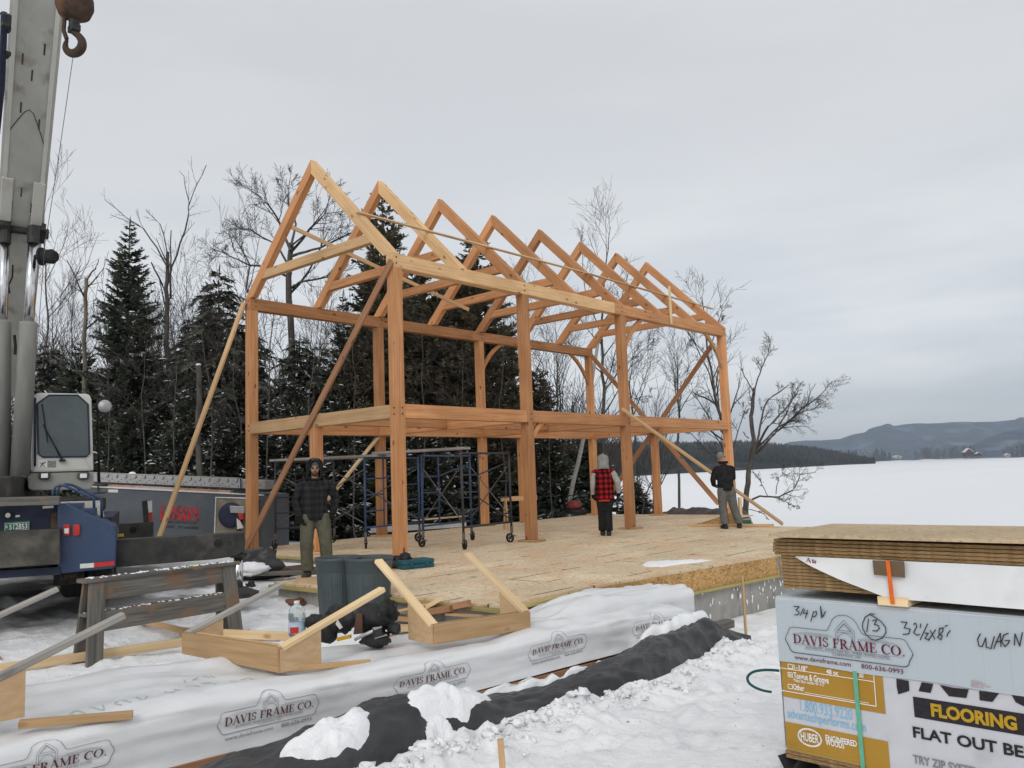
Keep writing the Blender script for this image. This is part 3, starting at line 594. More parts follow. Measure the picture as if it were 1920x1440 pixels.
def logo(k, fade=1.0):
    """company plate: scalloped outline, arched top with a timber truss, name and address; unit width"""
    I = Ink()
    up_ = [(-.5, 0), (-.487, .03), (-.472, .052), (-.464, .078), (-.448, .095), (-.425, .1), (-.15, .1), (-.134, .11), (-.122, .135)] + arc(0, .125, .115, .108, 168, 12, 12) + [(.122, .135), (.134, .11), (.15, .1), (.425, .1), (.448, .095), (.464, .078), (.472, .052), (.487, .03), (.5, 0)]
    dn_ = [(.5, 0), (.487, -.03), (.472, -.052), (.464, -.078), (.448, -.095), (.425, -.1), (-.425, -.1), (-.448, -.095), (-.464, -.078), (-.472, -.052), (-.487, -.03), (-.5, 0)]
    I.add(stroke(seg(up_, 3), .0048), 0); I.add(stroke(seg(dn_, 5), .007), 0)
    # truss emblem
    for pts in ([(-.075, .03), (-.075, .115), (0, .195), (.075, .115), (.075, .03)], [(-.06, .03), (-.06, .108), (0, .17), (.06, .108), (.06, .03)], [(-.05, .115), (0, .165), (.05, .115), (-.05, .115)], [(-.06, .1), (.06, .1)], arc(0, .045, .055, .05, 0, 180, 8)):
        I.add(stroke(seg(pts, 2), .003), 0)
    for y, a, b in ((.062, .1, .37), (.07, .13, .33), (.055, .1, .4)):
        for s in (1, -1): I.add(stroke(seg([(s * a, y), (s * b, y)], 8), .0018), 0)
    for y, b in ((-.034, .42), (-.062, .34)): I.add(stroke(seg([(-b, y), (b, y)], 14), .0016), 0)
    I.add(roman('DAVIS FRAME CO.', -.43, .44, -.024, .07, 1.1), 1)
    I.add(fit(text2d('AUTHENTIC, HANDCRAFTED, TIMBER FRAMED HOMES'), -.33, -.056, .33, .019), 0)
    I.add(fit(text2d('CLAREMONT, NH'), -.11, -.082, .11, .017), 0)
    I.add(fit(text2d('www.davisframe.com', bold=.006), -.43, -.152, .03, .034), 2)
    I.add(fit(text2d('800-636-0993', bold=.006), .11, -.152, .42, .034), 2)
    return I
INKD = ink('dark_print', (.10, .10, .12)); INKR = ink('maroon_print', (.13, .02, .04)); INKM = ink('dull_maroon_print', (.12, .05, .055))
INKF = ink('faded_print', (.22, .22, .25)); INKW = ink('white_print', (.72, .72, .70)); INKK = ink('black_print', (.025, .022, .025))

# ================================================================ crane truck
PAINT = mat('crane_cream_paint', (.35, .35, .325), (.42, .42, .39), 3, .45, .03, 30, (1, 1, .3), c3=(.26, .235, .19), p3=.64, s3=3.5)
CABP = mat('cab_paint', (.5, .5, .46), (.55, .55, .51), 3, .4, spec=.4, c3=(.42, .40, .35), p3=.7)
CABL = mat('cab_lower_paint', (.27, .27, .245), (.32, .32, .29), 3, .5)
BLUE = mat('blue_paint', (.02, .042, .095), (.03, .058, .125), 2.5, .4, .03, 20, spec=.45, c3=(.06, .075, .1), p3=.66, s3=3)
NAVY = mat('navy_steel', (.012, .018, .04), (.025, .032, .06), 4, .6)
STEEL = mat('black_steel', (.02, .02, .02), (.045, .043, .04), 5, .55, .1, 25, c3=(.08, .07, .06), p3=.66, s3=3)
STEELG = mat('grimy_steel', (.035, .034, .03), (.075, .072, .062), 4, .7, .1, 25, c3=(.11, .1, .08), p3=.6)
CHROME = mat('chrome_rod', (.6, .61, .63), (.7, .71, .72), 6, .18, metal=1.0)
RUBBER = mat('rubber', (.012, .012, .012), (.03, .03, .03), 12, .9, .2)
GLASS = mat('cab_glass', (.03, .045, .05), (.055, .075, .08), 1.5, .12, spec=.6)
REDL = mat('red_lens', (.35, .02, .015), (.5, .04, .03), 20, .3); WHT = mat('white_paint', (.6, .6, .58), (.7, .7, .68), 10, .5)
RED = mat('red_paint', (.45, .025, .02), (.55, .04, .03), 10, .5)
ALU = mat('aluminium', (.32, .32, .33), (.42, .42, .43), 14, .45, .05, 40, metal=.4)
RUST = mat('rusty_iron', (.03, .022, .018), (.085, .05, .033), 6, .8, .3, 18, c3=(.15, .075, .035), p3=.62)
TREAD = mat('tread_plate', (.45, .45, .43), (.62, .62, .59), 60, .5, .6, 60, metal=.1)

LX, LY, LZ = V((.4147, .90995, 0)), V((-.90995, .4147, 0)), V((0, 0, 1))
RP = at(218, 1000, 10.0)            # rear right edge of the carrier
def rp(px, py, back=0.0): return hit(px, py, RP + LY * back, LY)
cb = V((RP.x, RP.y, 0)) - LX * 1.2 + LY * 3
ct = thing('crane_truck', cb, 'large mobile crane with raised cream boom, cream operator cab and blue carrier', 'crane')
def rpoly(name, pts, back, thick, mt, bevel=.012, lab=None, par=None):
    m = MB(); m.prism([rp(x, y, back) for x, y in pts], LY * thick); return m.build(name, mt, par or ct, bevel=bevel, label=lab)
rpoly('rear_fender', [(107, 945), (122, 944), (215, 987), (219, 999), (217, 1062), (209, 1066), (115, 1076), (108, 1070)], 0, .9, BLUE, .02)
rpoly('toolbox', [(120, 944), (154, 943), (154, 954), (178, 953), (179, 975), (150, 962)], .25, .5, BLUE, .01)
rpoly('outrigger_housing', [(-160, 1004), (112, 991.5), (112, 1058), (-160, 1076)], -.16, .5, STEELG, .012)
rpoly('bumper_beam', [(-160, 1080), (114, 1062), (114, 1077), (-160, 1096)], -.02, .6, NAVY, .012)
rpoly('tail_panel', [(-160, 950), (107, 945), (107, 994), (-160, 1004)], .10, .8, NAVY, .012)
rpoly('tow_bracket', [(95, 962), (112, 960), (112, 993), (95, 994)], .03, .12, RUST, .006)
rpoly('mud_flap', [(100, 1079), (158, 1073), (158, 1093), (100, 1099)], .35, .03, RUBBER, .004)
I = Ink(); I.add(fit(text2d('LINK', bold=.02), 0, 0, 1, .28)); a, b = rp(113, 1087, .345), rp(147, 1083, .345)
I.build('maker_lettering', [ink('brown_paint', (.07, .05, .035))], ct, lambda x, y: a + (b - a) * x + LZ * y * (b - a).length)
# long carrier body running away from the camera
m = MB(); c0 = V((RP.x, RP.y, 0)); Mx = Matrix(((LX.x, LY.x, 0), (LX.y, LY.y, 0), (0, 0, 1)))
def cl(x, y, z): return c0 + LX * x + LY * y + LZ * z
m.box(cl(-1.22, 2.4, .86), (2.3, 3.0, .34), Mx); m.box(cl(-1.5, 6.6, .8), (1.1, 5.4, .3), Mx); m.build('carrier_deck', NAVY, ct, bevel=.02)
m = MB(); m.box(cl(-1.22, 4.6, .62), (1.0, 9, .4), Mx); m.build('chassis_frame', STEEL, ct)
def wheel(y, x, r=.5, w_=.28, par=None):
    q = MB(); p = cl(x, y, r - .03)
    q.lathe([(.0, -w_ / 2), (r * .55, -w_ / 2), (r * .62, -w_ / 2 + .02), (r * .93, -w_ / 2), (r, -w_ / 2 + .04), (r, w_ / 2 - .04), (r * .93, w_ / 2), (r * .62, w_ / 2 - .02), (r * .55, w_ / 2), (0, w_ / 2)], p, LX, 32)
    o = q.build('wheel', RUBBER, ct, smooth=True)
    q = MB(); q.lathe([(.0, w_ / 2 - .07), (r * .3, w_ / 2 - .06), (r * .5, w_ / 2 - .02), (r * .56, w_ / 2 + .01), (r * .58, w_ / 2 - .01)], p, LX, 24); q.build('rim', STEELG, o, smooth=True)
for y in (1.55, 2.85):
    for x in (-.22, -.54, -1.95, -2.27): wheel(y, x)
# outriggers
m = MB(); A0 = rp(217, 1038, .22); B0 = rp(458.5, 1016, .22)
wz = .165
q = [rp(217, 1012.5, .18), rp(458.5, 998.5, .18), rp(459, 1033, .18), rp(441, 1043, .18), rp(400, 1049, .18), rp(217, 1064, .18)]
m.prism(q, LY * .3); o = m.build('outrigger_beam', STEEL, ct, bevel=.01)
m = MB(); m.lathe([(0, 0), (.055, 0), (.055, .03)], rp(409, 1019, .175), LY, 16); m.build('pin_hole', RUBBER, o)
m = MB(); m.lathe([(.045, 0), (.06, 0), (.06, -.008), (.045, -.008)], rp(430, 1020, .178), LY, 16); m.build('pin_boss', STEELG, o)
jb = rp(447, 1042, .33)
m = MB(); m.lathe([(0, 0), (.06, 0), (.06, -.44), (0, -.44)], jb, LZ, 16); m.build('jack_ram', CHROME, o, smooth=True)
m = MB(); m.lathe([(0, -.40), (.09, -.40), (.26, -.47), (.26, -.52), (0, -.52)], jb, LZ, 16); m.build('jack_foot', STEEL, o, smooth=False)
m = MB(); m.box(jb + LZ * .01, (.2, .2, .05), Mx); m.build('jack_collar', STEEL, o)
b2 = .22 + 4.8
q = [rp(212, 983, b2), rp(288, 979, b2), rp(288, 1012, b2), rp(212, 1017, b2)]
m = MB(); m.prism(q, LY * .3); o = m.build('outrigger_beam', STEELG, ct, bevel=.01)
m = MB(); m.lathe([(0, 0), (.06, 0), (.06, .03)], rp(249, 994, b2 - .005), LY, 16); m.build('pin_hole', RUBBER, o)
m = MB(); m.prism([rp(266, 940, b2 + .1), rp(276, 938, b2 + .1), rp(280, 978, b2 + .1), rp(269, 979, b2 + .1)], LY * .15); m.build('jack_tube', STEEL, o)
m = MB(); m.prism([rp(276.5, 940, b2 + .1), rp(285, 939, b2 + .1), rp(285.5, 960, b2 + .1), rp(278.5, 961, b2 + .1)], LY * .1); m.build('marker_plate', WHT, o)
m = MB(); m.prism([rp(278.7, 961, b2 + .1), rp(285.5, 960, b2 + .1), rp(286, 977, b2 + .1), rp(280, 978, b2 + .1)], LY * .1); m.build('marker_plate', RED, o)
m = MB(); m.box(rp(222, 1004, .5), (.12, .1, .03), Mx); m.build('marker_tape', mat('yellow_tape', (.5, .38, .03), rough=.5), ct)
# rear lamps, reflectors and number plate
for x in (118.5, 137):
    l = rpoly('tail_lamp', [(x, 985), (x + 2, 983.5), (x + 10, 983), (x + 12.5, 985), (x + 12.5, 1002), (x + 10, 1004), (x + 2, 1004.5), (x, 1003)], -.035, .04, REDL, .004)
    if x < 130: rpoly('clear_lens', [(x + 2, 991), (x + 10, 990.5), (x + 10, 1000), (x + 2, 1000.5)], -.042, .01, WHT, 0, par=l)
rpoly('reflector_strip', [(150, 1057.5), (176, 1055.5), (176, 1064), (150, 1066)], -.008, .01, WHT, 0)
rpoly('reflector_strip', [(176.2, 1055.4), (214.5, 1052), (214.5, 1060), (176.2, 1063.8)], -.008, .01, RED, 0)
pl = rpoly('number_plate', [(8, 979.5), (55.5, 976), (55, 993), (8, 996.5)], .07, .02, mat('green_plate', (.012, .12, .075), (.02, .15, .09), 20, .4), .003)
pa, pb_, pc = rp(8, 996.5, .066), rp(55, 993, .066), rp(8, 979.5, .066)
pu = (pb_ - pa) / 47; I = Ink()
I.add(fit(text2d('512853', bold=.012), 9, 3.2, 43, 10.5), 0); I.add(fit(text2d('E', bold=.01), 2.5, 7, 6.5, 5), 0)
I.add(stroke([(1, 1), (46, 1), (46, 16), (1, 16)], .7, True), 0); I.add(fit(text2d('VERMONT', bold=.02), 16, 14, 32, 2), 0)
I.build('plate_lettering', [INKW], pl, lambda x, y: pa + pu * x + LZ * (pu.length * y))
m = MB(); m.lathe([(0, 0), (.028, 0), (.028, .03), (0, .03)], rp(15.5, 966, .08), -LY, 14); m.build('socket', WHT, ct)
m = MB(); m.lathe([(.028, 0), (.045, 0), (.045, .035), (.028, .035)], rp(15.5, 966, .085), -LY, 14); m.build('socket_ring', RUBBER, ct)
rpoly('plate_lamp', [(29, 966), (37, 965.5), (37, 969.5), (29, 970)], .07, .05, WHT, .003)
rpoly('deck_lamp', [(80, 949), (100, 948), (100, 952.5), (80, 953.5)], .06, .08, WHT, .003)
# tread plate step and bent hand rails
rpoly('tread_panel', [(113, 941), (188, 938.5), (190, 938), (197, 976), (185, 972), (150, 958), (113, 950)], .98, .03, TREAD, .004)
for k, pts in enumerate(([(99, 940), (99.5, 921), (104, 913), (112, 910), (122, 911), (175, 934), (176, 938), (177, 962)], [(108, 938), (108.5, 918), (113, 911), (123, 908), (135, 909), (187, 934), (190.5, 940), (191, 980)])):
    m = MB(); m.tube([rp(x, y, .35 + k * .25) for x, y in pts], .017, 8); m.build('hand_rail', BLUE, ct, smooth=True)
rpoly('step_arm', [(168, 924), (199, 922), (199, 925), (172, 927)], 1.0, .12, STEEL, .003)
# turntable and dark machinery behind the housing
m = MB(); m.lathe([(0, 1.02), (1.0, 1.02), (1.05, 1.1), (1.05, 1.25), (.9, 1.3), (0, 1.3)], cl(-1.3, 3.4, 0), LZ, 32); m.build('turntable', STEEL, ct)
m = MB(); m.box(cl(-1.95, 3.2, 1.36), (1.3, 3.2, .5), Mx); m.box(cl(-2.1, 2.2, 1.3), (1.1, 1.5, .4), Mx); m.build('superstructure', STEEL, ct, bevel=.03)
# ---- operator cab (windscreen towards us)
CB = at(119, 832, 12.4)
cabN = (CP - CB); cabN.z = 0; cabN.normalize(); ca = math.atan2(cabN.y, cabN.x) + R(6); cabN = V((math.cos(ca), math.sin(ca), 0)); cabX = V((-cabN.y, cabN.x, 0))
def cp_(px, py, back=0.0): return hit(px, py, CB - cabN * back, cabN)
def cpoly(name, pts, back, thick, mt, bevel=0, par=None, smooth=False):
    m = MB(); m.prism([cp_(x, y, back) for x, y in pts], -cabN * thick); return m.build(name, mt, par or ct, bevel=bevel)
cab = cpoly('cab', [(61, 748), (64, 740), (72, 736), (162, 738), (169, 740), (172, 748), (176, 880), (176, 883), (60, 886), (60, 870)], 0, 1.45, CABP, .035)
cpoly('cab_skirt', [(60, 887), (176, 884), (176, 906), (170, 918), (60, 920), (53, 916), (52, 900)], .03, 1.42, CABL, .02, cab)
cpoly('wind_screen', [(70, 757), (92, 741), (146, 741), (165, 758), (168, 850), (162, 856), (80, 857), (72, 851)], -.012, .02, GLASS, .004, cab)
cpoly('door_strip', [(53, 752), (58, 750), (58, 905), (51, 905)], .25, .9, NAVY, .01, cab)
# rubber seal round the screen
m = MB(); m.tube([cp_(x, y, -.014) for x, y in [(70, 757), (92, 741), (146, 741), (165, 758), (168, 850), (162, 856), (80, 857), (72, 851), (70, 757)]], .012, 6); m.build('screen_seal', NAVY, cab)
m = MB(); m.tube([cp_(119, 864, -.03), cp_(94, 820, -.045), cp_(81, 795, -.045)], .009, 6); m.tube([cp_(115, 862, -.03), cp_(90, 812, -.04)], .006, 6); m.tube([cp_(90, 830, -.05), cp_(79, 757, -.04)], .008, 6)
m.prism([cp_(111, 862, -.02), cp_(122, 861, -.02), cp_(123, 865, -.02), cp_(111, 866, -.02)], cabN * .04); m.build('wiper', RUBBER, cab)
for x in (72, 145):
    q = [(x + 1, 887), (x + 4, 885.5), (x + 20, 885), (x + 23, 887), (x + 22, 896), (x + 19, 899), (x + 4, 899), (x, 896)]
    hl = cpoly('headlight', q, -.02, .05, STEELG, .006, cab)
    cpoly('lens', [(x + 5, 888), (x + 18, 887.5), (x + 18, 896), (x + 5, 896.5)], -.03, .012, CHROME, .003, hl)
cpoly('warning_sticker', [(72, 863.5), (88.5, 863.5), (88.5, 876.5), (72, 876.5)], -.004, .005, WHT, 0, cab)
cpoly('instruction_sticker', [(89.2, 863.5), (105, 863.5), (105, 876.5), (89.2, 876.5)], -.004, .005, mat('grey_sticker', (.13, .13, .125), (.3, .3, .29), 60, .6), 0, cab)
I = Ink(); I.add(stroke([(74, 867), (80, 870), (86, 867)], 1.0)); I.add(stroke([(80, 866), (80, 871), (76, 875)], 1.0)); I.add(stroke([(80, 871), (84, 875)], 1.0)); I.add(stroke([(75, 873), (86, 865)], .6))
I.build('warning_symbol', [INKK], cab, lambda x, y: cp_(x, y, -.007))
m = MB(); m.tube([cp_(66, 746, -.02), cp_(66, 800, -.03), cp_(65.5, 874, -.02)], .014, 6); m.build('grab_rail', NAVY, cab, smooth=True)
m = MB(); m.lathe([(0, .0), (.09, .01), (.1, .03), (.09, .05), (0, .07)], cp_(196, 762, .1), cabN, 20); mi_ = m.build('mirror', ALU, cab, smooth=True)
m = MB(); m.tube([cp_(176, 768, .3), cp_(186, 762, .15), cp_(197, 762, .08)], .022, 6); m.tube([cp_(183, 745, .3), cp_(184, 800, .3), cp_(186, 905, .3)], .018, 6); m.build('mirror_arm', RUBBER, cab, smooth=True)
# ---- boom: telescopic box sections rising towards the camera
bL, bH = at(0, 430, 12.6), at(27, 0, 10.6); bR = at(80, 430, 12.55)
BA = at(38, 425, 12.55); BT = at(71, -2, 10.55); bd = (BT - BA).normalized()
bs = bd.cross((BA + BT) / 2 - CP); bs.normalize(); bs = bs if bs.dot(RT) > 0 else -bs; bn = bs.cross(bd).normalized()
if bn.dot(BA - CP) < 0: bn = -bn       # bn points away from us (up through the boom)
root = BA - bd * 3.6
def boxsec(name, s0, s1, wd, dp, mt, par=None, off=0.0):
    m = MB(); a, b = BA + bd * s0, BA + bd * s1; h = wd / 2; c = wd * .09
    prof = [(-h, 0.0), (-h + c, -.03), (h - c, -.03), (h, 0.0), (h, dp), (-h, dp)]
    m.prism([a + bs * x + bn * (y + off) for x, y in prof], b - a)
    return m.build(name, mt, par or ct, bevel=.012)
boom = boxsec('boom', -3.6, 8.2, .60, .78, PAINT)
boxsec('boom_section', 8.2, 12.5, .54, .7, PAINT, boom, .04)
for s in (-1, 1):     # wear strips and edge flanges along the underside
    m = MB(); m.bar(BA + bd * .35 + bs * s * .235 - bn * .042, BA + bd * 8 + bs * s * .235 - bn * .042, .055, .02, bn, .003); m.build('wear_strip', CABP, boom)
    m = MB(); m.bar(BA + bd * .1 + bs * s * .2 - bn * .06, BA + bd * .85 + bs * s * .2 - bn * .06, .15, .05, bn, .01); m.build('stiffener_plate', CABP, boom)
for x, y in ((-.12, 2.6), (.12, 2.8), (0, 2.4), (-.1, 1.9), (.13, 1.7), (-.02, .55), (-.13, .3), (.12, .3)): m = MB(); m.bar(BA + bd * y + bs * x - bn * .0335, BA + bd * (y + .16) + bs * x - bn * .0335, .02, .005, bn); m.build('slot', STEELG, boom)
m = MB(); hp = [(-.24, 1.55), (-.12, 1.8), (-.05, 1.93), (0, 1.97), (.05, 1.93), (.12, 1.75), (.25, 1.35)]
m.tube([BA + bd * y + bs * x - bn * .034 for x, y in hp], .006, 5); m.build('weld_bead', STEELG, boom)
# rams
m = MB(); m.tube([BA + bs * -.3 - bn * .1, BA + bs * .32 - bn * .1], .055, 12); m.box(BA + bs * -.22 - bn * .1, (.2, .18, .26), frame_m((0, 0, 0), bs, bn).to_3x3()); m.box(BA + bs * .235 - bn * .1, (.2, .18, .26), frame_m((0, 0, 0), bs, bn).to_3x3())
m.lathe([(0, 0), (.08, 0), (.08, .07), (0, .07)], BA + bs * .31 - bn * .1, bs, 14); m.build('ram_bracket', STEEL, boom, bevel=.012)
for (tx, ty_), (jx, jy), (bx, by) in (((9, 452), (4, 601), (2, 900)), ((62, 452), (54, 604), (37, 892))):
    T0 = at(tx, ty_, 12.35); J = at(jx, jy, 12.2); B_ = at(bx, by, 12.0)
    m = MB(); m.tube([T0 + (T0 - J) * .05, J], .068, 16); rr = m.build('ram_rod', CHROME, ct, smooth=True)
    m = MB(); m.tube([T0 + (T0 - J) * .18, T0 + (J - T0) * .03], .085, 12); m.build('ram_eye', STEEL, rr)
    m = MB(); m.tube([J, J + (B_ - J) * .02, B_], [.115, .12, .125], 18); m.build('ram_barrel', mat('shaded_barrel_paint', (.20, .20, .185), (.27, .27, .25), 4, .5, .03, 30, (1, 1, .3), c3=(.15, .135, .11), p3=.62, s3=4), ct, smooth=True)  # barrel colour darkened to stand for the shade on their underside
m = MB(); q0 = at(86, 481, 12.3); m.lathe([(0, -.06), (.12, -.06), (.12, -.04), (.1, -.03), (.11, .1), (.07, .16), (0, .17)], q0, RT, 20); m.tube([q0 - RT * .05, q0 - RT * .2], .03, 8)
m.lathe([(.12, -.075), (.135, -.075), (.135, -.05), (.12, -.05)], q0, RT, 20); m.build('work_light', RUBBER, ct)
m = MB(); m.tube([at(24, 497, 12.5), at(23, 520, 12.4), at(16, 535, 12.4), at(18, 550, 12.4)], .012, 6); m.tube([at(27, 628, 12.1), at(29, 650, 12.1), at(28, 665, 12.1)], .02, 6); m.build('hose', RUBBER, ct)
# folded jib along the boom's left flank with its blue tube
m = MB(); m.tube([at(-6, 250, 11.4), at(3, 160, 10.8), at(7, 60, 10.4), at(8, 25, 10.2)], .04, 8); jb_ = m.build('folded_jib', NAVY, ct, smooth=True)
for c_, d_ in (((11, 40, 10.3), (.1, .1, .16)), ((13, 103, 10.6), (.14, .06, .05)), ((14, 56, 10.4), (.1, .06, .05))):
    m = MB(); m.box(at(*c_), d_); m.build('jib_latch', STEEL, jb_, bevel=.008)
m = MB(); m.tube([at(-10, 24, 10.2), at(18, 28, 10.2)], .015, 6); m.build('jib_pin', STEEL, jb_)
# ---- hook hanging from the boom tip
HK = at(140, 12, 8.7)
hk = thing('crane_hook', HK, 'rusty headache ball and iron hook hanging beside the raised boom', 'hook')
m = MB(); m.lathe([(0, .30), (.09, .28), (.14, .2), (.182, .05), (.185, -.03), (.15, -.12), (.07, -.17), (0, -.18)], HK + V((0, 0, .02)), LZ, 28); m.build('ball_weight', RUST, hk, smooth=True)
m = MB(); m.tube([HK + V((0, 0, -.12)), HK + V((0, 0, -.24))], .055, 12); m.box(HK + V((0, 0, -.25)), (.13, .09, .07)); m.build('swivel', STEEL, hk, bevel=.01)
hc = HK - LZ * .36
rx = RT.copy(); rx.z = 0; rx.normalize()
pts = [(-.0, .12), (.005, .075), (.05, .03), (.085, -.03), (.08, -.1), (.035, -.15), (-.03, -.155), (-.08, -.11), (-.085, -.05), (-.07, -.01)]
def catm(P_, n=5):
    o = []
    for i in range(len(P_) - 1):
        p0, p1, p2, p3 = P_[max(i - 1, 0)], P_[i], P_[i + 1], P_[min(i + 2, len(P_) - 1)]
        for q in range(n): t = q / n; o.append([.5 * (2 * b_ + (c_ - a_) * t + (2 * a_ - 5 * b_ + 4 * c_ - d_) * t * t + (3 * b_ - a_ - 3 * c_ + d_) * t ** 3) for a_, b_, c_, d_ in zip(p0, p1, p2, p3)])
    return o + [list(P_[-1])]
hkp = catm([(x, y, r_) for (x, y), r_ in zip(pts, [.035, .035, .036, .042, .046, .046, .042, .034, .024, .016])])
m = MB(); m.tube([hc + rx * x + LZ * y for x, y, _ in hkp], [r_ for _, _, r_ in hkp], 14); m.build('hook', RUST, hk, smooth=True)
m = MB(); m.tube([hc + rx * -.075 + LZ * .0, hc + rx * -.11 + LZ * .1, hc + rx * -.1 + LZ * .3], .022, 6); m.build('safety_latch', RUST, hk)
m = MB(); m.tube([HK + V((0, 0, .28)), HK + V((0, 0, 5))], .011, 6); m.build('hoist_cable', STEEL, hk)
m = MB(); a_ = hc - LZ * .15; b_ = at(84, 462, 9.0); m.tube([a_ + (b_ - a_) * t + V((0, 0, -.04 * math.sin(t * 3.14))) for t in [i / 12 for i in range(13)]] + [at(66, 700, 9.3)], .0035, 4)
tag(m.build('tag_line', STEELG), 'thin tag line running down from the crane hook beside the boom', 'rope')
tb = board('crib_timber', rp(-120, 944, -.1), rp(112, 938, -.1), .2, .1, GREYW, 'short grey crib timber lying across the back of the blue crane carrier', 'timber')

# ================================================================ trailer behind the crane
TA, TB = at(150, 911.5, 18.4), at(492, 928.5, 18.4); tdir = (TB - TA); tN = tdir.cross(LZ).normalized()
if tN.dot(CP - TA) < 0: tN = -tN
tr = thing('flatbed_trailer', V((TA.x, TA.y, -.3)) + tdir * .5, 'dark grey sided trailer with red lettering, parked behind the crane outrigger', 'trailer')
tp = lambda px, py, back=0.0: hit(px, py, TA - tN * back, tN)
GREYP = mat('trailer_grey_paint', (.09, .102, .115), (.118, .13, .145), 2.5, .5, .02, c3=(.13, .13, .125), p3=.7)
m = MB(); m.prism([tp(150, 911), tp(493, 928.5), tp(493, 1052), tp(150, 1046)], -tN * 2.2); m.build('side_panel', GREYP, tr, bevel=.01)
m = MB(); m.prism([tp(150, 909.5, -.03), tp(493, 927, -.03), tp(493, 929.5, -.03), tp(150, 912.5, -.03)], -tN * .1); m.build('top_rail', WHT, tr)
m = MB(); f0 = lambda x: 907.5 + (x - 200) * .0512
m.prism([tp(203, f0(203)), tp(432, f0(432)), tp(432, f0(432) + 5.5), tp(203, f0(203) + 5.5)], -tN * .05); m.build('reflector_tape', mat('faded_red_tape', (.42, .2, .13), (.5, .42, .38), 1.2, .5, lo=.45, hi=.55), tr)
st = MB(); st.prism([tp(203, 917.5, -.01), tp(221.5, 918, -.01), tp(221.5, 923.5, -.01), tp(203, 923, -.01)], tN * .004); o = st.build('oval_decal', WHT, tr)
I = Ink(); I.add(fit(text2d('TANGUAY', bold=.05), 0, .56, 2.95, .44)); I.v.clear(); I.f.clear(); I.mi.clear()
I.add(roman('TANGUAY', 0, 1, .155, .15, 1.45), 0); I.add(roman('HOMES', 0, 1, -.03, .165, 1.6), 0)
I.add(fit(text2d('GENERAL CONTRACTOR'), .02, -.12, .93, .06), 1); 
I.add(fit(text2d('BUILDER   277 668-0888', bold=.004), .02, -.24, .97, .06), 1)
a1, b1_ = tp(300, 971, -.012), tp(374, 974, -.012)
I.build('side_lettering', [ink('red_lettering', (.55, .03, .04)), ink('dark_lettering', (.035, .04, .045))], tr, lambda x, y: a1 + (b1_ - a1) * x + LZ * y * (b1_ - a1).length)
# framed plywood board with a hose reel mounted on the trailer's end
m = MB(); m.prism([tp(405, 933, -.04), tp(484, 935, -.04), tp(484, 1010, -.04), tp(402, 1010, -.04)], tN * .02); bo = m.build('plywood_board', mat('old_plywood', (.2, .17, .13), (.3, .26, .2), 5, .8), tr)
m = MB(); m.tube([tp(402, 1010, -.08), tp(405, 932.5, -.08), tp(485, 935, -.08)], .018, 4); m.build('board_trim', WHT, bo)
m = MB(); m.lathe([(0, .05), (.12, .05), (.2, .06), (.27, .03), (.28, 0), (.25, -.03)], tp(433, 966, -.12), tN, 24); m.build('hose_reel', NAVY, tr, smooth=True)
m = MB(); m.prism([tp(434, 948, -.14), tp(462, 949, -.14), tp(462, 962, -.14), tp(436, 961, -.14)], tN * .14); m.build('motor_box', ALU, tr, bevel=.01)
m = MB(); m.prism([tp(445, 962, -.15), tp(452, 962, -.15), tp(452, 995, -.15), tp(446, 995, -.15)], tN * .1); m.build('can', STEEL, tr)
m = MB(); m.prism([tp(446, 962, -.26), tp(456, 961, -.26), tp(457, 973, -.26), tp(450, 975, -.26)], tN * .01); m.build('red_label', RED, tr)
m = MB(); m.prism([tp(444, 972, -.25), tp(450, 976, -.25), tp(457, 990, -.25), tp(445, 992, -.25)], tN * .01); m.build('white_label', WHT, tr)
# aluminium staging planks riding on top
pk = thing('aluminium_staging', V((TA.x, TA.y, 1.2)) + tdir * .5, 'long aluminium staging plank with rows of holes, laid along the top of the grey trailer', 'staging plank')
h0 = lambda x: 888 + (x - 170) * .0385
h1 = lambda x: 903 + (x - 170) * .0445
q = [tp(150, h0(150)), tp(497, h0(497)), tp(497, h1(497)), tp(150, h1(150))]
m = MB(); m.prism(q, -tN * .9); m.build('plank', ALU, pk, bevel=.006)
m = MB()
for i in range(24):
    x = 184 + i * 18.6 * .93
    if x > 488: break
    for dx, dy in ((0, .36), (9, .58), (3.5, .80) ):
        y = h0(x + dx) + (h1(x + dx) - h0(x + dx)) * dy; c_ = tp(x + dx, y, -.004); m.lathe([(0, 0), (.013, 0)], c_, tN, 8)
    m.bar(tp(x + 2, h0(x) + .1, -.006), tp(x + 2, h0(x) + 5.2, -.006), .014, .006, tN)
m.build('rung_hole', RUBBER, pk)
m = MB(); m.prism([tp(150, h1(150) + .3, -.02), tp(497, h1(497) + .3, -.02), tp(497, h1(497) + 2.8, -.02), tp(150, h1(150) + 2.8, -.02)], -tN * .5); m.build('bottom_rail', STEEL, pk)
m = MB(); m.prism([tp(150, h0(150) - 2.6, .05), tp(444, h0(444) - 2.6, .05), tp(444, h0(444) - .2, .05), tp(150, h0(150) - .2, .05)], -tN * .4); m.build('deck_board', mat('pale_deck_edge', (.3, .29, .26), (.36, .34, .3), 9), pk)
m = MB(); m.ball(tp(248, 889.5, .15), (.095, .08, .06), n=14, m=10); tag(m.build('snow_lump', SNOWC, smooth=True), 'small lump of snow sitting on the aluminium staging plank', 'snow')
for x in (183, 451):
    m = MB(); m.tube([tp(x, 886 + (x - 183) * .04, -.05), tp(x + 1, 925, -.05)], .014, 6); m.tube([tp(x - 14, 908 + (x - 183) * .047, -.05), tp(x + 16, 910 + (x - 183) * .047, -.05)], .02, 6); m.build('tie_down', STEEL, pk)
m = MB()
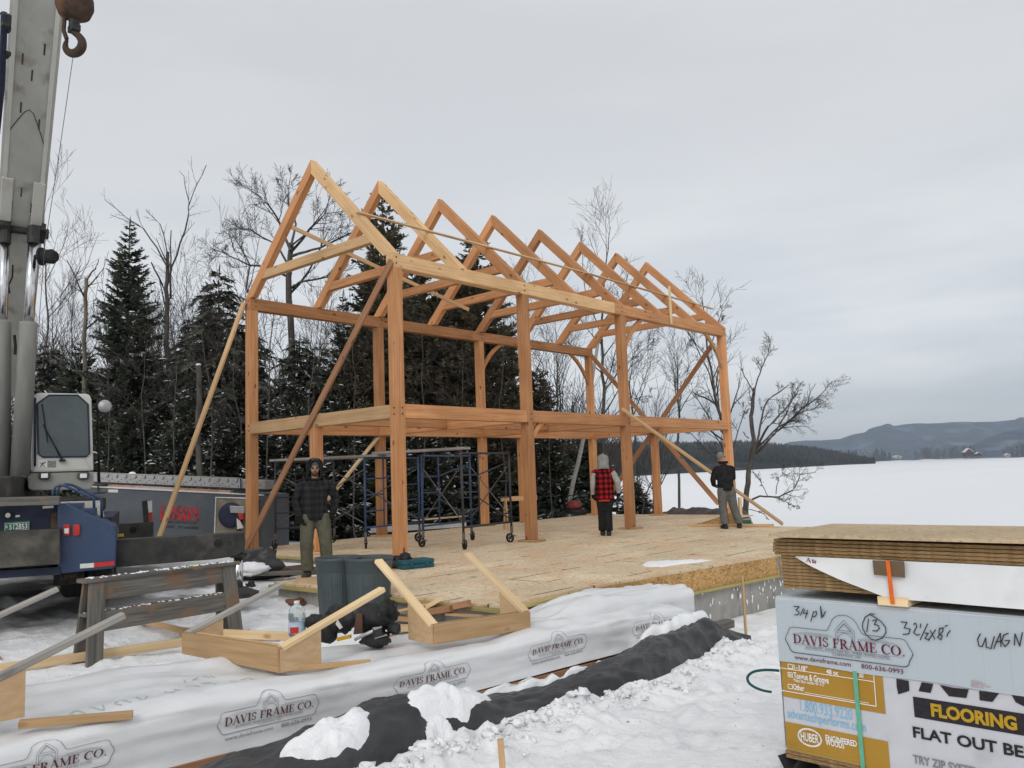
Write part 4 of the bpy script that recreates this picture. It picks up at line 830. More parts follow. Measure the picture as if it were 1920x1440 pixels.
for k in (.42, .62): 
    c_ = TA + tdir * k - tN * .3; m.lathe([(0, -.12), (.33, -.12), (.38, -.08), (.38, .08), (.33, .12), (0, .12)], V((c_.x, c_.y, .1)), tN, 24)
m.build('wheel', RUBBER, tr)
# ================================================================ timber packs in printed white wrap
WRAP = mat('white_wrap', (.67, .68, .69), (.74, .75, .76), 2.2, .36, .35, 6, (1, .6, 1), spec=.4, c3=(.63, .635, .64), p3=.6, s3=3)
def wrapsurf(x0, y0, y1, slope, wfun, ztop, zbot, seed, amp=.02):
    """draped parcel lying along Y: v runs 0..1 up the front face, 1..2 across the top, 2..3 down the back"""
    def S(y, v):
        xf = x0 + slope * (y + 6.1); wd = wfun(y); zt = ztop(y) if callable(ztop) else ztop; zb = zbot(y) if callable(zbot) else zbot
        rr = .05
        if v <= 1: x = xf - .02 * v - .012 * math.sin(v * 6); z = zb + (zt - zb) * v; k = sst(.8, 1, v); x -= k * rr * .6; z -= k * rr * .5
        elif v <= 2:
            t = v - 1; x = xf - .02 - rr * .6 - (wd - .1) * t; z = zt - rr * .5 * (1 - sst(0, .12, t)) - rr * .5 * sst(.88, 1, t)
            z += -.03 * math.sin(math.pi * t) * abs(math.sin(y * 1.9 + seed)) + .02 * fbm(y * 1.2, t * 3, seed, 3)
        else: t = v - 2; x = xf - wd - .02 * t; z = zt - rr * .5 + (zb - zt) * t
        wr = amp * fbm(y * .9 + v * 1.2, v * 4.5, seed, 2) + amp * .35 * fbm(y * 3.1 + v * 2.5, v * 7, seed + 4, 2)
        # sharp creases where the sheet is pulled tight
        wr += .03 * (.3 - abs(fbm(y * 1.1 + v * 2.0, v * 3.2 - y * .5, seed + 9, 2))) * 1.6 + .008 * (.3 - abs(fbm(y * 4 - v * 3, v * 6, seed + 2, 2)))
        # long drag folds along the length near the top edge
        wr += amp * .5 * math.sin(v * 19 + y * 1.3 + 2 * fbm(y * .7, v, seed, 2)) * math.exp(-((v - .95) / .3) ** 2)
        if v < 1: wr *= .45 + .55 * sst(.75, 1, v)
        if v <= 1: x += wr * .8
        elif v <= 2: z += wr * .9
        e0, e1 = sst(0, .18, y - y0), sst(0, .14, y1 - y)
        if v <= 2: z -= (1 - e1) * .06 * (1 if v > .5 else 0)
        return V((x, y, z))
    return S
def parcel(name, S, y0, y1, dy, label, cat, mt=WRAP, nv=54):
    m = MB(); n = int((y1 - y0) / dy); K = nv
    vs = [S(y0 + (y1 - y0) * i / n, 3 * k / K) for i in range(n + 1) for k in range(K + 1)]
    fs = [(i * (K + 1) + k, i * (K + 1) + k + 1, (i + 1) * (K + 1) + k + 1, (i + 1) * (K + 1) + k) for i in range(n) for k in range(K)]
    m.add(vs, fs)
    # crumpled end caps, folded in like a gift wrap
    for y, s in ((y0, -1), (y1, 1)):
        i = 0 if s < 0 else n; ring = vs[i * (K + 1):(i + 1) * (K + 1)]; c = sum(ring, V()) / len(ring); rows = [ring]
        for q in (.97, .8, .5, .15): rows.append([c + (p - c) * q + V((.02 * fbm(p.z * 6, q * 5, 3, 2), s * (.03 + .045 * (1 - q)) + .02 * fbm(p.x * 5, p.z * 5 + q * 3, 7, 3), 0)) for p in ring])
        for a, b in zip(rows[:-1], rows[1:]):
            L0 = len(m.v); m.add(a + b, [(k, k + 1, K + 2 + k, K + 1 + k) for k in range(K)])
        m.add(rows[-1], [tuple(range(K + 1))])
    t = thing(name, S((y0 + y1) / 2, 0), label, cat)
    o = m.build('wrap', mt, t, smooth=True)
    return t
w1 = lambda y: 1.72 - .55 * sst(-6.6, -4.2, y)
S1 = wrapsurf(5.70, -11.5, -1.2, .135, w1, lambda y: -.105 + .02 * math.sin(y * 1.7), lambda y: -.50 + .012 * (y + 6), 3)
pk1 = parcel('timber_pack', S1, -11.5, -1.2, .05, 'long low timber pack in white printed wrap, running from the bottom left corner', 'timber pack')
for i in range(-1, 4):
    yc = -6.1 + 1.43 * i; I = logo(i); ww = .77
    def sf(x, y, yc=yc):
        v = .54 + y * ww / .42; Y = yc + x * ww; p = S1(Y, v); e_ = .01
        n_ = (S1(Y + e_, v) - S1(Y - e_, v)).cross(S1(Y, v + e_) - S1(Y, v - e_)).normalized()
        if n_.x < 0 and v < 1: n_ = -n_
        if v >= 1 and n_.z < 0: n_ = -n_
        return p + n_ * .009
    I.build('printed_logo', [INKF, INKM, INKF], pk1, sf)
# green crayon scrawl on the top sheet
def top1(a0, b0):
    def sf(x, y):
        p = S1(a0 + x, 1 + b0 + y); e_ = .01; n_ = (S1(a0 + x + e_, 1 + b0 + y) - S1(a0 + x - e_, 1 + b0 + y)).cross(S1(a0 + x, 1 + b0 + y + e_) - S1(a0 + x, 1 + b0 + y - e_)).normalized()
        return p + (n_ if n_.z > 0 else -n_) * .004
    return sf
GREENI = ink('green_crayon', (.36, .47, .43)); I = Ink()
for pts in ([(0, 0), (0, .1), (.05, .12), (.06, .0)], [(.12, .11), (.16, .02), (.2, .1)], [(.27, .02), (.25, .06), (.31, .11), (.33, .02)], [(.4, .1), (.4, 0), (.46, .06)], [(.62, .12), (.6, .02), (.65, .04)], [(.68, .1), (.66, .02)], [(.76, .1), (.82, .12), (.8, .05), (.8, .03)]): I.add(stroke(seg(pts, 3), .008))
I.build('crayon_writing', [GREENI], pk1, top1(-7.25, .14)); 
I = Ink()
for pts in ([(0, 0), (0, .12), (.06, .12), (.06, .01)], [(.16, .0), (.2, .1)], [(.26, .08), (.34, .1), (.3, 0)], [(-.05, .2), (-.02, .26)], [(.06, .2), (.02, .23), (.07, .25)], [(.13, .2), (.13, .27)], [(.16, .2), (.16, .27)]): I.add(stroke(seg(pts, 3), .008))
I.build('crayon_writing', [GREENI], pk1, top1(-6.35, .16))
for i, y in enumerate((-9.6, -7.4, -5.1, -2.6)):       # timber bearers and skids below
    x = 5.7 + .135 * (y + 6.1); timber('skid', (x - 1.2, y, -.55), (x + .02, y, -.55), .1, .09, BROWNB, pk1)
for a, b in ((-11.3, -6.35), (-6.33, -1.6)): 
    f_ = lambda y: 5.66 + .135 * (y + 6.1)
    timber('bottom_timber', (f_(a), a, -.53), (f_(b), b, -.515), .09, .07, BROWNB, pk1)
S2 = wrapsurf(5.47, -3.6, -.25, .1, lambda y: .68, lambda y: .0 + .03 * math.sin((y + 3) * 1.6) - .10 * sst(-2.0, -2.9, y), -.6, 11, .05)
pk2 = parcel('timber_pack', S2, -2.95, -.55, .05, 'shorter white wrapped pack lying behind the long one, against the concrete wall', 'timber pack', nv=48)

# ================================================================ pile under black tarpaulin with snow
TARP = mat('black_tarp', (.02, .02, .021), (.042, .042, .043), 3, .4, .8, 11, (1, .45, 1), spec=.4, c3=(.06, .06, .058), p3=.66, s3=4)
def tarpS(y, v):
    """v 0..1 : front foot -> ridge -> back foot"""
    t = (y + 8.2) / 7.9; xc = 6.36 + .075 * (y + 5.5); hmul = 1.0
    wd = .32 + .13 * sst(-5, -6.6, y); zg = -.70; zt = -.35 + .12 * math.exp(-((y + 5.45) / .55) ** 2) - .10 * math.exp(-((y + 3.9) / .85) ** 2) + .05 * sst(-3, -1, y) - .06 * sst(-6, -7.4, y)
    xc += -.1 * math.exp(-((y + 5.6) / .8) ** 2) - .1 * sst(-5.9, -7, y) - .36 * sst(-3.2, -.8, y); zt -= .03 * sst(-1.5, -.6, y)
    s = v * 2 - 1; pr = 1 - abs(s) ** 3.0
    x = xc - wd * s * (1.0 - .1 * pr); z = zg + (zt - zg) * pr ** .85
    q = .014 * math.sin(y * 11 + 2.5 * fbm(y, v * 2, 1, 2)) * (1 - pr * .6) + .03 * fbm(y * 1.3, v * 3, 2, 3) + .05 * (.25 - abs(fbm(y * 2.4 + v * 2, v * 4 - y, 6, 2))) + .02 * (.25 - abs(fbm(y * 6 - v * 5, v * 7, 16, 2)))
    x += -s * q; z += q * .8 * pr
    e1 = sst(-.5, -1.0, y); 
    z = zg + (z - zg) * (.55 + .45 * e1)
    return V((x, y, z))
tp_ = thing('tarp_pile', (6.3, -4, -.65), 'long low lumber pile under a wrinkled black tarpaulin, half buried in snow', 'tarp')
m = MB(); n = 330; K = 60; y0, y1 = -8.6, -.6
vs = [tarpS(y0 + (y1 - y0) * i / n, k / K) for i in range(n + 1) for k in range(K + 1)]
m.add(vs, [(i * (K + 1) + k, i * (K + 1) + k + 1, (i + 1) * (K + 1) + k + 1, (i + 1) * (K + 1) + k) for i in range(n) for k in range(K)])
ring = vs[-(K + 1):]; c_ = V((6.62, y1 + .25, -.58)); m.add(ring + [ring[k] + (c_ - ring[k]) * .45 + V((0, .04, -.02)) for k in range(K + 1)] + [c_], [(k, k + 1, K + 2 + k, K + 1 + k) for k in range(K)] + [(K + 1 + k, K + 2 + k, 2 * K + 2) for k in range(K)])
m.build('tarpaulin', TARP, tp_, smooth=True)
timber('lumber_end', (6.27, -1.0, -.47), (6.33, -.3, -.47), .14, .09, GREYW, tp_)
def tarpz(x, y):
    best = min((tarpS(y, k / 60) for k in range(61)), key=lambda p: abs(p.x - x)); return best.z
def snowon(cx, cy, rx, ry, h, seed, label):
    pts = [(cx + rx * math.cos(a), cy + ry * math.sin(a)) for a in [2 * math.pi * i / 12 for i in range(12)]]
    return patch('snow_clump', pts, lambda x, y: tarpz(x, y) - .012, h * 1.25, SNOWC, label, 'snow', .26, seed)
snowon(6.40, -4.97, .16, .42, .07, 1, 'large rounded snow clump on top of the black tarp, nearest its hump')
snowon(6.36, -6.05, .15, .36, .06, 2, 'ragged snow slab on the near end of the black tarp, at the bottom edge')
snowon(6.58, -5.22, .1, .16, .04, 3, 'small snow scrap on the tarp front below the large clump')
snowon(6.24, -3.45, .10, 1.05, .09, 4, 'strip of snow lying along the back edge of the black tarp')
snowon(6.38, -3.0, .05, .08, .025, 5, 'small icy snow spot on the middle of the black tarp')
snowon(6.27, -1.5, .15, .72, .09, 6, 'long snow drift covering the far end of the black tarp')
for i in range(3):
    x = 6.10 + .11 * i; y = -3.9 + i
# loose snow clods kicked up along the foot of the tarp
m = MB()
for i in range(900):
    y = rnd.uniform(-7.6, .2); x = 6.80 + .085 * (y + 5.5) - .36 * sst(-3.2, -.8, y) + abs(rnd.gauss(0, .15)) - .04; s_ = min(.045, .008 + rnd.expovariate(95)); k0 = len(m.v); ax_, ay_, az_ = rnd.uniform(.7, 1.5), rnd.uniform(.7, 1.5), rnd.uniform(.5, .9)
    m.ball((0, 0, 0), 1, n=8, m=6); zz_ = gz(x, y)
    for q in range(k0, len(m.v)): a_ = V(m.v[q]); f_ = s_ * (1 + .9 * fbm(a_.x * 1.3 + i * 3.1, a_.y * 1.3, a_.z * 1.3, 3)); m.v[q] = (x + a_.x * f_ * ax_, y + a_.y * f_ * ay_, zz_ - s_ * .05 + a_.z * f_ * az_)
tag(m.build('snow_clods', SNOWC, smooth=True), 'loose snow clods along the foot of the black tarp', 'snow', kind='stuff')
lath = board('wood_lath', atz(745, 1310, -.58) if 0 else (5.98, -3.0, -.56), (6.18, -1.45, -.5), .05, .02, TAN, 'thin brown lath sticking out of the snow between white pack and black tarp', 'lath')

# ================================================================ sheathing bundle with cover, bottom right
aS = 5.0; BX = at(1455, 1119, aS); bz = BX.z
ang = R(-3.5); ex = V((math.cos(ang), math.sin(ang), 0)); ey = V((-ex.y, ex.x, 0)); bw, bl = .83, 2.44
BZ0 = at(1453, 1408, aS).z
bd_ = thing('board_bundle', V((BX.x, BX.y, BZ0)) + ex * bl / 2, 'big strapped bundle of floor boards with printed yellow and white cover, bottom right', 'board bundle')
BM = lambda x, y, z: V((BX.x, BX.y, 0)) + ex * x + ey * y + LZ * z
def bbox(name, x0, x1, y0, y1, z0, z1, mt, par, bevel=0.004, lab=None):
    m = MB(); p = [BM(x, y, z0) for x, y in ((x0, y0), (x1, y0), (x1, y1), (x0, y1))]; m.prism(p, LZ * (z1 - z0)); return m.build(name, mt, par, W=frame_m(BM(x0, y0, z0), ex, ey), bevel=bevel, label=lab)
COVER = mat('cover_paper', (.50, .51, .545), (.55, .56, .6), 5, .55, .03, 40, spec=.3, c3=(.42, .42, .44), p3=.7, s3=3)
MUST = mat('mustard_print', (.35, .19, .022), (.40, .225, .03), 3, .55, c3=(.26, .15, .03), p3=.68)
BLUEW = mat('pale_blue_wrap', (.40, .455, .50), (.46, .515, .555), 90, .45, .05, 60, (60, 1, .3), spec=.35, c3=(.42, .44, .45), p3=.66, s3=1.5)
bbox('cover', 0, bl, 0, bw, BZ0 + .036, bz - .004, COVER, bd_, .006)
for k in range(2): bbox('bottom_board', -.012 + .008 * k, bl, .004 - .01 * k, bw, BZ0 - .018 - .02 * k + .034, BZ0 + .0345 - .02 * k, SHEETE, bd_, .002)
for x in (.35, 1.22, 2.1): bbox('skid', x, x + .09, -.02, bw + .02, BZ0 - .11, BZ0 - .006, GREYW, bd_, .004)
# print on the long face: map by photo proportions
FN = -ey
def fh(px, py): return hit(px, py, BX, FN)
def fq(name, q, mt, off=.003, par=None, lab=None):
    me = MB(); p = [fh(*a) + FN * off for a in q]; me.add(p, [tuple(range(len(p)))]); return me.build(name, mt, par or bd_, label=lab)
def vl(px, y_a, y_b): pass
Lh = lambda P: ((P - BX).dot(ex), P.z)
def face(px, py): return Lh(fh(px, py))
zY0 = face(1455, 1238)[1]; xY = face(1657, 1290)[0]
def fr_(x0, x1, z0, z1, name, mt, off=.003):
    m = MB(); p = [BM(x, -off, z) for x, z in ((x0, z0), (x1, z0), (x1, z1), (x0, z1))]; m.add(p, [(0, 1, 2, 3)]); return m.build(name, mt, bd_)
z1a = face(1455, 1303)[1]; z2a = face(1455, 1349)[1]
fr_(.004, xY, z1a, zY0 + .05, 'mustard_panel', MUST); fr_(.004, xY, BZ0 + .04, z2a, 'mustard_panel', MUST)
wb = fr_(face(1714, 1330)[0], bl - .01, face(1714, 1344)[1], face(1714, 1306)[1], 'black_band', INKK)
# pale blue wrapper sheet folded over the top with the seller's plate
wz0 = zY0; m = MB()
cols = 40
top = [(-.005 + (bl + .008) * i / cols) for i in range(cols + 1)]
vs = []
for x in top:
    zz = wz0 + .004 * math.sin(x * 9); vs += [BM(x, -.007 - .004 * abs(math.sin(x * 5)), zz), BM(x, -.006, (zz + bz) / 2), BM(x, -.005, bz - .02), BM(x, .01, bz + .004), BM(x, bw * .5, bz + .004 + .003 * math.sin(x * 7)), BM(x, bw + .004, bz + .003), BM(x, bw + .005, bz - .25)]
m.add(vs, [(i * 7 + k, i * 7 + k + 1, i * 7 + 8 + k, i * 7 + 7 + k) for i in range(cols) for k in range(6)])
m.build('wrapper_sheet', BLUEW, bd_)
m = MB(); m.add([BM(-.006, 0, BZ0 + .05), BM(-.006, bw, BZ0 + .05), BM(-.006, bw, bz), BM(-.006, 0, bz)], [(0, 1, 2, 3)]); m.build('end_flap', COVER, bd_)
ww = .74; lx0, lz0 = face(1593, 1218); lx_a = face(1474.5, 1196)[0]; lx_b = face(1714, 1226)[0]; ww = lx_b - lx_a; lxc = (lx_a + lx_b) / 2; lzc = face(1593, 1211)[1]
logo(0).build('printed_logo', [INKD, INKR, INKR], bd_, lambda x, y: BM(lxc + x * ww, -.016, lzc + y * ww))
def pr(I, name, mats, x0, z0, s=1.0): I.build(name, mats, bd_, lambda x, y: BM(x0 + x * s, -.0045, z0 + y * s))
# handwriting in marker: strokes traced on the sheet
I = Ink()
def hw(pts): I.add(stroke([face(1440 + x / 6.4, 1080 + y / 6.4) for x, y in pts], .006))
hw([(325, 360), (390, 365), (350, 405), (385, 425), (390, 445), (365, 462), (335, 460)]); hw([(440, 385), (405, 465)]); hw([(455, 400), (440, 440), (495, 445)]); hw([(490, 405), (465, 500)])
hw([(560, 425), (545, 480), (530, 540)]); hw([(560, 430), (595, 420), (600, 450), (575, 485), (545, 475)]); hw([(655, 500), (645, 360), (670, 490), (705, 420)])
hw([(1290, 452), (1240, 450), (1180, 490), (1150, 560), (1150, 620), (1190, 700), (1260, 755), (1310, 765), (1390, 735), (1430, 670), (1425, 610), (1370, 540), (1300, 490), (1240, 460)])
hw([(1220, 510), (1200, 665)]); hw([(1265, 530), (1320, 520), (1290, 575), (1340, 590), (1350, 625), (1320, 655), (1270, 650)])
def hw2(pts): I.add(stroke([face(1680 + x / 4, 1080 + y / 4) for x, y in pts], .006))
hw2([(45, 340), (90, 345), (70, 385), (115, 395), (105, 430), (60, 435)]); hw2([(140, 360), (155, 350), (165, 375), (140, 420), (165, 440), (185, 435)]); hw2([(195, 355), (190, 385)]); hw2([(245, 355), (190, 475)]); hw2([(225, 425), (250, 425), (225, 465), (260, 475)])
hw2([(265, 405), (300, 470)]); hw2([(305, 400), (250, 480)]); hw2([(365, 385), (335, 390), (330, 430), (355, 445), (345, 475), (320, 455), (360, 410), (360, 385)]); hw2([(375, 375), (395, 365)]); hw2([(415, 405), (395, 430), (390, 450)])
hw2([(640, 430), (620, 470), (630, 520), (655, 525), (680, 460), (685, 530), (720, 540), (745, 450)]); hw2([(740, 540), (790, 425), (795, 525)]); hw2([(755, 490), (800, 485)]); hw2([(850, 425), (815, 440), (800, 490), (825, 525), (850, 500), (860, 480), (825, 480)]); hw2([(895, 515), (900, 430), (935, 520), (955, 420)])
I.build('marker_writing', [ink('black_marker', (.05, .05, .055))], bd_, lambda x, z: BM(x, -.0165, z))
# yellow panel lettering
I = Ink()
def tx(s, p0, p1, h, mi=0, bold=.0):
    a = face(*p0); b = face(*p1); I.add(fit(text2d(s, bold=bold), a[0], a[1], b[0], h), mi)
hcap = lambda px, ya, yb: abs(face(px, ya)[1] - face(px, yb)[1])
Z = lambda x, y: (1440 + x / 6.4, 1240 + y / 6.4)
tx('1-1/8"', Z(315, 90), Z(480, 100), hcap(1490, 1245.5, 1254.5), 0, .02); tx('48 oc', Z(705, 145), Z(850, 155), .026, 0, .02); tx('30', Z(1095, 188), Z(1152, 195), .026, 0, .02)
tx('Tongue & Groove', Z(315, 200), Z(735, 248), .036, 0, .02); tx('*Net face width 47-1/2"', Z(310, 240), Z(690, 285), .018, 0, .012); tx('Other', Z(310, 335), Z(442, 345), .034, 0, .02)
for y in (30, 130, 270):
    a = face(*Z(245, y)); b = face(*Z(300, y + 58)); I.add(stroke([(a[0], b[1]), (b[0], b[1]), (b[0], a[1]), (a[0], a[1])], .004, True))
    if y == 130: I.add(stroke([(a[0] + .008, b[1] + .008), (b[0] - .008, a[1] - .008)], .005)); I.add(stroke([(a[0] + .008, a[1] - .008), (b[0] - .008, b[1] + .008)], .005))
a = face(*Z(163, 345)); b = face(*Z(1303, 528)); ft_ = zY0 + .02
I.add(stroke([(a[0], ft_), (a[0], a[1]), (b[0], a[1]), (b[0], ft_)], .0045)); zl = face(*Z(168, 78))[1]; I.add(stroke([(a[0], zl), (b[0], zl)], .004)); zl = face(*Z(500, 380))[1]; I.add(stroke([(face(*Z(450, 380))[0], zl), (face(*Z(1210, 470))[0], zl)], .003))
tx('1.800.933.9220', Z(395, 590), Z(1020, 690), .062, 1, -.004); tx('advantechperforms.com', Z(240, 668), Z(1180, 820), .052, 1, .0)
# oval mark
oc = face(*Z(505, 912)); orx = (face(*Z(640, 912))[0] - face(*Z(370, 912))[0]) / 2; orz = hcap(1520, 1366, 1397) / 2
I.add(stroke(arc(oc[0], oc[1], orx, orz, 0, 360, 30), .010)); 
I.add(fit(text2d('HUBER', bold=.015), oc[0] - orx * .78, oc[1] - orz * .5, oc[0] + orx * .78, orz * 1.0), 0)
tx('ENGINEERED', Z(698, 945), Z(1072, 1005), .032, 0, .025); tx('WOODS', Z(698, 998), Z(922, 1030), .032, 0, .025)
for k in range(10):
    z_ = face(*Z(200, 1000))[1] - .0135 * k
    if z_ > BZ0 + .05: I.add(stroke([(face(*Z(190, 1000))[0], z_), (face(*Z(1150 - (k * 37) % 160, 1000))[0], z_)], .0035), 3)
# big dark lettering on the white part
for nm in ():
    pass
I.build('panel_lettering', [INKW, ink('light_blue_print', (.16, .42, .62)), INKK, ink('pale_yellow_print', (.42, .29, .08))], bd_, lambda x, z: BM(x, -.0055, z))
I = Ink(); Q = lambda x, y: (1680 + x / 4, 1080 + y / 4)
tx('FLOORING', Q(268, 1045), Q(912, 1140), hcap(1760, 1318.5, 1342), 1, .045)
tx('FLAT OUT BEST', Q(133, 1205), Q(1130, 1375), hcap(1716, 1361, 1381), 2, .03); tx('TRY ZIP SYSTEM', Q(133, 1398), Q(640, 1480), .042, 3, .03)
# feet of the large product word whose upper half the wrapper hides
zf = wz0 - .01
a = lambda x, y: face(*Q(x, y))
for pts in ([(5, 768), (98, 785), (103, 860), (20, 886), (8, 830)], [(195, 795), (282, 808), (262, 876), (172, 862)], [(330, 815), (400, 900), (530, 914), (548, 848), (440, 838)], [(627, 860), (775, 878), (725, 943), (630, 930)], [(870, 890), (900, 945), (960, 975), (1100, 960), (1120, 900)]):
    q = [a(*p) for p in pts]; q = [(p[0], min(p[1], zf + .03)) for p in q]; I.add(([(p[0], p[1]) for p in q], [tuple(range(len(q)))]), 2)
I.build('slogan_lettering', [INKW, ink('gold_print', (.42, .26, .02)), INKK, ink('grey_print', (.2, .2, .21))], bd_, lambda x, z: BM(x, -.0055, z))
I = Ink()
for k in range(4): tx(['WARNING: W A', 'CONSUMER SAFETY', 'KEEP DRY UNTIL USED', 'INSTALLATION'][k], Q(570, 785 + k * 14), Q([655, 680, 715, 665][k], 790 + k * 14), .0075, 0)
I.build('small_print', [ink('faint_red_print', (.38, .17, .17))], bd_, lambda x, z: BM(x, -.0165, z))
# green strap
xs_ = face(1611, 1330)[0]
GST = mat('green_strap', (.10, .36, .24), (.13, .42, .28), 20, .4)
m = MB(); m.prism([BM(xs_ - .012, -.012, BZ0 - .03), BM(xs_ + .012, -.012, BZ0 - .03), BM(xs_ + .008, -.012, wz0 + .004), BM(xs_ - .016, -.012, wz0 + .004)], -FN * .003); m.build('strap', GST, bd_)
# ---- upper bundle of loose sheets, partly wrapped
uz0 = at(1468, 1101, aS).z + .0
ub = thing('sheathing_stack', BM(bl / 2, bw / 2, bz + .05), 'stack of brown panels in torn white wrap with orange strap, atop the printed bundle', 'sheathing stack')
for x in (.62, 1.75): bbox('spacer_block', x, x + .16, -.035, bw, bz + .008, uz0 - .001, PINE, ub, .004)
zt = at(1455, 1010, aS).z; nlow = 10; hl = (at(1468, 1040, aS).z - uz0); tt = hl / nlow
for k in range(nlow): bbox('panel', .045 + rnd.uniform(-.004, .004), bl + rnd.uniform(-.01, .01), .01 + rnd.uniform(-.004, .004), bw, uz0 + k * tt, uz0 + (k + 1) * tt - .0025, SHEETE, ub, .0015)
zm = uz0 + hl; tt2 = (zt - zm) / 5
for k in range(5): bbox('panel', .012 + rnd.uniform(-.006, .006), bl, -.008 + rnd.uniform(-.012, .006), bw, zm + k * tt2, zm + (k + 1) * tt2 - .003, SHEETE, ub, .0015)
P0 = at(1440, 996, aS - .06); tz = P0.z
m = MB(); ang2 = R(2); e2 = V((math.cos(R(-2)), math.sin(R(-2)), 0)); f2 = V((-e2.y, e2.x, 0))
b0 = V((P0.x, P0.y, zt + .016))
m.prism([b0, b0 + e2 * 2.5, b0 + e2 * 2.5 + f2 * .92, b0 + f2 * .92], LZ * .019); m.build('top_panel', [SHEET], ub, W=frame_m(b0, e2, f2), bevel=.002)
m = MB(); m.prism([b0 + V((.02, .3, .0195)) , b0 + e2 * 2.5 + V((0, .3, .0195)), b0 + e2 * 2.5 + V((0, .34, .0195)), b0 + V((.02, .34, .0195))], LZ * .001)
# white torn wrap hanging over the front edge of the lower sheets
m = MB(); n = 60; K = 8
xw0 = face(1495, 1038)[0]; zt0 = zm - .002
def wlow(x):
    t = (x - xw0) / (face(1668, 1105)[0] - xw0)
    lo = zt0 - (zt0 - uz0 + .01) * min(1, max(0, t)) ** .85
    return min(zt0 - .002, lo) if t < 1 else uz0 - .012
vs = []
for i in range(n + 1):
    x = xw0 + (bl - .02 - xw0) * (i / n) ** 1.3
    for k in range(K + 1):
        q = k / K; z = zt0 + (wlow(x) - zt0) * q; vs.append(BM(x, -.012 - .012 * q * (1 + .6 * math.sin(x * 6)) - .02 * q * math.exp(-((x - xw0 - .28) / .2) ** 2) + .006 * fbm(x * 5, z * 9, 1, 2), z))
m.add(vs, [(i * (K + 1) + k, i * (K + 1) + k + 1, (i + 1) * (K + 1) + k + 1, (i + 1) * (K + 1) + k) for i in range(n) for k in range(K)]); m.build('torn_wrap', WRAP, ub, smooth=True)
I = Ink(); I.add(roman('AR', 0, 1, 0, .9, 1.1), 0); qa = face(1515, 1041); qb = face(1537, 1050)
I.build('wrap_print', [INKR], ub, lambda x, y: BM(qa[0] + (qb[0] - qa[0]) * x, -.034, qa[1] - .034 + y * .03 - x * .02))
I = Ink(); I.add(stroke([(0, 0), (.03, .03), (.06, .02)], .003)); I.add(stroke([(.0, -.02), (.05, -.03), (.09, .0)], .003)); qc = face(1556, 1047)
m = MB(); cx0 = face(1642, 1049); m.prism([BM(cx0[0], -.045, cx0[1]), BM(face(1701, 1051)[0], -.045, face(1701, 1051)[1]), BM(face(1702, 1082)[0], -.04, face(1702, 1082)[1]), BM(cx0[0], -.04, face(1642, 1076)[1])], -FN * .004); m.build('cardboard_pad', mat('cardboard', (.13, .085, .05), (.17, .115, .07), 6, .8), ub)
so_ = face(1670, 1049); m = MB(); sx0 = face(1667, 1049)[0]; m.prism([BM(sx0, -.05, so_[1]), BM(sx0 + .022, -.05, so_[1]), BM(sx0 + .027, -.045, uz0 - .035), BM(sx0 + .005, -.045, uz0 - .035)], -FN * .003); m.build('strap', mat('orange_strap', (.68, .12, .01), (.75, .15, .015), 20, .45), ub)
m = MB(); m.prism([BM(-.01, .05, zm - .03), BM(.03, .02, zm - .01), BM(.03, .02, zm - .14), BM(.0, .06, zm - .1)], V((.002, .003, 0))); m.build('hanging_scrap', mat('grey_plastic', (.2, .2, .2), (.28, .28, .28), 5, .5), ub)
m = MB(); vs = [BM(-.05, -.02, BZ0 - .0), BM(.02, -.05, BZ0 - .09), BM(.1, -.06, BZ0 - .13), BM(.2, .1, BZ0 - .13), BM(-.02, .3, BZ0 - .02)]
m.add(vs, [(0, 1, 4), (1, 2, 3), (1, 3, 4)]); m.build('torn_flap', TARP, bd_)
# ---- stakes and strapping loop on the snow
sp_ = at(1399, 1192, 10.2)
board('survey_stake', V((sp_.x, sp_.y, sp_.z - .25)), at(1391.5, 1080, 10.25), .045, .025, TAN, 'thin wooden stake standing in the snow near the concrete wall', 'stake', None, up=RT)
s0 = at(938, 1386, 5.1)
board('survey_stake', V((s0.x + .03, s0.y, s0.z - .45)), s0, .038, .038, TAN, 'short square wooden stake poking up at the bottom edge of the snow', 'stake', None, up=RT)
m = MB(); hl_ = []
for i, (x, y) in enumerate([(1472, 1259), (1450, 1256.5), (1430, 1256.5), (1412, 1260), (1402, 1269), (1404, 1280), (1416, 1289), (1432, 1295), (1450, 1298)]):
    d = 6.8; P = at(x, y, d); P.z = max(P.z, gz(P.x, P.y) + .01); hl_.append(P)
sm = []
for i in range(len(hl_) - 1):
    for q in range(4):
        t = q / 4; a_, b_ = hl_[i], hl_[i + 1]; p_ = hl_[max(i - 1, 0)]; n_ = hl_[min(i + 2, len(hl_) - 1)]
        sm.append(a_ * 1 + (b_ - p_) * .5 * t + (2 * p_ - 5 * a_ + 4 * b_ - n_) * .5 * t * t + (3 * a_ - p_ - 3 * b_ + n_) * .5 * t ** 3)
m.tube(sm, .011, 6, ell=.4); tag(m.build('cut_strap', mat('dark_green_strap', (.01, .07, .075), rough=.4), smooth=True), 'loop of cut dark green strapping lying on the snow beside the board bundle', 'strap')
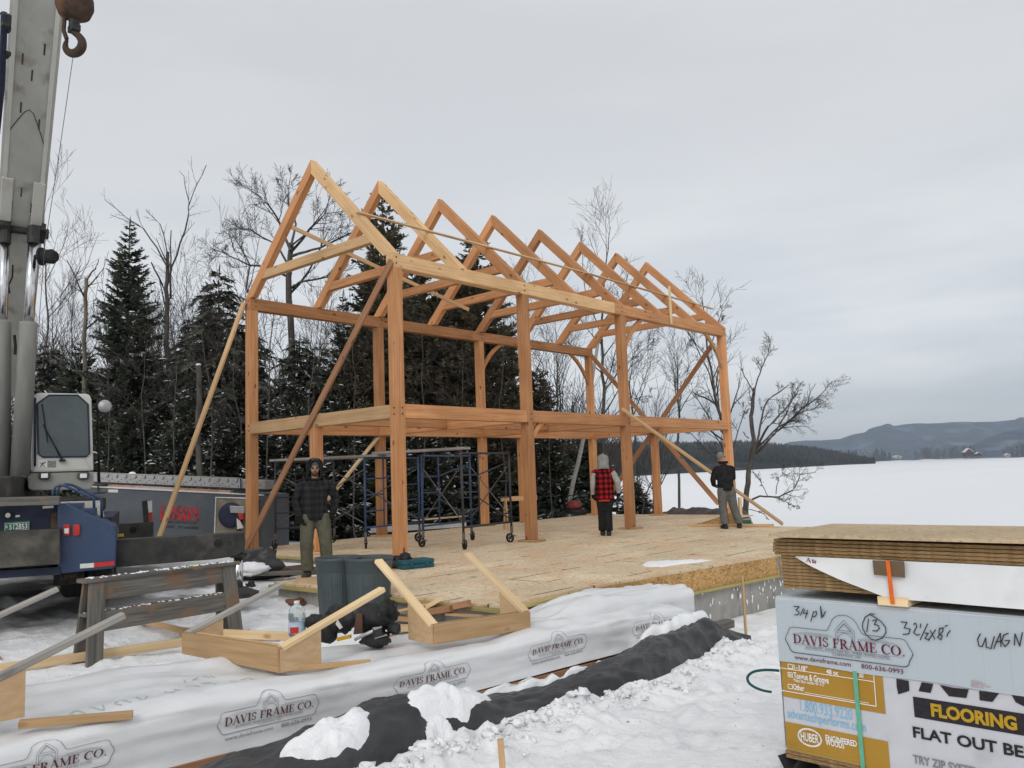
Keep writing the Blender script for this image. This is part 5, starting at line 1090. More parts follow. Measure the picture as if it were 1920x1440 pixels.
# ================================================================ staging brackets: two V-shaped arms joined by a rail
def bracket(A, railv, n_arms, armdir, rise, alen, mr, ma, mg, label, low=True, railh=.19, rh2=True, ma2=None):
    A = V(A); rv = V(railv); ad = V(armdir).normalized(); u = (ad * math.cos(rise) + LZ * math.sin(rise)); rl = rv.normalized()
    t = thing('staging_bracket', A, label, 'scaffold bracket')
    timber('rail', A, A + rv, .04, railh, mr, t, up=LZ)
    if rh2: timber('rail', A + ad * .1 + LZ * .0, A + rv + ad * .1, .04, railh * .95, mr, t, up=LZ)
    for i in range(n_arms):
        B = A + rv * (i if n_arms > 1 else 0); B = B - rl * (-.02 if i == 0 else .02); aa = (ma2 or ma) if i else ma
        timber('upper_arm', B + ad * .02 + LZ * railh * .45, B + ad * .02 + LZ * railh * .45 + u * alen, .085, .042, aa, t)
        if low: timber('lower_arm', B + ad * .06 - LZ * railh * .42, B + ad * (alen * .74) - LZ * (railh * .36 + .07) + V((.12, 0, 0)), .04, .045, TAN if i == 0 and aa is PINE else aa, t)
        # plywood gusset closing the V
        o = B - rl * .035; g = [o + ad * -.0 - LZ * railh * .5, o + ad * .36 - LZ * railh * .5, o + ad * .36 + LZ * (railh * .45 + .36 * math.tan(rise) - .03), o + LZ * railh * .42]
        m = MB(); m.prism(g, rl * .014); m.build('gusset', mg, t, bevel=.002)
    return t
A1 = at(525, 1238, 6.45); A1.z += .0
bracket(A1, at(345, 1206, 7.75) - A1, 2, V((.06, 1, 0)), R(19), 1.03, TAN, PINE, PLY, 'tan staging bracket whose front gusset and pale raised arm point at the dustbins', ma2=GREYL)
A2 = at(813, 1190, 7.25)
bracket(A2, at(992, 1163, 8.0) - A2, 2, V((-1, .1, 0)), R(31), 1.0, TAN, PINE, PLY, 'staging bracket lying on the white pack in front of the deck, two arms raised leftwards', low=False, railh=.165)
A3 = at(-80, 1336, 5.05)
bracket(A3, V((-2.2, .35, 0)), 2, V((.12, 1, 0)), R(21), 1.0, TAN, GREYL, PLY, 'staging bracket at the left edge of the photo with a grey weathered arm', low=False, railh=.2, ma2=GREYL)
board('lumber_board', at(36, 1358, 5.2), at(249, 1340, 5.42), .07, .045, TAN, 'short knotty board lying on the white pack at lower left', 'board')
# boards lying on the snow behind the pack
def gat(px, py, dz=.03):
    z = -.3
    for _ in range(6): P = atz(px, py, z); z = gz(P.x, P.y) + dz
    return atz(px, py, z)
board('lumber_board', gat(-60, 1262, .04), gat(345, 1204, .1), .04, .09, PINE, 'long pale board on edge on the snow, passing behind the sawhorse leg', 'board', 'loose boards behind the white pack')
board('lumber_board', gat(200, 1148, .06), gat(350, 1184, .08), .09, .045, TAN, 'brown board slanting across the snow below the sawhorse', 'board', 'loose boards behind the white pack')
board('lumber_board', gat(338, 1184, .06), gat(560, 1194, .06), .05, .09, PINE, 'pale board running behind the tan bracket towards the water bottle', 'board', 'loose boards behind the white pack')
board('lumber_board', gat(-50, 1195, .02), gat(-5, 1240, .02), .09, .045, TAN, 'stub of brown board at the left edge on the snow', 'board', 'loose boards behind the white pack')
# ================================================================ weathered sawhorse
HA = gat(182, 1246, 0.0); HB = gat(444, 1192, 0.0)
zt_l, zt_r = hit(170, 1080, HA, (HA - CP)).z, at(440, 1066, (HB - CP).dot(FW)).z
sh = thing('sawhorse', (HA + HB) / 2, 'old grey weathered sawhorse with two rails standing in front of the crane', 'sawhorse')
hd = (HB - HA); hd.z = 0; hn = V((hd.y, -hd.x, 0)).normalized(); hdn = hd.normalized()
if hn.dot(CP - HA) < 0: hn = -hn
ztop = (zt_l + zt_r) / 2 - .0
for e_, P in ((-1, HA), (1, HB)):
    for s in (1, -1):
        base = V((P.x, P.y, gz(P.x, P.y) - .05)) + hn * (-.02 if s > 0 else -.30) + hdn * e_ * .02
        topp = V((P.x, P.y, ztop - .02)) + hn * (-.11 if s > 0 else -.23) - hdn * e_ * .04
        timber('leg', base, topp, .038, .165, GREYW, sh, up=hdn)
mid = lambda z, k: (V((HA.x, HA.y, z)) + hn * k - hdn * .06, V((HB.x, HB.y, z)) + hn * k + hdn * .06)
a_, b_ = mid(ztop, -.17); timber('top_board', a_ - hdn * .03, b_ + hdn * .03, .2, .04, GREYW, sh)
a_, b_ = mid(ztop - .11, -.125); timber('top_rail', a_ + hdn * .1, b_ - hdn * .1, .04, .19, GREYW, sh)
a_, b_ = mid(ztop - .11, -.215); timber('top_rail', a_ + hdn * .1, b_ - hdn * .1, .035, .16, GREYW, sh)
a_, b_ = mid(ztop - .42, -.10); timber('lower_rail', a_ + hdn * .08, b_ - hdn * .12, .04, .19, GREYW, sh)
a_, b_ = mid(ztop - .335, -.16); timber('shelf_board', a_ - hdn * .02, b_ - hdn * .1, .15, .03, GREYW, sh)
m = MB()
for i in range(70):
    t = rnd.random(); p = a_ + (b_ - a_) * t + hn * rnd.uniform(-.02, .07); m.ball(p + LZ * .017, (rnd.uniform(.008, .025), rnd.uniform(.006, .02), .008), n=6, m=4)
a_, b_ = mid(ztop + .02, -.17)
for i in range(80):
    t = rnd.random(); p = a_ + (b_ - a_) * t + hn * rnd.uniform(-.06, .09); m.ball(p + LZ * .002, (rnd.uniform(.008, .03), rnd.uniform(.006, .025), .008), n=6, m=4)
o = m.build('frost_crumbs', SNOWC, sh); o['kind'] = 'stuff'
m = MB(); q = hit(362, 1072, HA + hn * -.2, hn); m.ball(V((q.x, q.y, ztop + .03)), (.04, .03, .012), n=8, m=5); tag(m.build('green_glove', mat('lime_cloth', (.2, .5, .05), rough=.8), smooth=True), 'lime green rag lying on top of the grey sawhorse', 'rag')
# ================================================================ two dustbins
BIN = mat('bin_plastic', (.055, .072, .075), (.075, .093, .096), 3, .5, .03, 30, c3=(.1, .115, .115), p3=.66)
def dustbin(P, label, r=.285, h=.80):
    t = thing('dustbin', P, label, 'dustbin', 'grey plastic dustbins')
    m = MB(); m.lathe([(0, .0), (r * .78, 0), (r * .8, .02), (r * .93, h * .78), (r * .94, h * .79), (r * .97, h * .8), (r, h - .04), (r * 1.035, h - .035), (r * 1.04, h), (r * .99, h), (r * .97, h - .03), (r * .9, h * .6), (r * .76, .03), (0, .03)], P, LZ, 48); m.build('body', BIN, t, smooth=True)
    for k in range(12):
        a = 2 * math.pi * k / 12; d = V((math.cos(a), math.sin(a), 0)); q = MB(); q.bar(P + d * (r * .79) + LZ * .02, P + d * (r * .915) + LZ * h * .77, .05, .018, d, .006); q.build('rib', BIN, t)
    for s in (-1, 1):
        ca_ = math.atan2((CP - P).y, (CP - P).x) + (.55 if s > 0 else .55 + math.pi); d = V((math.cos(ca_), math.sin(ca_), 0)); sd = V((-d.y, d.x, 0)); q = MB()
        q.box(P + d * (r + .035) + LZ * (h - .075), (.07, .16, .07), Matrix(((d.x, sd.x, 0), (d.y, sd.y, 0), (0, 0, 1)))); q.build('handle', BIN, t, bevel=.012)
    return t
PR = at(688, 1160, 10.0); PL = at(640, 1152, 10.05)
zb_ = -.37
c1 = V((PR.x, PR.y, zb_)); c2 = at(640, 1150, 10.25); c2 = V((c2.x, c2.y, zb_))
c1 = at(692, 1100, 9.98); c1 = V((c1.x, c1.y, -.36)); c2 = c1 - RT * .34 + V((0, 0, 0)) + V((-.66, .74, 0)) * .02; c2 = V((c2.x, c2.y, -.35))
dustbin(c1, 'right hand grey plastic dustbin of the pair in front of the deck', .285, .82); dustbin(c2 + V((-.40, .22, 0)) * .55, 'left hand grey plastic dustbin of the pair, partly hidden by the other', .275, .80)
# ================================================================ bottle, tool belts, cases
bp = at(557, 1192, 7.9); bp.z = at(557, 1192, 7.9).z
wbt = thing('water_bottle', bp, 'clear plastic water jug with red and blue label standing near the tan bracket', 'bottle')
PET = newmat('clear_plastic'); pm = PET[0]; PET[2].inputs['Base Color'].default_value = (.75, .82, .84, 1); PET[2].inputs['Transmission Weight'].default_value = .85; PET[2].inputs['Roughness'].default_value = .08; PET[2].inputs['IOR'].default_value = 1.2
hb_ = .30; rb = .082
m = MB(); m.lathe([(0, 0), (rb * .9, 0), (rb, .015), (rb, hb_ * .3), (rb * .94, hb_ * .33), (rb * .94, hb_ * .5), (rb, hb_ * .53), (rb * .98, hb_ * .68), (rb * .86, hb_ * .84), (rb * .45, hb_ * .95), (rb * .28, hb_)], bp, LZ, 24); m.build('bottle_body', pm, wbt, smooth=True)
m = MB(); m.lathe([(rb * 1.01, hb_ * .12), (rb * 1.01, hb_ * .30), (rb * .96, hb_ * .33), (rb * .96, hb_ * .45)], bp, LZ, 24); m.build('label_band', mat('blue_label', (.35, .48, .62), (.55, .62, .68), 14, .4), wbt, smooth=True)
ld = (CP - bp); ld.z = 0; ld.normalize(); ls = V((-ld.y, ld.x, 0)); m = MB()
qv = [bp + (ld * math.cos(a) + ls * math.sin(a)) * (rb * 1.025) + LZ * z for z in (hb_ * .12, hb_ * .31) for a in [R(-50 + 12 * k) for k in range(6)]]
m.add(qv, [(k, k + 1, 7 + k, 6 + k) for k in range(5)]); m.build('red_label', RED, wbt, smooth=True)
m = MB(); m.lathe([(rb * .3, hb_ - .004), (rb * .33, hb_), (rb * .33, hb_ + .025), (0, hb_ + .026)], bp, LZ, 16); m.build('cap', WHT, wbt, smooth=True)
LEA = mat('black_leather', (.010, .010, .011), (.025, .025, .026), 8, .55, .3, 25); BRL = mat('brown_leather', (.055, .025, .014), (.09, .042, .024), 8, .6, .2); MET = mat('tool_steel', (.4, .4, .4), (.5, .5, .5), 12, .3, metal=1.0)
def blob(name, c, r, mt, par, seed, amp=.25, M=None, n=20):
    m = MB(); m.ball((0, 0, 0), 1, n=n, m=14); rr = V(r); vs = []
    for q in m.v:
        q = V(q); s = 1 + amp * fbm(q.x * 1.6 + seed, q.y * 1.6, q.z * 1.6 + seed, 3); p = V((q.x * rr.x * s, q.y * rr.y * s, q.z * rr.z * s)); vs.append(V(c) + ((M @ p) if M else p))
    m.v = vs; return m.build(name, mt, par, smooth=True)
tbp = at(704, 1205, 7.45)
tbt = thing('tool_belt', tbp, 'black leather tool belt with hammer lying in a heap before the dustbins', 'tool belt')
blob('belt_pouch', at(700, 1160, 7.55), (.19, .15, .13), LEA, tbt, 1, .3); blob('belt_pouch', at(706, 1197, 7.4), (.13, .12, .075), LEA, tbt, 2, .35); blob('belt_pouch', at(738, 1178, 7.42), (.075, .05, .06), LEA, tbt, 5, .3); blob('belt_pouch', at(726, 1150, 7.6), (.1, .1, .11), LEA, tbt, 8, .35)
m = MB(); m.prism([at(662, 1190, 7.35), at(668, 1150, 7.4), at(679, 1152, 7.4), at(680, 1188, 7.35)], V((-.02, .03, 0))); m.build('hammer_loop', BRL, tbt, bevel=.006)
m = MB(); m.prism([at(707, 1180, 7.38), at(706, 1150, 7.44), at(713, 1150, 7.44), at(714, 1180, 7.38)], V((-.02, .03, 0))); m.build('leather_holster', BRL, tbt, bevel=.006)
m = MB(); m.tube([at(665, 1200, 7.28), at(680, 1192, 7.28), at(695, 1185, 7.28), at(716, 1176, 7.3)], [.012, .016, .018, .014], 8); m.tube([at(709, 1148, 7.5), at(710, 1155, 7.48), at(711, 1185, 7.45)], .015, 8); m.build('hammer_handle', MET, tbt, smooth=True)
m = MB(); m.prism([at(701, 1182, 7.26), at(714, 1178, 7.26), at(717, 1194, 7.26), at(703, 1198, 7.26)], V((-.02, .03, 0))); m.tube([at(699, 1177, 7.26), at(702, 1196, 7.26)], .006, 6); m.build('buckle', mat('dark_clasp', (.03, .03, .03), rough=.35), tbt, bevel=.004)
m = MB(); m.tube([at(699, 1178, 7.25), at(715, 1176, 7.25)], .006, 6); m.tube([at(703, 1197, 7.25), at(726, 1190, 7.25)], .006, 6); m.build('tape_blade', MET, tbt)
tb2 = thing('tool_belt', at(622, 1195, 7.7), 'second black tool pouch half hidden behind the raised pale arm, left of the hammer', 'tool belt')
blob('belt_pouch', at(614, 1180, 7.75), (.13, .11, .12), LEA, tb2, 11, .35); blob('belt_pouch', at(590, 1166, 7.9), (.09, .09, .07), LEA, tb2, 14, .3); blob('belt_pouch', at(640, 1160, 7.85), (.17, .1, .14), LEA, tb2, 17, .3)
m = MB(); m.prism([at(629, 1170, 7.6), at(632, 1163, 7.6), at(641, 1177, 7.6), at(637, 1180, 7.6)], V((-.01, .02, 0))); m.build('paper_tag', WHT, tb2)
m = MB(); m.prism([at(630, 1197, 7.6), at(656, 1191, 7.6), at(657, 1197, 7.6), at(632, 1203, 7.6)], V((-.03, .04, 0))); tag(m.build('spirit_level', mat('yellow_plastic', (.5, .28, .02), rough=.5), bevel=.004), 'yellow tool end peeping out between the two black tool belts', 'tool')
# teal case and black bag on the deck
cs = thing('tool_case', (1.5, -.9, 0), 'flat teal plastic tool case lying on the deck at the base of the near post', 'tool case')
TEAL = mat('teal_plastic', (.012, .075, .10), (.018, .095, .125), 5, .5)
a_, b_ = atz(757, 1069, 0), atz(815, 1063, 0); cu = (b_ - a_).normalized(); cv = V((-cu.y, cu.x, 0)); ln = (b_ - a_).length; CM = Matrix(((cu.x, cv.x, 0), (cu.y, cv.y, 0), (0, 0, 1)))
m = MB(); m.box(a_ + cu * ln / 2 + cv * .17 + LZ * .035, (ln, .34, .065), CM); m.build('lower_shell', TEAL, cs, bevel=.015)
m = MB(); m.box(a_ + cu * ln / 2 + cv * .17 + LZ * .103, (ln, .34, .065), CM); m.build('lid', TEAL, cs, bevel=.015)
for k in (.25, .75):
    m = MB(); m.box(a_ + cu * ln * k - cv * .006 + LZ * .07, (.05, .02, .06), CM); m.build('latch', TEAL, cs, bevel=.004)
bg = thing('tool_bag', (1.2, -1.0, 0), 'limp black tool bag on the deck between dustbin and teal case', 'bag')
p_ = atz(743, 1066, 0); blob('bag_body', p_ + V((-.05, .05, .08)), (.2, .13, .1), LEA, bg, 21, .35); blob('bag_body', p_ + V((.1, .1, .14)), (.1, .09, .09), LEA, bg, 24, .35)
m = MB(); m.tube([p_ + V((0, -.05, .12)), p_ + V((.06, -.07, .2)), p_ + V((.14, -.05, .2)), p_ + V((.18, 0, .12))], .012, 6); m.build('strap', LEA, bg, smooth=True)
# wood offcuts below the deck edge
for i, (a, b, wd, mt_, lb) in enumerate([((745, 1147), (800, 1133), .09, TAN, 'thick tan offcut lying under the deck edge, rearmost'), ((800, 1139), (827, 1123), .045, PINE, 'short stick offcut propped up among the scraps by the deck'), ((770, 1152), (850, 1140), .12, BROWNB, 'wide reddish offcut on the snow left of the propped stick'), ((838, 1151), (905, 1156), .06, TAN, 'brown stick offcut behind the bracket on the white pack'), ((735, 1156), (790, 1163), .14, TAN, 'tan board scrap nearest the right hand dustbin'), ((852, 1137), (880, 1131), .06, BROWNB, 'little brown offcut at the far right of the scrap heap'), ((715, 1192), (770, 1198), .1, BROWNB, 'brown offcut under the gusset of the deck bracket'), ((740, 1178), (800, 1176), .2, PINE, 'yellow plywood scrap lying on the snow beside the tool belt')]):
    A_, B_ = gat(a[0], a[1], .06), gat(b[0], b[1], .06)
    if B_.y > -3.05: B_ += (CP - B_) * ((-3.05 - B_.y) / (CP.y - B_.y))
    if A_.y > -3.05: A_ += (CP - A_) * ((-3.05 - A_.y) / (CP.y - A_.y))
    board('wood_offcut', A_, B_, wd, .03 + .02 * (i % 3), mt_, lb, 'offcut', 'wood offcuts by the deck edge')
for i, (x, y, sx_, lb) in enumerate([(585, 1118, .14, 'dark scrap of tar paper against the short concrete wall left of the dustbins'), (555, 1130, .16, 'reddish brown torn scrap on the snow left of the dustbins'), (470, 1097, .1, 'small black plastic scrap on the snow behind the sawhorse')]):
    P = gat(x, y, .02); o = blob('debris_scrap', P, (sx_, sx_ * .6, .05), [mat('tar_paper', (.03, .03, .035), rough=.8), mat('rotten_wood', (.14, .06, .04), (.22, .1, .07), 9, .9), LEA][i], None, 31 + i, .6); tag(o, lb, 'debris')
# dark tarp heap and dirt beside the left of the deck
P = gat(487, 1066, .08); tag(blob('tarp_heap', at(487, 1062, 13.6), (.42, .34, .26), TARP, None, 41, .5), 'crumpled black tarp heap beside the outrigger jack', 'tarp')
P = at(535, 1062, 14.2); tag(blob('dirt_mound', V((P.x, P.y, -.2)), (1.1, .6, .17), DIRT, None, 44, .3, n=28), 'mound of brown dirt against the foundation left of the bearded man', 'dirt')
P = gat(510, 1066, .03); tag(blob('snow_mound', at(470, 1068, 13.2), (.3, .25, .1), SNOWC, None, 46, .4), 'snow heaped over the edge of the black tarp heap', 'snow')
board('walk_plank', atz(440, 1077, -.03), atz(572, 1073, -.03), .26, .045, GREYW, 'dark grey walking plank leading to the boots of the bearded man', 'plank')
tag(patch('plywood_scrap', [atz(545, 1093, -.0)[:2], atz(600, 1098, 0)[:2], atz(612, 1086, 0)[:2], atz(560, 1078, 0)[:2]], .0, .012, PLY, 'x', 'x', .05, 9), 'orange plywood offcut at the feet of the bearded man', 'plywood')
# ================================================================ rolling scaffolds on the deck
SBL = mat('scaffold_blue', (.03, .06, .13), (.045, .08, .16), 10, .5, c3=(.09, .06, .045), p3=.66, s3=6); SDK = mat('scaffold_dark', (.025, .03, .04), (.04, .045, .055), 10, .5, c3=(.08, .05, .03), p3=.63, s3=6); SBR = mat('brace_steel', (.08, .075, .07), (.14, .13, .12), 10, .55)
def scaffold(P, mts, label, ht=1.85, wh=.28):
    """P: four ground points a, b (one end ladder) and c, d (the other)"""
    P = [V((p.x, p.y, 0)) for p in P]; t = thing('rolling_scaffold', sum(P, V()) / 4, label, 'scaffold')
    H = lambda p, z: p + LZ * z
    for e_, (a, b) in enumerate(((P[0], P[1]), (P[2], P[3]))):
        mt_ = mts[e_]; u = (b - a).normalized()
        for p in (a, b): 
            m = MB(); m.tube([H(p, wh), H(p, ht)], .024, 10); m.build('leg', mt_, t, smooth=True)
        m = MB()
        for z in (.42, ht - .03): m.tube([H(a, z), H(b, z)], .021, 8)
        q = a + (b - a) * .33; m.tube([H(q, .42), H(q, ht - .03)], .016, 8)
        for z in (.75, 1.08, 1.41): m.tube([H(a, z), H(q, z)], .015, 8); m.tube([H(b, z - .15), H(b + (q - b) * .35, z - .15)], .013, 6)
        m.tube([H(q, 1.41), H(b, ht - .2)], .014, 6); m.tube([H(q, .95), H(b, .46)], .014, 6); m.build('ladder_frame', mt_, t, smooth=True)
        for k, p in enumerate((a, b)):
            m = MB(); ca_ = rnd.uniform(0, 3.14); ax_ = V((math.cos(ca_), math.sin(ca_), 0)); fw_ = V((-ax_.y, ax_.x, 0)); c = p + fw_ * .05 + LZ * .095
            m.lathe([(.07, -.022), (.094, -.022), (.098, -.01), (.098, .01), (.094, .022), (.07, .022), (.066, 0), (.07, -.022)], c, ax_, 24); m.lathe([(0, -.025), (.022, -.025), (.022, .025), (0, .025)], c, ax_, 10)
            for j in range(5): d = fw_ * math.cos(j * 1.257) + LZ * math.sin(j * 1.257); m.bar(c + d * .015, c + d * .075, .016, .012, ax_)
            wo_ = m.build('caster_wheel', RUBBER, t)
            m = MB(); m.bar(c + ax_ * .032, p + LZ * .22 + ax_ * .02, .03, .008, ax_); m.bar(c - ax_ * .032, p + LZ * .22 - ax_ * .02, .03, .008, ax_); m.tube([p + LZ * .2, p + LZ * (wh + .05)], .03, 10); m.bar(p + LZ * .17 + fw_ * .02, p + LZ * .13 - fw_ * .1, .04, .012); m.build('caster_fork', SBR, wo_)
    for i, (a, b) in enumerate(((P[0], P[2]), (P[1], P[3]))):
        for z0, z1 in ((.5, ht - .25), (ht - .25, .5)):
            m = MB(); m.tube([H(a, z0), H(b, z1)], .012, 6); m.build('cross_brace', SBR, t)
    return t
def deckpt(px, py): return atz(px, py, 0)
a, b, c_ = deckpt(517, 1030), deckpt(627, 1017), deckpt(686, 1029); d = c_ + (b - a)
scaffold([a, b, c_, d], [SDK, SBL], 'left hand rolling scaffold on casters behind the bearded man', 1.86)
e1, f1, g1 = deckpt(794, 1026), deckpt(870, 1031), deckpt(960, 1017); h1_ = e1 + (g1 - f1)
scaffold([e1, h1_, f1, g1], [SBL, SDK], 'right hand rolling scaffold with dark ladder end beside the second front post', 1.86)
def plank(a, b, off, lb, wd=.24): board('scaffold_plank', V((a.x, a.y, 1.80)) + off, V((b.x, b.y, 1.80)) + off, wd, .05, GREYL, lb, 'plank', 'grey planks on the scaffolds')
un = (b - a).normalized(); lg = (c_ - a).normalized()
for k in range(3): plank(a - lg * .2, c_ + lg * .25, un * (.14 + .27 * k) + LZ * .078, ['grey scaffold plank on the left scaffold, nearest edge', 'grey scaffold plank in the middle of the left scaffold', 'grey scaffold plank at the back of the left scaffold'][k])
plank(c_ + lg * .1, f1 - lg * .0, LZ * .13 + un * .2, 'grey scaffold plank bridging the gap between the two scaffolds'); 
# yellow sawhorse on the deck, behind the second front post
ya, yb_ = deckpt(945, 994), deckpt(1005, 991); yd = (yb_ - ya).normalized(); yn = V((yd.y, -yd.x, 0)); ys_ = thing('sawhorse', (ya + yb_) / 2, 'plain new wood sawhorse on the deck partly behind the second front post', 'sawhorse')
ln_ = (yb_ - ya).length; yh = .78
timber('top_beam', ya - yd * .05 + LZ * yh, ya + yd * (ln_ + .05) + LZ * yh, .09, .12, TAN, ys_)
for e_ in (.06, ln_ - .06):
    for s in (-1, 1): timber('leg', ya + yd * e_ + yn * s * .26, ya + yd * e_ + yn * s * .05 + LZ * (yh + .03), .09, .035, TAN, ys_, up=yd)
# items on the far deck
board('lumber_stack', deckpt(700, 999) + LZ * .07, deckpt(868, 988) + LZ * .07, .5, .12, mat('wrapped_lumber', (.45, .45, .44), (.55, .55, .54), 6), 'low pale wrapped lumber stack lying on the far deck behind the scaffolds', 'lumber stack')
board('lumber_board', deckpt(775, 986) + LZ * .16, deckpt(875, 977) + LZ * .16, .14, .04, PINE, 'yellow board lying on the pale wrapped stack behind the scaffolds', 'board')
P = deckpt(538, 992); bb2 = thing('tool_bag', P, 'dark duffel style bag on the left rear of the deck', 'bag'); blob('bag_body', P + LZ * .15, (.42, .2, .16), LEA, bb2, 51, .25)
m = MB(); m.bar(P + V((-.1, -.25, .24)), P + V((.12, -.28, .18)), .02, .03); m.build('zip_strip', WHT, bb2)
P = atz(1078, 966, 0); gn = thing('red_compressor', P, 'small red machine with black base at the far edge of the deck by the birch', 'compressor')
blob('tank', P + LZ * .32, (.28, .2, .17), mat('dull_red', (.16, .025, .02), (.24, .05, .04), 12, .5), gn, 61, .2); blob('base', P + V((.05, 0, .12)), (.38, .24, .12), LEA, gn, 63, .2); m = MB(); m.tube([P + V((-.25, 0, .3)), P + V((-.3, 0, .62)), P + V((.1, 0, .68)), P + V((.15, 0, .4))], .02, 6); m.build('handle', STEEL, gn)
board('edge_board', atz(1293, 984.8, .03), atz(1450, 984.8, .03), .1, .055, TAN, 'long brown board lying along the far edge of the deck behind the right man', 'board')
m = MB(); A_, B_ = atz(1300, 985, 0), atz(1378, 985, 0); m.prism([A_ + V((0, .25, 0)), B_ + V((0, .25, 0)), B_ + V((0, .25, .33)), A_ + V((.1, .25, .05))], V((0, .03, 0))); tag(m.build('board_wedge', OSB), 'wedge shaped strand board offcut standing behind the boots of the right man', 'board')
board('short_stud', at(1389, 985, 21.0), at(1387, 933, 21.0), .16, .06, PINE, 'short pale stud standing upright beside the far right post', 'stud', None, up=RT)
m = MB(); P = at(1395, 980, 21.2); m.box(P, (.32, .2, .14), Matrix.Rotation(.7, 3, 'Z')); tag(m.build('green_box', mat('green_plastic', (.02, .09, .045), (.03, .12, .06), 8, .5), bevel=.015), 'small dark green box at the foot of the far right post', 'box')
# brown tarp over a heap on the bank beyond the far end of the deck
m = MB(); n, K = 60, 16; vs = []
A_, B_ = V((-4.6, 13.5, -.5)), V((-.4, 13.9, -.5)); 
for i in range(n + 1):
    t = i / n; hgt = (.42 + .2 * sst(.3, .45, t) * (1 + .5 * fbm(t * 9, 0, 2, 3))) * sst(0, .06, t) * sst(1, .96, t) + .02
    for k in range(K + 1):
        s = k / K * 2 - 1; vs.append(A_ + (B_ - A_) * t + V((0, s * .75, hgt * (1 - abs(s) ** 2.2) + .07 * fbm(t * 14, s * 2, 4, 3) * (1 - s * s))))
m.add(vs, [(i * (K + 1) + k, i * (K + 1) + k + 1, (i + 1) * (K + 1) + k + 1, (i + 1) * (K + 1) + k) for i in range(n) for k in range(K)])
tag(m.build('brown_tarp', mat('brown_tarp', (.055, .045, .042), (.095, .08, .075), 3, .6, .15), smooth=True), 'long heap under brown tarpaulin lying beyond the far end of the deck', 'tarp')
# ================================================================ people
SKIN = mat('skin', (.42, .24, .17), (.5, .3, .22), 12, .55); SKIN2 = mat('ruddy_skin', (.36, .19, .13), (.45, .25, .18), 12, .55)
def plaid(name, base, mid, dark, size, ramp=0.0):
    m, t, b, N, L = newmat(name); b.inputs['Roughness'].default_value = .95; b.inputs['Specular IOR Level'].default_value = .1
    co = N('ShaderNodeTexCoord'); sp = N('ShaderNodeSeparateXYZ'); L(co.outputs['Object'], sp.inputs[0])
    ad = N('ShaderNodeMath'); ad.operation = 'ADD'; my = N('ShaderNodeMath'); my.operation = 'MULTIPLY'; my.inputs[1].default_value = .6; L(sp.outputs[1], my.inputs[0]); L(sp.outputs[0], ad.inputs[0]); L(my.outputs[0], ad.inputs[1])
    st = []
    for src in (ad.outputs[0], sp.outputs[2]):
        d = N('ShaderNodeMath'); d.operation = 'DIVIDE'; d.inputs[1].default_value = size; L(src, d.inputs[0])
        f = N('ShaderNodeMath'); f.operation = 'FRACT'; L(d.outputs[0], f.inputs[0]); g = N('ShaderNodeMath'); g.operation = 'GREATER_THAN'; g.inputs[1].default_value = .5; L(f.outputs[0], g.inputs[0]); st.append(g.outputs[0])
    s = N('ShaderNodeMath'); s.operation = 'ADD'; L(st[0], s.inputs[0]); L(st[1], s.inputs[1]); h = N('ShaderNodeMath'); h.operation = 'MULTIPLY'; h.inputs[1].default_value = .5; L(s.outputs[0], h.inputs[0])
    r = N('ShaderNodeValToRGB'); e_ = r.color_ramp.elements; e_[0].color = (*base, 1); e_[1].color = (*dark, 1); q = e_.new(.5); q.color = (*mid, 1); L(h.outputs[0], r.inputs[0])
    n = N('ShaderNodeTexNoise'); n.inputs['Scale'].default_value = 40; L(co.outputs['Object'], n.inputs['Vector']); mr_ = N('ShaderNodeMapRange'); mr_.inputs['To Min'].default_value = .7; mr_.inputs['To Max'].default_value = 1.3; L(n.outputs[0], mr_.inputs['Value'])
    hh = N('ShaderNodeHueSaturation'); L(r.outputs[0], hh.inputs['Color']); L(mr_.outputs[0], hh.inputs['Value']); L(hh.outputs[0], b.inputs['Base Color']); return m
def cloth(name, a, b_, wr=.5): return mat(name, a, b_, 10, .95, wr, 14, spec=.1)
def loft(m, pts, rad, n=14, fwd=V((0, -1, 0))):
    """elliptical rings; rad entries (side radius, depth radius); closed ends"""
    pts = [V(p) for p in pts]; k = len(pts); vs = []
    for i, p in enumerate(pts):
        t = (pts[min(i + 1, k - 1)] - pts[max(i - 1, 0)]).normalized(); s = t.cross(fwd)
        if s.length < .2: s = t.cross(V((0, 0, 1)))
        s.normalize(); d = s.cross(t).normalized(); a, b = rad[i] if isinstance(rad[i], tuple) else (rad[i], rad[i])
        vs += [p + s * (a * math.cos(2 * math.pi * j / n)) + d * (b * math.sin(2 * math.pi * j / n)) for j in range(n)]
    m.add(vs, [(i * n + j, i * n + (j + 1) % n, (i + 1) * n + (j + 1) % n, (i + 1) * n + j) for i in range(k - 1) for j in range(n)] + [tuple(range(n))[::-1], tuple(range((k - 1) * n, k * n))])
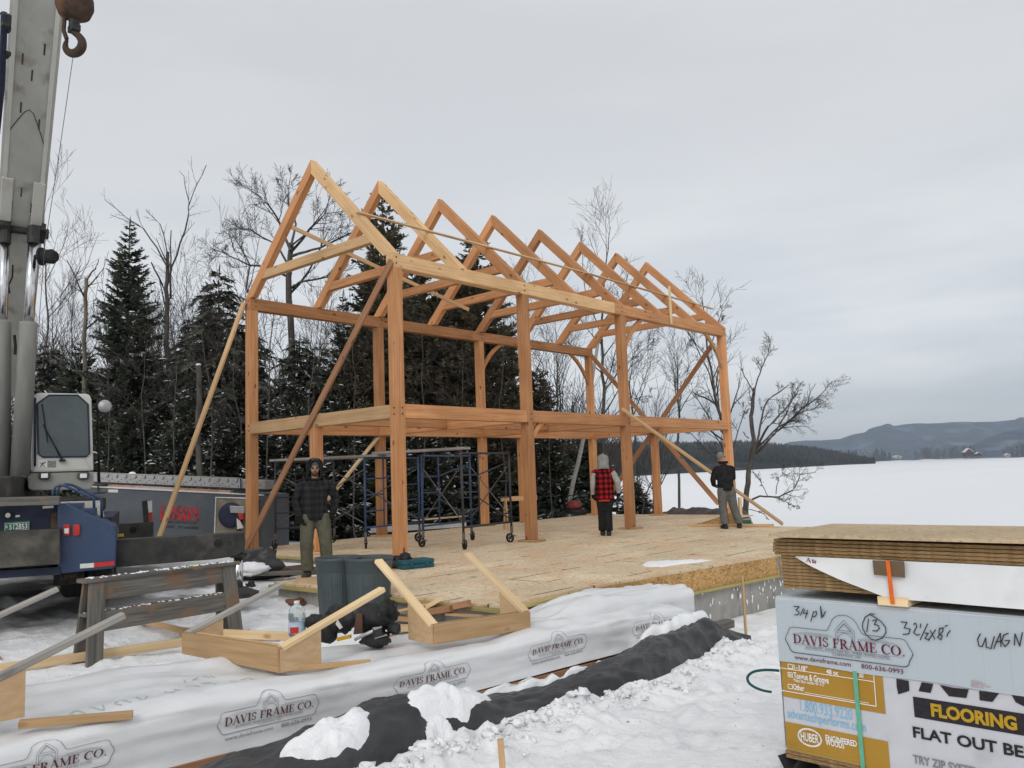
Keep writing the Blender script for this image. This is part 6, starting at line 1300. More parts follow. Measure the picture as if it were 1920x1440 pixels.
def fuse(m, name, mt, parent, vox=.012, smooth=3):
    """melt overlapping lofts into one continuous skin"""
    me = bpy.data.meshes.new('tmp'); me.from_pydata([tuple(q) for q in m.v], [], m.f)
    bm = bmesh.new(); bm.from_mesh(me); bmesh.ops.recalc_face_normals(bm, faces=bm.faces); bm.to_mesh(me); bm.free()
    o = bpy.data.objects.new('tmp', me); COL.objects.link(o)
    md = o.modifiers.new('r', 'REMESH'); md.mode = 'VOXEL'; md.voxel_size = vox; s_ = o.modifiers.new('s', 'SMOOTH'); s_.iterations = smooth; s_.factor = .5
    dg = bpy.context.evaluated_depsgraph_get(); dg.update(); nm = bpy.data.meshes.new_from_object(o.evaluated_get(dg)); nm.name = name
    bpy.data.objects.remove(o); bpy.data.meshes.remove(me)
    nm.materials.clear(); nm.materials.append(mt); nm.polygons.foreach_set('use_smooth', [True] * len(nm.polygons))
    r = bpy.data.objects.new(name, nm); COL.objects.link(r); r.parent = parent; return r
def lb(q, name, mt, par, **k):
    o = q.build(name, mt, None, **k); o.parent = par; o.matrix_basis = Matrix(); return o
def person(P, rot, label, J, H=1.76, skin=SKIN, jacket=None, jmat2=None, trousers=None, boots=None, gloves=None, hat=None, hood=None, collar=None, vest=False, tail=None, beard=False, wide=1.0):
    """J: joint positions for a figure facing -Y, standing at the origin, left side at +X"""
    t = thing('person', P, label, 'person', rot=rot)
    j = {k: V(v) for k, v in J.items()}
    sh, hp = j['chest'], j['hip']; hd = j['head']; nk = j['neck']; up = (hd - nk).normalized()
    # ---- body
    b = MB()
    loft(b, [hp - V((0, 0, .1)), hp, (hp + sh) / 2, sh, sh + (nk - sh) * .7, nk], [(.13, .1), (.155, .115), (.14, .105), (.175, .12), (.12, .08), (.06, .06)])
    loft(b, [nk - up * .03, nk + up * .06, nk + up * .1], [.058, .055, .055])
    f = j.get('face', V((0, -1, 0))); f = (f - up * f.dot(up)).normalized(); sd = f.cross(up) * -1; sd.normalize()
    HM = Matrix((sd, -f, up)).transposed()      # local x side, -y face, z up
    def hpt(x, y, z): return hd + HM @ V((x, y, z))
    b.ball(hpt(0, .012, .025), (.076, .094, .1), HM, 18, 12); b.ball(hpt(0, -.022, -.05), (.058, .066, .07), HM, 16, 10); b.ball(hpt(0, -.066, -.092), (.026, .024, .02), HM, 8, 6)
    b.tube([hpt(0, -.082, .025), hpt(0, -.102, -.012), hpt(0, -.104, -.02)], [.011, .015, .014], 8); b.ball(hpt(0, -.082, .03), (.05, .014, .012), HM, 10, 6); b.ball(hpt(0, -.086, -.058), (.024, .012, .007), HM, 8, 6)
    for s in (-1, 1): b.ball(hpt(s * .077, .01, -.005), (.012, .022, .034), HM, 8, 6); b.ball(hpt(s * .045, -.062, -.02), (.026, .02, .022), HM, 8, 6)
    for s, k in ((1, 'l'), (-1, 'r')):
        S, E, Wr, Hd = j['sh' + k], j['el' + k], j['wr' + k], j['ha' + k]
        loft(b, [S, S + (E - S) * .4, E, E + (Wr - E) * .35, Wr], [.055, .052, .042, .041, .028])
        d = (Hd - Wr).normalized(); pn = j.get('pn' + k, V((s, 0, 0))); pn = (pn - d * pn.dot(d)).normalized(); across = d.cross(pn).normalized()
        if across.dot(V((0, -1, 0))) < 0: across = -across          # thumb side forward
        loft(b, [Wr, Wr + d * .03, Wr + d * .085], [(.026, .02), (.036, .018), (.04, .016)], 10, across)
        pm_ = -pn
        for q in range(4):
            base = Wr + d * .08 + across * (.03 - .02 * q); ln = (.068, .078, .074, .058)[q]
            b.tube([base, base + (d + pm_ * .25).normalized() * ln * .45, base + (d + pm_ * .25).normalized() * ln * .45 + (d + pm_ * .9).normalized() * ln * .35, base + (d * .9 + pm_ * .3).normalized() * ln * .45 + (d + pm_ * 1.2).normalized() * ln * .6], [.0095, .009, .0085, .0065], 8)
        tb_ = Wr + d * .03 + across * .03; b.tube([tb_, tb_ + across * .022 + d * .022 + pm_ * .006, tb_ + across * .028 + d * .05 + pm_ * .014, tb_ + across * .024 + d * .068 + pm_ * .02], [.013, .0115, .010, .0075], 8)
        Hh, Kn, An = j['hp' + k], j['kn' + k], j['an' + k]
        loft(b, [Hh, Hh + (Kn - Hh) * .5, Kn, Kn + (An - Kn) * .35, An, An - V((0, 0, .05))], [.082, .072, .056, .056, .038, .04])
        td = j.get('toe' + k, V((0, -1, 0))); loft(b, [An - V((0, 0, .045)) - td * .05, An - V((0, 0, .045)) + td * .05, An - V((0, 0, .055)) + td * .15], [(.034, .035), (.042, .032), (.04, .02)], 10, V((0, 0, 1)))
    fuse(b, 'body', skin, t, .0085, 2)
    # ---- clothing
    c = MB(); hem = j.get('hem', hp - V((0, 0, .12)))
    loft(c, [hem, hem + V((0, 0, .1)), (hp + sh) / 2, sh, sh + (nk - sh) * .55, nk - V((0, 0, .015))], [(.19 * wide, .145), (.188 * wide, .145), (.183 * wide, .145), (.195 * wide, .148), (.135, .115), (.08, .08)], 20)
    arms = []
    for k in 'lr':
        S, E, Wr = j['sh' + k], j['el' + k], j['wr' + k]; arms.append(([S * .45 + nk * .55 - V((0, 0, .055)), S * .8 + nk * .2 - V((0, 0, .03)), S - V((0, 0, .035)), S + (E - S) * .45, E, E + (Wr - E) * .3, Wr], [(.05, .06), (.062, .07), (.075, .08), .074, .067, .063, .05]))
    if vest:
        for a_, r_ in arms: loft(c, a_[:3] + [a_[2] + (a_[3] - a_[2]) * .25], r_[:2] + [(.078, .086), (.082, .088)])
        q = MB()
        for a_, r_ in arms: loft(q, a_, r_)
        fuse(q, 'sleeves', jmat2, t, .012, 4)
    else:
        for a_, r_ in arms: loft(c, a_, r_)
    ja = fuse(c, 'vest' if vest else 'jacket', jacket, t, .012, 4)
    if not vest:
        q = MB(); q.tube([sh + V((0, -.158, .1)), sh + V((0, -.168, -.05)), (hp + sh) / 2 + V((0, -.158, 0)), hem + V((0, -.152, .01))], .006, 5); lb(q, 'placket', jmat2 or jacket, ja)
    if tail:
        q = MB(); loft(q, [hem - V((0, 0, .035)), hem + V((0, 0, .03))], [(.17, .13), (.18, .14)], 20); lb(q, 'shirt_tail', tail, t, smooth=True)
    p = MB(); wz = hp.z
    loft(p, [V((hp.x, hp.y, wz + .06)), hp - V((0, 0, .03)), hp - V((0, 0, .12))], [(.165, .125), (.175, .135), (.15, .125)], 18)
    for k in 'lr':
        Hh, Kn, An = j['hp' + k], j['kn' + k], j['an' + k]
        loft(p, [Hh, Hh + (Kn - Hh) * .25, Hh + (Kn - Hh) * .6, Kn, Kn + (An - Kn) * .5, An + V((0, 0, .07)), An + V((0, 0, .012))], [(.106, .112), (.114, .118), (.104, .106), (.095, .097), (.09, .093), (.092, .096), (.094, .098)], 16)
    fuse(p, 'trousers', trousers, t, .012, 4)
    for k in 'lr':
        An = j['an' + k]; td = j.get('toe' + k, V((0, -1, 0))).normalized(); q = MB(); gz_ = An.z - .095
        loft(q, [An + V((0, 0, .06)), An + V((0, 0, 0)), An - V((0, 0, .05))], [(.058, .06), (.058, .062), (.055, .06)])
        A0 = V((An.x, An.y, gz_ + .045)); loft(q, [A0 - td * .095, A0 - td * .05, A0 + td * .06, A0 + td * .15, A0 + td * .21], [(.042, .036), (.056, .05), (.06, .048), (.058, .04), (.036, .028)], 14, V((0, 0, 1)))
        bo_ = fuse(q, 'boot', boots, t, .009, 3)
        q = MB(); so2 = [A0 - td * .085 - V((0, 0, .035)), A0 + td * .19 - V((0, 0, .035))]; q.bar(so2[0], so2[1], .085, .02, V((0, 0, 1)), .006); lb(q, 'sole', RUBBER, bo_, bevel=.006)
    if gloves:
        for s, k in ((1, 'l'), (-1, 'r')):
            Wr, Hd = j['wr' + k], j['ha' + k]; d = (Hd - Wr).normalized(); pn = j.get('pn' + k, V((s, 0, 0))); pn = (pn - d * pn.dot(d)).normalized(); across = d.cross(pn).normalized()
            if across.dot(V((0, -1, 0))) < 0: across = -across
            q = MB(); loft(q, [Wr - d * .05, Wr, Wr + d * .03, Wr + d * .088], [(.042, .036), (.036, .03), (.044, .026), (.048, .024)], 12, across)
            for e_ in range(4):
                base = Wr + d * .08 + across * (.032 - .0215 * e_); ln = (.072, .082, .078, .062)[e_]
                u1 = (d - pn * .25).normalized(); u2 = (d - pn * .9).normalized(); u3 = (d - pn * 1.4).normalized()
                q.tube([base, base + u1 * ln * .45, base + u1 * ln * .45 + u2 * ln * .35, base + u1 * ln * .45 + u2 * ln * .35 + u3 * ln * .25], [.0125, .012, .0115, .009], 8)
            tb_ = Wr + d * .03 + across * .034; q.tube([tb_, tb_ + across * .025 + d * .022 - pn * .006, tb_ + across * .03 + d * .052 - pn * .014, tb_ + across * .026 + d * .072 - pn * .022], [.0165, .015, .013, .010], 8)
            fuse(q, 'glove', gloves, t, .006, 2)
    if hat:
        q = MB(); q.ball(hpt(0, .012, .045), (.09, .107, .105), HM, 20, 12); hh = fuse(q, 'knit_hat', hat, t, .009, 2)
        # cut away the lower part: keep above the brow
        bm = bmesh.new(); bm.from_mesh(hh.data); geom = bm.verts[:] + bm.edges[:] + bm.faces[:]
        bmesh.ops.bisect_plane(bm, geom=geom, plane_co=hpt(0, 0, -.005), plane_no=up, clear_inner=True); bm.to_mesh(hh.data); bm.free()
        q = MB(); q.tube([hpt(.09 * math.cos(a), .012 + .107 * math.sin(a), .0) for a in [2 * math.pi * i / 20 for i in range(21)]], .012, 8); lb(q, 'hat_cuff', hat, hh, smooth=True)
    if hood:
        q = MB(); n_ = 22
        vs = []; rows = [(-.2, .12, .125, .03), (-.13, .108, .125, .02), (-.06, .104, .13, .012), (.02, .108, .135, .012), (.08, .10, .128, .012), (.108, .075, .10, .014), (.128, .03, .05, .016)]
        op = R(58)
        for z, a, b2, y0 in rows:
            for i in range(n_ + 1):
                an = -math.pi / 2 + op + (2 * math.pi - 2 * op) * i / n_; vs.append(hpt(a * math.cos(an) * (1 + .03 * math.sin(i * 1.7 + z * 30)), y0 + b2 * math.sin(an), z))
        vs.append(hpt(0, .02, .134)); rws = len(rows)
        fs = [(r_ * (n_ + 1) + i, r_ * (n_ + 1) + i + 1, (r_ + 1) * (n_ + 1) + i + 1, (r_ + 1) * (n_ + 1) + i) for r_ in range(rws - 1) for i in range(n_)] + [((rws - 1) * (n_ + 1) + i, (rws - 1) * (n_ + 1) + i + 1, len(vs) - 1) for i in range(n_)]
        q.add(vs, fs); ho = lb(q, 'hood', hood, t, smooth=True)
        md = ho.modifiers.new('thick', 'SOLIDIFY'); md.thickness = .02; md.offset = 1
        # front peak and neck of the hood
        q = MB(); q.tube([hpt(x, y, z) for x, y, z in ((-.095, -.055, -.13), (-.088, -.075, -.04), (-.08, -.085, .05), (-.05, -.085, .1), (0, -.085, .118), (.05, -.085, .1), (.08, -.085, .05), (.088, -.075, -.04), (.095, -.055, -.13), (.05, -.1, -.165), (-.05, -.1, -.165), (-.095, -.055, -.13))], .02, 8); lb(q, 'hood_rim', hood, ho, smooth=True)
    if collar:
        q = MB(); q.tube([nk + V((.085 * math.cos(a), .085 * math.sin(a) + .005, .035)) for a in [2 * math.pi * i / 16 for i in range(17)]], .03, 8); lb(q, 'collar', collar, t, smooth=True)
    if beard:
        q = MB(); q.ball(hpt(0, -.05, -.085), (.05, .052, .042), HM, 14, 8); q.ball(hpt(0, -.1, -.046), (.028, .01, .008), HM, 8, 5); lb(q, 'beard', mat('dark_beard', (.05, .03, .02), (.09, .055, .035), 60, .9), t, smooth=True)
        for s in (-1, 1):
            q = MB(); q.ball(hpt(s * .03, -.087, .012), (.011, .006, .006), HM, 8, 5); lb(q, 'eye', INKK, t)
    return t
BL = cloth('black_cloth', (.012, .012, .013), (.024, .024, .026)); GLV = cloth('black_glove', (.01, .01, .01), (.018, .018, .018)); BOOT = mat('boot_leather', (.03, .024, .02), (.06, .048, .04), 9, .7); BOOTK = mat('black_boot', (.012, .012, .012), (.028, .028, .028), 9, .6)
base = dict(chest=(0, 0, 1.30), hip=(0, 0, .97), neck=(0, -.005, 1.475), head=(0, -.015, 1.62), hem=(0, 0, .84), shl=(.185, 0, 1.40), shr=(-.185, 0, 1.40), ell=(.25, .03, 1.12), elr=(-.25, .03, 1.12), wrl=(.26, -.03, .88), wrr=(-.26, -.03, .88), hal=(.26, -.05, .78), har=(-.26, -.05, .78),
            hpl=(.09, 0, .92), hpr=(-.09, 0, .92), knl=(.105, -.02, .50), knr=(-.105, -.02, .50), anl=(.11, .02, .095), anr=(-.11, .02, .095))
def pose(**k): d = dict(base); d.update(k); return d
def faceto(P, tx_, ty_): return math.atan2(ty_ - P.y, tx_ - P.x) + math.pi / 2
# bearded man in front, one foot on the plank
Pm = at(592, 1079, 12.25); Pm.z = -.03
m1 = person(Pm, faceto(Pm, CP.x, CP.y), 'bearded man in dark plaid jacket, black hood and olive trousers standing beside the dustbins', pose(ell=(.31, .07, 1.16), wrl=(.26, .03, .93), hal=(.22, .02, .85), elr=(-.28, .05, 1.13), wrr=(-.23, -.10, .90), har=(-.19, -.13, .82), hpl=(.10, 0, .93), hpr=(-.10, 0, .93), knl=(.15, -.03, .5), knr=(-.13, -.06, .5), anl=(.17, .03, .105), anr=(-.12, -.02, .105), hem=(0, 0, .85), face=V((.05, -1, 0)), toer=V((-.2, -1, 0)), toel=V((.3, -1, 0))),
            skin=SKIN2, jacket=plaid('dark_plaid', (.030, .030, .033), (.022, .022, .024), (.015, .015, .016), .10), jmat2=BL, trousers=cloth('olive_canvas', (.085, .082, .06), (.125, .12, .09)), boots=BOOT, gloves=GLV, hat=cloth('grey_green_knit', (.07, .075, .06), (.11, .11, .09)), hood=BL, beard=True, wide=1.0)
# man with red plaid vest, walking away
Pv = atz(1137, 1004, 0)
away = V((-.55, .83, 0))
m2 = person(Pv, math.atan2(away.y, away.x) + math.pi / 2, 'man seen from behind in red and black plaid vest and grey hood', pose(ell=(.24, .02, 1.13), wrl=(.25, -.05, .89), hal=(.24, -.08, .8), elr=(-.30, .06, 1.15), wrr=(-.31, -.02, .91), har=(-.30, -.06, .82), knl=(.07, -.04, .5), knr=(-.06, -.02, .5), anl=(.075, -.03, .095), anr=(-.06, .07, .095), hem=(0, 0, .77), head=(.0, -.03, 1.61)),
            jacket=plaid('red_plaid', (.33, .012, .016), (.10, .007, .008), (.010, .006, .007), .115), jmat2=cloth('grey_fleece', (.27, .27, .255), (.36, .36, .34)), trousers=cloth('black_trousers', (.012, .012, .014), (.022, .022, .024)), boots=BOOTK, gloves=GLV, hood=cloth('grey_hood', (.19, .19, .18), (.27, .27, .255)), collar=BL, wide=1.13, vest=True, tail=cloth('red_shirt', (.42, .04, .02), (.5, .06, .03)))
# man in black jacket at the far corner, back turned, working with his hands in front
P3 = atz(1366, 991, 0); aw3 = V((-.75, .66, 0))
m3 = person(P3, math.atan2(aw3.y, aw3.x) + math.pi / 2, 'man seen from behind in black jacket and grey trousers at the far right post', pose(chest=(0, -.04, 1.29), neck=(.0, -.07, 1.455), head=(.03, -.11, 1.585), shl=(.185, -.04, 1.38), shr=(-.185, -.04, 1.38), ell=(.265, -.08, 1.10), wrl=(.19, -.25, .98), hal=(.14, -.3, .96), elr=(-.22, -.1, 1.12), wrr=(-.12, -.28, 1.05), har=(-.05, -.33, 1.04), knl=(.09, -.03, .5), knr=(-.15, .0, .5), anl=(.09, .03, .095), anr=(-.24, .05, .095), hem=(0, -.01, .85), toer=V((-.35, -1, 0)), face=V((.15, -1, -.3))),
            jacket=cloth('black_jacket', (.013, .013, .014), (.026, .026, .028)), jmat2=BL, trousers=cloth('grey_trousers', (.10, .10, .095), (.145, .145, .138)), boots=BOOTK, gloves=cloth('grey_glove', (.1, .1, .09), (.16, .16, .15)), hat=cloth('grey_knit', (.15, .155, .15), (.21, .215, .2)), collar=BL)
# ================================================================ trees
BARK = mat('grey_bark', (.055, .05, .046), (.115, .105, .097), 9, .95, .8, 30, (1, 1, .3), c3=(.12, .115, .1), p3=.66, s3=4)
TWIG = mat('twig_bark', (.034, .029, .027), (.068, .06, .056), 6, .95, .2)
BIRCH = mat('birch_bark', (.30, .29, .275), (.40, .39, .365), 6, .8, .2, 20, (1, 1, 5), c3=(.09, .08, .075), p3=.66, s3=7)
SNAG = mat('dead_wood', (.10, .085, .07), (.2, .17, .135), 8, .95, .6, 25, (1, 1, .25))
def foliage(name, a, b_, tr=.0): return mat(name, a, b_, 1.6, .85, 0, detail=3, spec=.1, rand=.15)
FOL = foliage('spruce_needles', (.056, .068, .05), (.118, .132, .10)); FOLC = foliage('cedar_sprays', (.09, .086, .058), (.165, .152, .105)); FOLH = foliage('hemlock_sprays', (.085, .092, .075), (.155, .162, .132))
TSNOW = mat('branch_snow', (.62, .64, .67), (.72, .73, .75), 5, .8)
class TM:
    """fast triangle / quad soup"""
    def __init__(s): s.v = []; s.f = []
    def tube(s, pts, rs, n):
        k0 = len(s.v); m = len(pts)
        for i, p in enumerate(pts):
            t = pts[min(i + 1, m - 1)] - pts[max(i - 1, 0)]; u = t.orthogonal().normalized() if t.length > 1e-9 else V((1, 0, 0)); q = t.cross(u).normalized(); r = rs[i]
            for k in range(n):
                a = 2 * math.pi * k / n; s.v.append(p + u * (r * math.cos(a)) + q * (r * math.sin(a)))
        for i in range(m - 1):
            for k in range(n): s.f.append((k0 + i * n + k, k0 + i * n + (k + 1) % n, k0 + (i + 1) * n + (k + 1) % n, k0 + (i + 1) * n + k))
    def leaf(s, a, d, w_, l, nrm):
        side = d.cross(nrm)
        if side.length < 1e-6: side = d.orthogonal()
        side = side.normalized() * w_; k = len(s.v)
        s.v += [a - side * .25, a + d * l * .45 - side, a + d * l, a + d * l * .55 + side]; s.f.append((k, k + 1, k + 2, k + 3))
    def lump(s, a, d, w_, l, h):
        side = d.cross(V((0, 0, 1)))
        if side.length < 1e-6: side = V((1, 0, 0))
        side = side.normalized() * w_; k = len(s.v)
        s.v += [a - d * l * .5, a - side, a + d * l * .5, a + side, a + V((0, 0, h)) - d * l * .15, a + V((0, 0, h * .85)) + d * l * .2]
        s.f += [(k, k + 1, k + 4), (k + 1, k + 5, k + 4), (k + 1, k + 2, k + 5), (k + 2, k + 3, k + 5), (k + 3, k + 4, k + 5), (k + 3, k, k + 4), (k, k + 3, k + 2, k + 1)]
    def obj(s, name, mt, par=None):
        me = bpy.data.meshes.new(name); base = par.location if par else V((0, 0, 0)); me.from_pydata([q - base for q in s.v], [], s.f); me.materials.append(mt)
        o = bpy.data.objects.new(name, me); COL.objects.link(o)
        if par: o.parent = par
        return o
def rv(r, s=1.0): return V((r.uniform(-s, s), r.uniform(-s, s), r.uniform(-s, s)))
def wiggle(r, a, b, n, amp):
    pts = []; L = (b - a).length; off = V((0, 0, 0))
    for i in range(n + 1):
        t = i / n; off = off * .7 + rv(r, amp * L / n); pts.append(a + (b - a) * t + (off if i else V((0, 0, 0))))
    return pts
def conifer(P, H, Rr, seed, label, kind='spruce', snow=.0, group=None, base=.06, dens=1.0, bare=0.0, name=None):
    r = random.Random(seed); P = V(P); fol = {'spruce': FOL, 'cedar': FOLC, 'hemlock': FOLH}[kind]
    t = thing(name or kind + '_tree', P, label, 'conifer tree', group)
    tr = TM(); lean = V((r.uniform(-.02, .02), r.uniform(-.02, .02), 1)) * H
    tp = wiggle(r, P - V((0, 0, .5)), P + lean, 10, .02); tr.tube(tp, [max(.012, H * .016 * (1 - i / 10.3)) for i in range(11)], 8)
    axis_ = lambda z: P + lean * (z / H)
    c = TM(); sn = TM(); z = H * base; step = H / (46 if kind == 'spruce' else 34)
    while z < H * .985:
        f = z / H; env = Rr * ((1 - f) ** (.8 if kind == 'spruce' else .5)) * (1 - .35 * math.exp(-(f / .12) ** 2))
        nb = int((6 if kind == 'spruce' else 6) * dens + r.random()) if f < .9 else 4
        a0 = r.random() * 6.28
        for k in range(nb):
            if r.random() < bare: continue
            an = a0 + 6.283 * k / nb + r.uniform(-.45, .45); L = env * r.uniform(.55, 1.12) + .1
            d = V((math.cos(an), math.sin(an), 0)); ris = {'spruce': .35 - .55 * (1 - f), 'cedar': .55, 'hemlock': -.05}[kind] + r.uniform(-.15, .15)
            A = axis_(z + r.uniform(-.5, .5) * step); n = 4; pts = []
            for i in range(n + 1):
                s = i / n; sag = {'spruce': .22 * s * s, 'cedar': -.25 * s + .05 * s, 'hemlock': -.35 * s * s}[kind]
                pts.append(A + d * (L * s) + V((0, 0, L * (ris * s + sag))) + rv(r, .03 * L))
            tr.tube(pts, [max(.004, .012 * H / 10 * (1 - i / n) + .004) for i in range(n + 1)], 3)
            cnt = int(L * (13 if kind != 'cedar' else 12) * dens) + 4
            for q in range(cnt):
                s = (q + r.random()) / cnt; s = .12 + .88 * s; i = min(n - 1, int(s * n)); B = pts[i] + (pts[i + 1] - pts[i]) * (s * n - i); bd2 = (pts[i + 1] - pts[i]).normalized()
                sl2 = (.15 + .32 * (1 - s)) * L ** .6 * r.uniform(.7, 1.25)
                for sg in (-1, 1):
                    sd2 = bd2.cross(V((0, 0, 1))).normalized() * sg; dd = (bd2 * r.uniform(.5, 1.0) + sd2 * r.uniform(.5, 1.0) + V((0, 0, r.uniform(-.35, .15) if kind != 'cedar' else r.uniform(-.5, .6)))).normalized()
                    nr = V((0, 0, 1)) + rv(r, .7)
                    c.leaf(B, dd, sl2 * .19, sl2, nr)
                    if r.random() < .75: c.leaf(B + dd * sl2 * .4, (dd + rv(r, .8)).normalized(), sl2 * .11, sl2 * .65, nr + rv(r, .5))
                if kind == 'spruce' and r.random() < .5: c.leaf(B, (bd2 + rv(r, .5)).normalized(), sl2 * .12, sl2 * .8, V((0, 0, 1)) + rv(r, .6))
                if snow and r.random() < snow * 1.5 * (1 - f * .8):
                    w_ = sl2 * r.uniform(.16, .42); sn.lump(B + V((0, 0, .05)) + bd2 * sl2 * r.uniform(0, .5) + rv(r, .12), (V((bd2.x, bd2.y, bd2.z * .3)) + rv(r, .5)).normalized(), w_ * .4, w_ * r.uniform(1.6, 3.2), .012 + w_ * .2)
        z += step * r.uniform(.75, 1.25) * (1 + .3 * (1 - f))
    tip = axis_(H); c.leaf(tip - V((0, 0, H * .03)), V((0, 0, 1)), .03, H * .05, V((1, 0, 0)))
    tr.obj('trunk', BARK, t); c.obj('crown', fol, t)
    if snow: sn.obj('snow_load', TSNOW, t)
    return t
def grow(tm, r, a, d, L, rad, lvl, up, spread, kids, twist=.25, mn=.004, fine=3):
    n = max(2, int(3 + L * .8)) if lvl > 1 else 3; pts = [a]; dd = d.normalized(); s = L / n
    for i in range(n):
        dd = (dd + rv(r, twist * .5) + V((0, 0, up * .12))).normalized(); pts.append(pts[-1] + dd * s)
    rs = [max(mn, rad * (1 - .7 * i / n)) for i in range(n + 1)]; tm.tube(pts, rs, 7 if rad > .06 else (5 if rad > .025 else 3))
    if lvl <= 0: return
    m = kids if isinstance(kids, int) else r.randint(*kids)
    for k in range(m):
        t = .25 + .75 * (k + r.random()) / m if lvl > 1 else .15 + .85 * (k + r.random()) / m
        i = min(n - 1, int(t * n)); p = pts[i] + (pts[i + 1] - pts[i]) * (t * n - i); bd2 = (pts[i + 1] - pts[i]).normalized()
        o = bd2.orthogonal().normalized(); o.rotate(Matrix.Rotation(r.random() * 6.283, 3, bd2)); nd = bd2 * math.cos(spread * r.uniform(.6, 1.3)) + o * math.sin(spread * r.uniform(.6, 1.3))
        grow(tm, r, p, nd, L * r.uniform(.42, .68) * (1.05 - .35 * t), rs[i] * r.uniform(.45, .65), lvl - 1, up, spread, kids, twist, mn, fine)
def bare_tree(P, limbs, seed, label, group=None, mt=BARK, name='bare_tree', lvl=3, kids=(5, 7), spread=.65, up=.5, twist=.3, mn=.006, twig=True, L1=.45):
    """limbs: list of (points, r0, r1): the main stems follow the photo; twigs grow from them"""
    r = random.Random(seed); P = V(P); t = thing(name, P, label, 'bare tree', group); tr = TM(); cr_ = TM()
    for pts, r0, r1, tw in limbs:
        k = len(pts); fine_ = []
        for i in range(k - 1):
            w_ = wiggle(r, pts[i], pts[i + 1], 4, .03 if mt is BIRCH else .09); fine_ += w_[:-1] if i < k - 2 else w_
        m = len(fine_); rs = [r0 + (r1 - r0) * i / (m - 1) for i in range(m)]; tr.tube(fine_, rs, 8)
        Ltot = sum((fine_[i + 1] - fine_[i]).length for i in range(m - 1))
        for q in range(tw):
            s = .3 + .7 * (q + r.random()) / tw if tw > 1 else .8; i = min(m - 2, int(s * (m - 1))); p = fine_[i] + (fine_[i + 1] - fine_[i]) * (s * (m - 1) - i); bd2 = (fine_[i + 1] - fine_[i]).normalized()
            o = bd2.orthogonal().normalized(); o.rotate(Matrix.Rotation(r.random() * 6.283, 3, bd2)); sp = spread * r.uniform(.7, 1.3); nd = bd2 * math.cos(sp) + o * math.sin(sp)
            grow(cr_, r, p, nd, Ltot * L1 * r.uniform(.6, 1.1) * (1.15 - .55 * s), rs[i] * r.uniform(.4, .6), lvl - 1, up, spread, kids, twist, mn * .75)
    tr.obj('trunk', mt, t); cr_.obj('branches', TWIG, t)
    return t
def gpt(px, py, d):
    p = at(px, py, d); p.z = gz(p.x, p.y, False); return p
def top_h(p, px, py, d): return at(px, py, d).z - p.z
GC = 'evergreens behind the building site'; GB = 'leafless trees behind the building site'; GU = 'snowy young spruces in the undergrowth'
# --- tall spruce left of the frame and other evergreens (pixel x, top y, depth, crown radius)
for (x, ty_, d, rr, kd, sn_, lb_, ba, de) in [
    (230, 393, 27, 2.1, 'spruce', .03, 'tall dark pointed spruce standing alone left of the frame, above the trailer', .04, 1.35),
    (412, 492, 25, 2.5, 'hemlock', .10, 'feathery grey green hemlock just left of the corner post', .08, 1.0),
    (350, 590, 29, 2.7, 'hemlock', .12, 'ragged hemlock between the bare forked tree and the feathery one', .06, 1.0),
    (648, 542, 27, 1.2, 'spruce', .05, 'slim spruce tip seen through the first bay of the frame', .05, 1.2),
    (742, 332, 28, 2.0, 'cedar', .0, 'tallest brownish cedar rising behind the second rafter pair', .07, 1.35),
    (905, 436, 29, 2.35, 'cedar', .0, 'broad cedar behind the middle rafters', .08, 1.3),
    (828, 520, 30, 2.7, 'cedar', .03, 'dense cedar between the two tall cedars, seen over the floor beams', .04, 1.3),
    (690, 590, 27, 2.0, 'cedar', .05, 'lower cedar in front of the tallest one, behind the rear post', .05, 1.2),
    (960, 590, 31, 1.7, 'cedar', .0, 'short cedar right of the broad one, by the third post', .07, 1.1),
    (1010, 690, 32, 1.7, 'cedar', .02, 'small cedar at the right end of the evergreen row', .06, 1.2),
    (150, 640, 30, 2.5, 'spruce', .06, 'bushy spruce behind the operator cab', .05, 1.1),
    (85, 640, 31, 2.5, 'hemlock', .05, 'ragged hemlock half hidden behind the crane boom', .06, 1.1),
    (795, 455, 33, 2.2, 'cedar', .0, 'tall cedar deep behind the second and third rafters', .06, 1.3),
    (868, 480, 34, 2.2, 'cedar', .0, 'cedar deep behind the fourth rafter pair', .06, 1.3),
    (700, 470, 34, 2.1, 'cedar', .0, 'cedar deep behind the near corner post', .06, 1.2),
    (600, 640, 31, 2.2, 'hemlock', .08, 'dark hemlock deep in the first bay beside the slim spruce', .05, 1.1),
    (285, 650, 32, 2.0, 'hemlock', .06, 'hemlock between the tall spruce and the forked bare tree', .05, 1.0),
    (470, 590, 31, 2.2, 'hemlock', .08, 'hemlock directly behind the left corner post', .05, 1.0),
    (560, 625, 29, 2.4, 'hemlock', .12, 'dark hemlock inside the first bay, left of the slim spruce', .05, 1.1)]:
    p = gpt(x, 890, d); conifer(p, top_h(p, x, ty_, d), rr, int(x * 7 + ty_), lb_, kd, sn_, GC, .05 if kd != 'cedar' else .09, de, ba)
UL = ['snow dusted young spruce behind the operator cab mirror', 'snow dusted young spruce left of the leaning prop', 'snow dusted young spruce behind the leaning prop', 'snow dusted young spruce at the left corner post', 'snow dusted young spruce beside the red lettered trailer', 'snow dusted young spruce behind the bearded man', 'snow dusted young spruce left of the short yellow brace', 'snow dusted young spruce behind the rear left post', 'snow dusted young spruce beyond the scaffolds', 'snow dusted young spruce between the scaffolds', 'snow dusted young spruce behind the deck sawhorse', 'snow dusted young spruce left of the birch', 'snow dusted young spruce right of the birch', 'snow dusted young spruce beside the red vested man', 'low snow dusted spruce under the tall pointed spruce', 'low snow dusted spruce under the feathery hemlock']
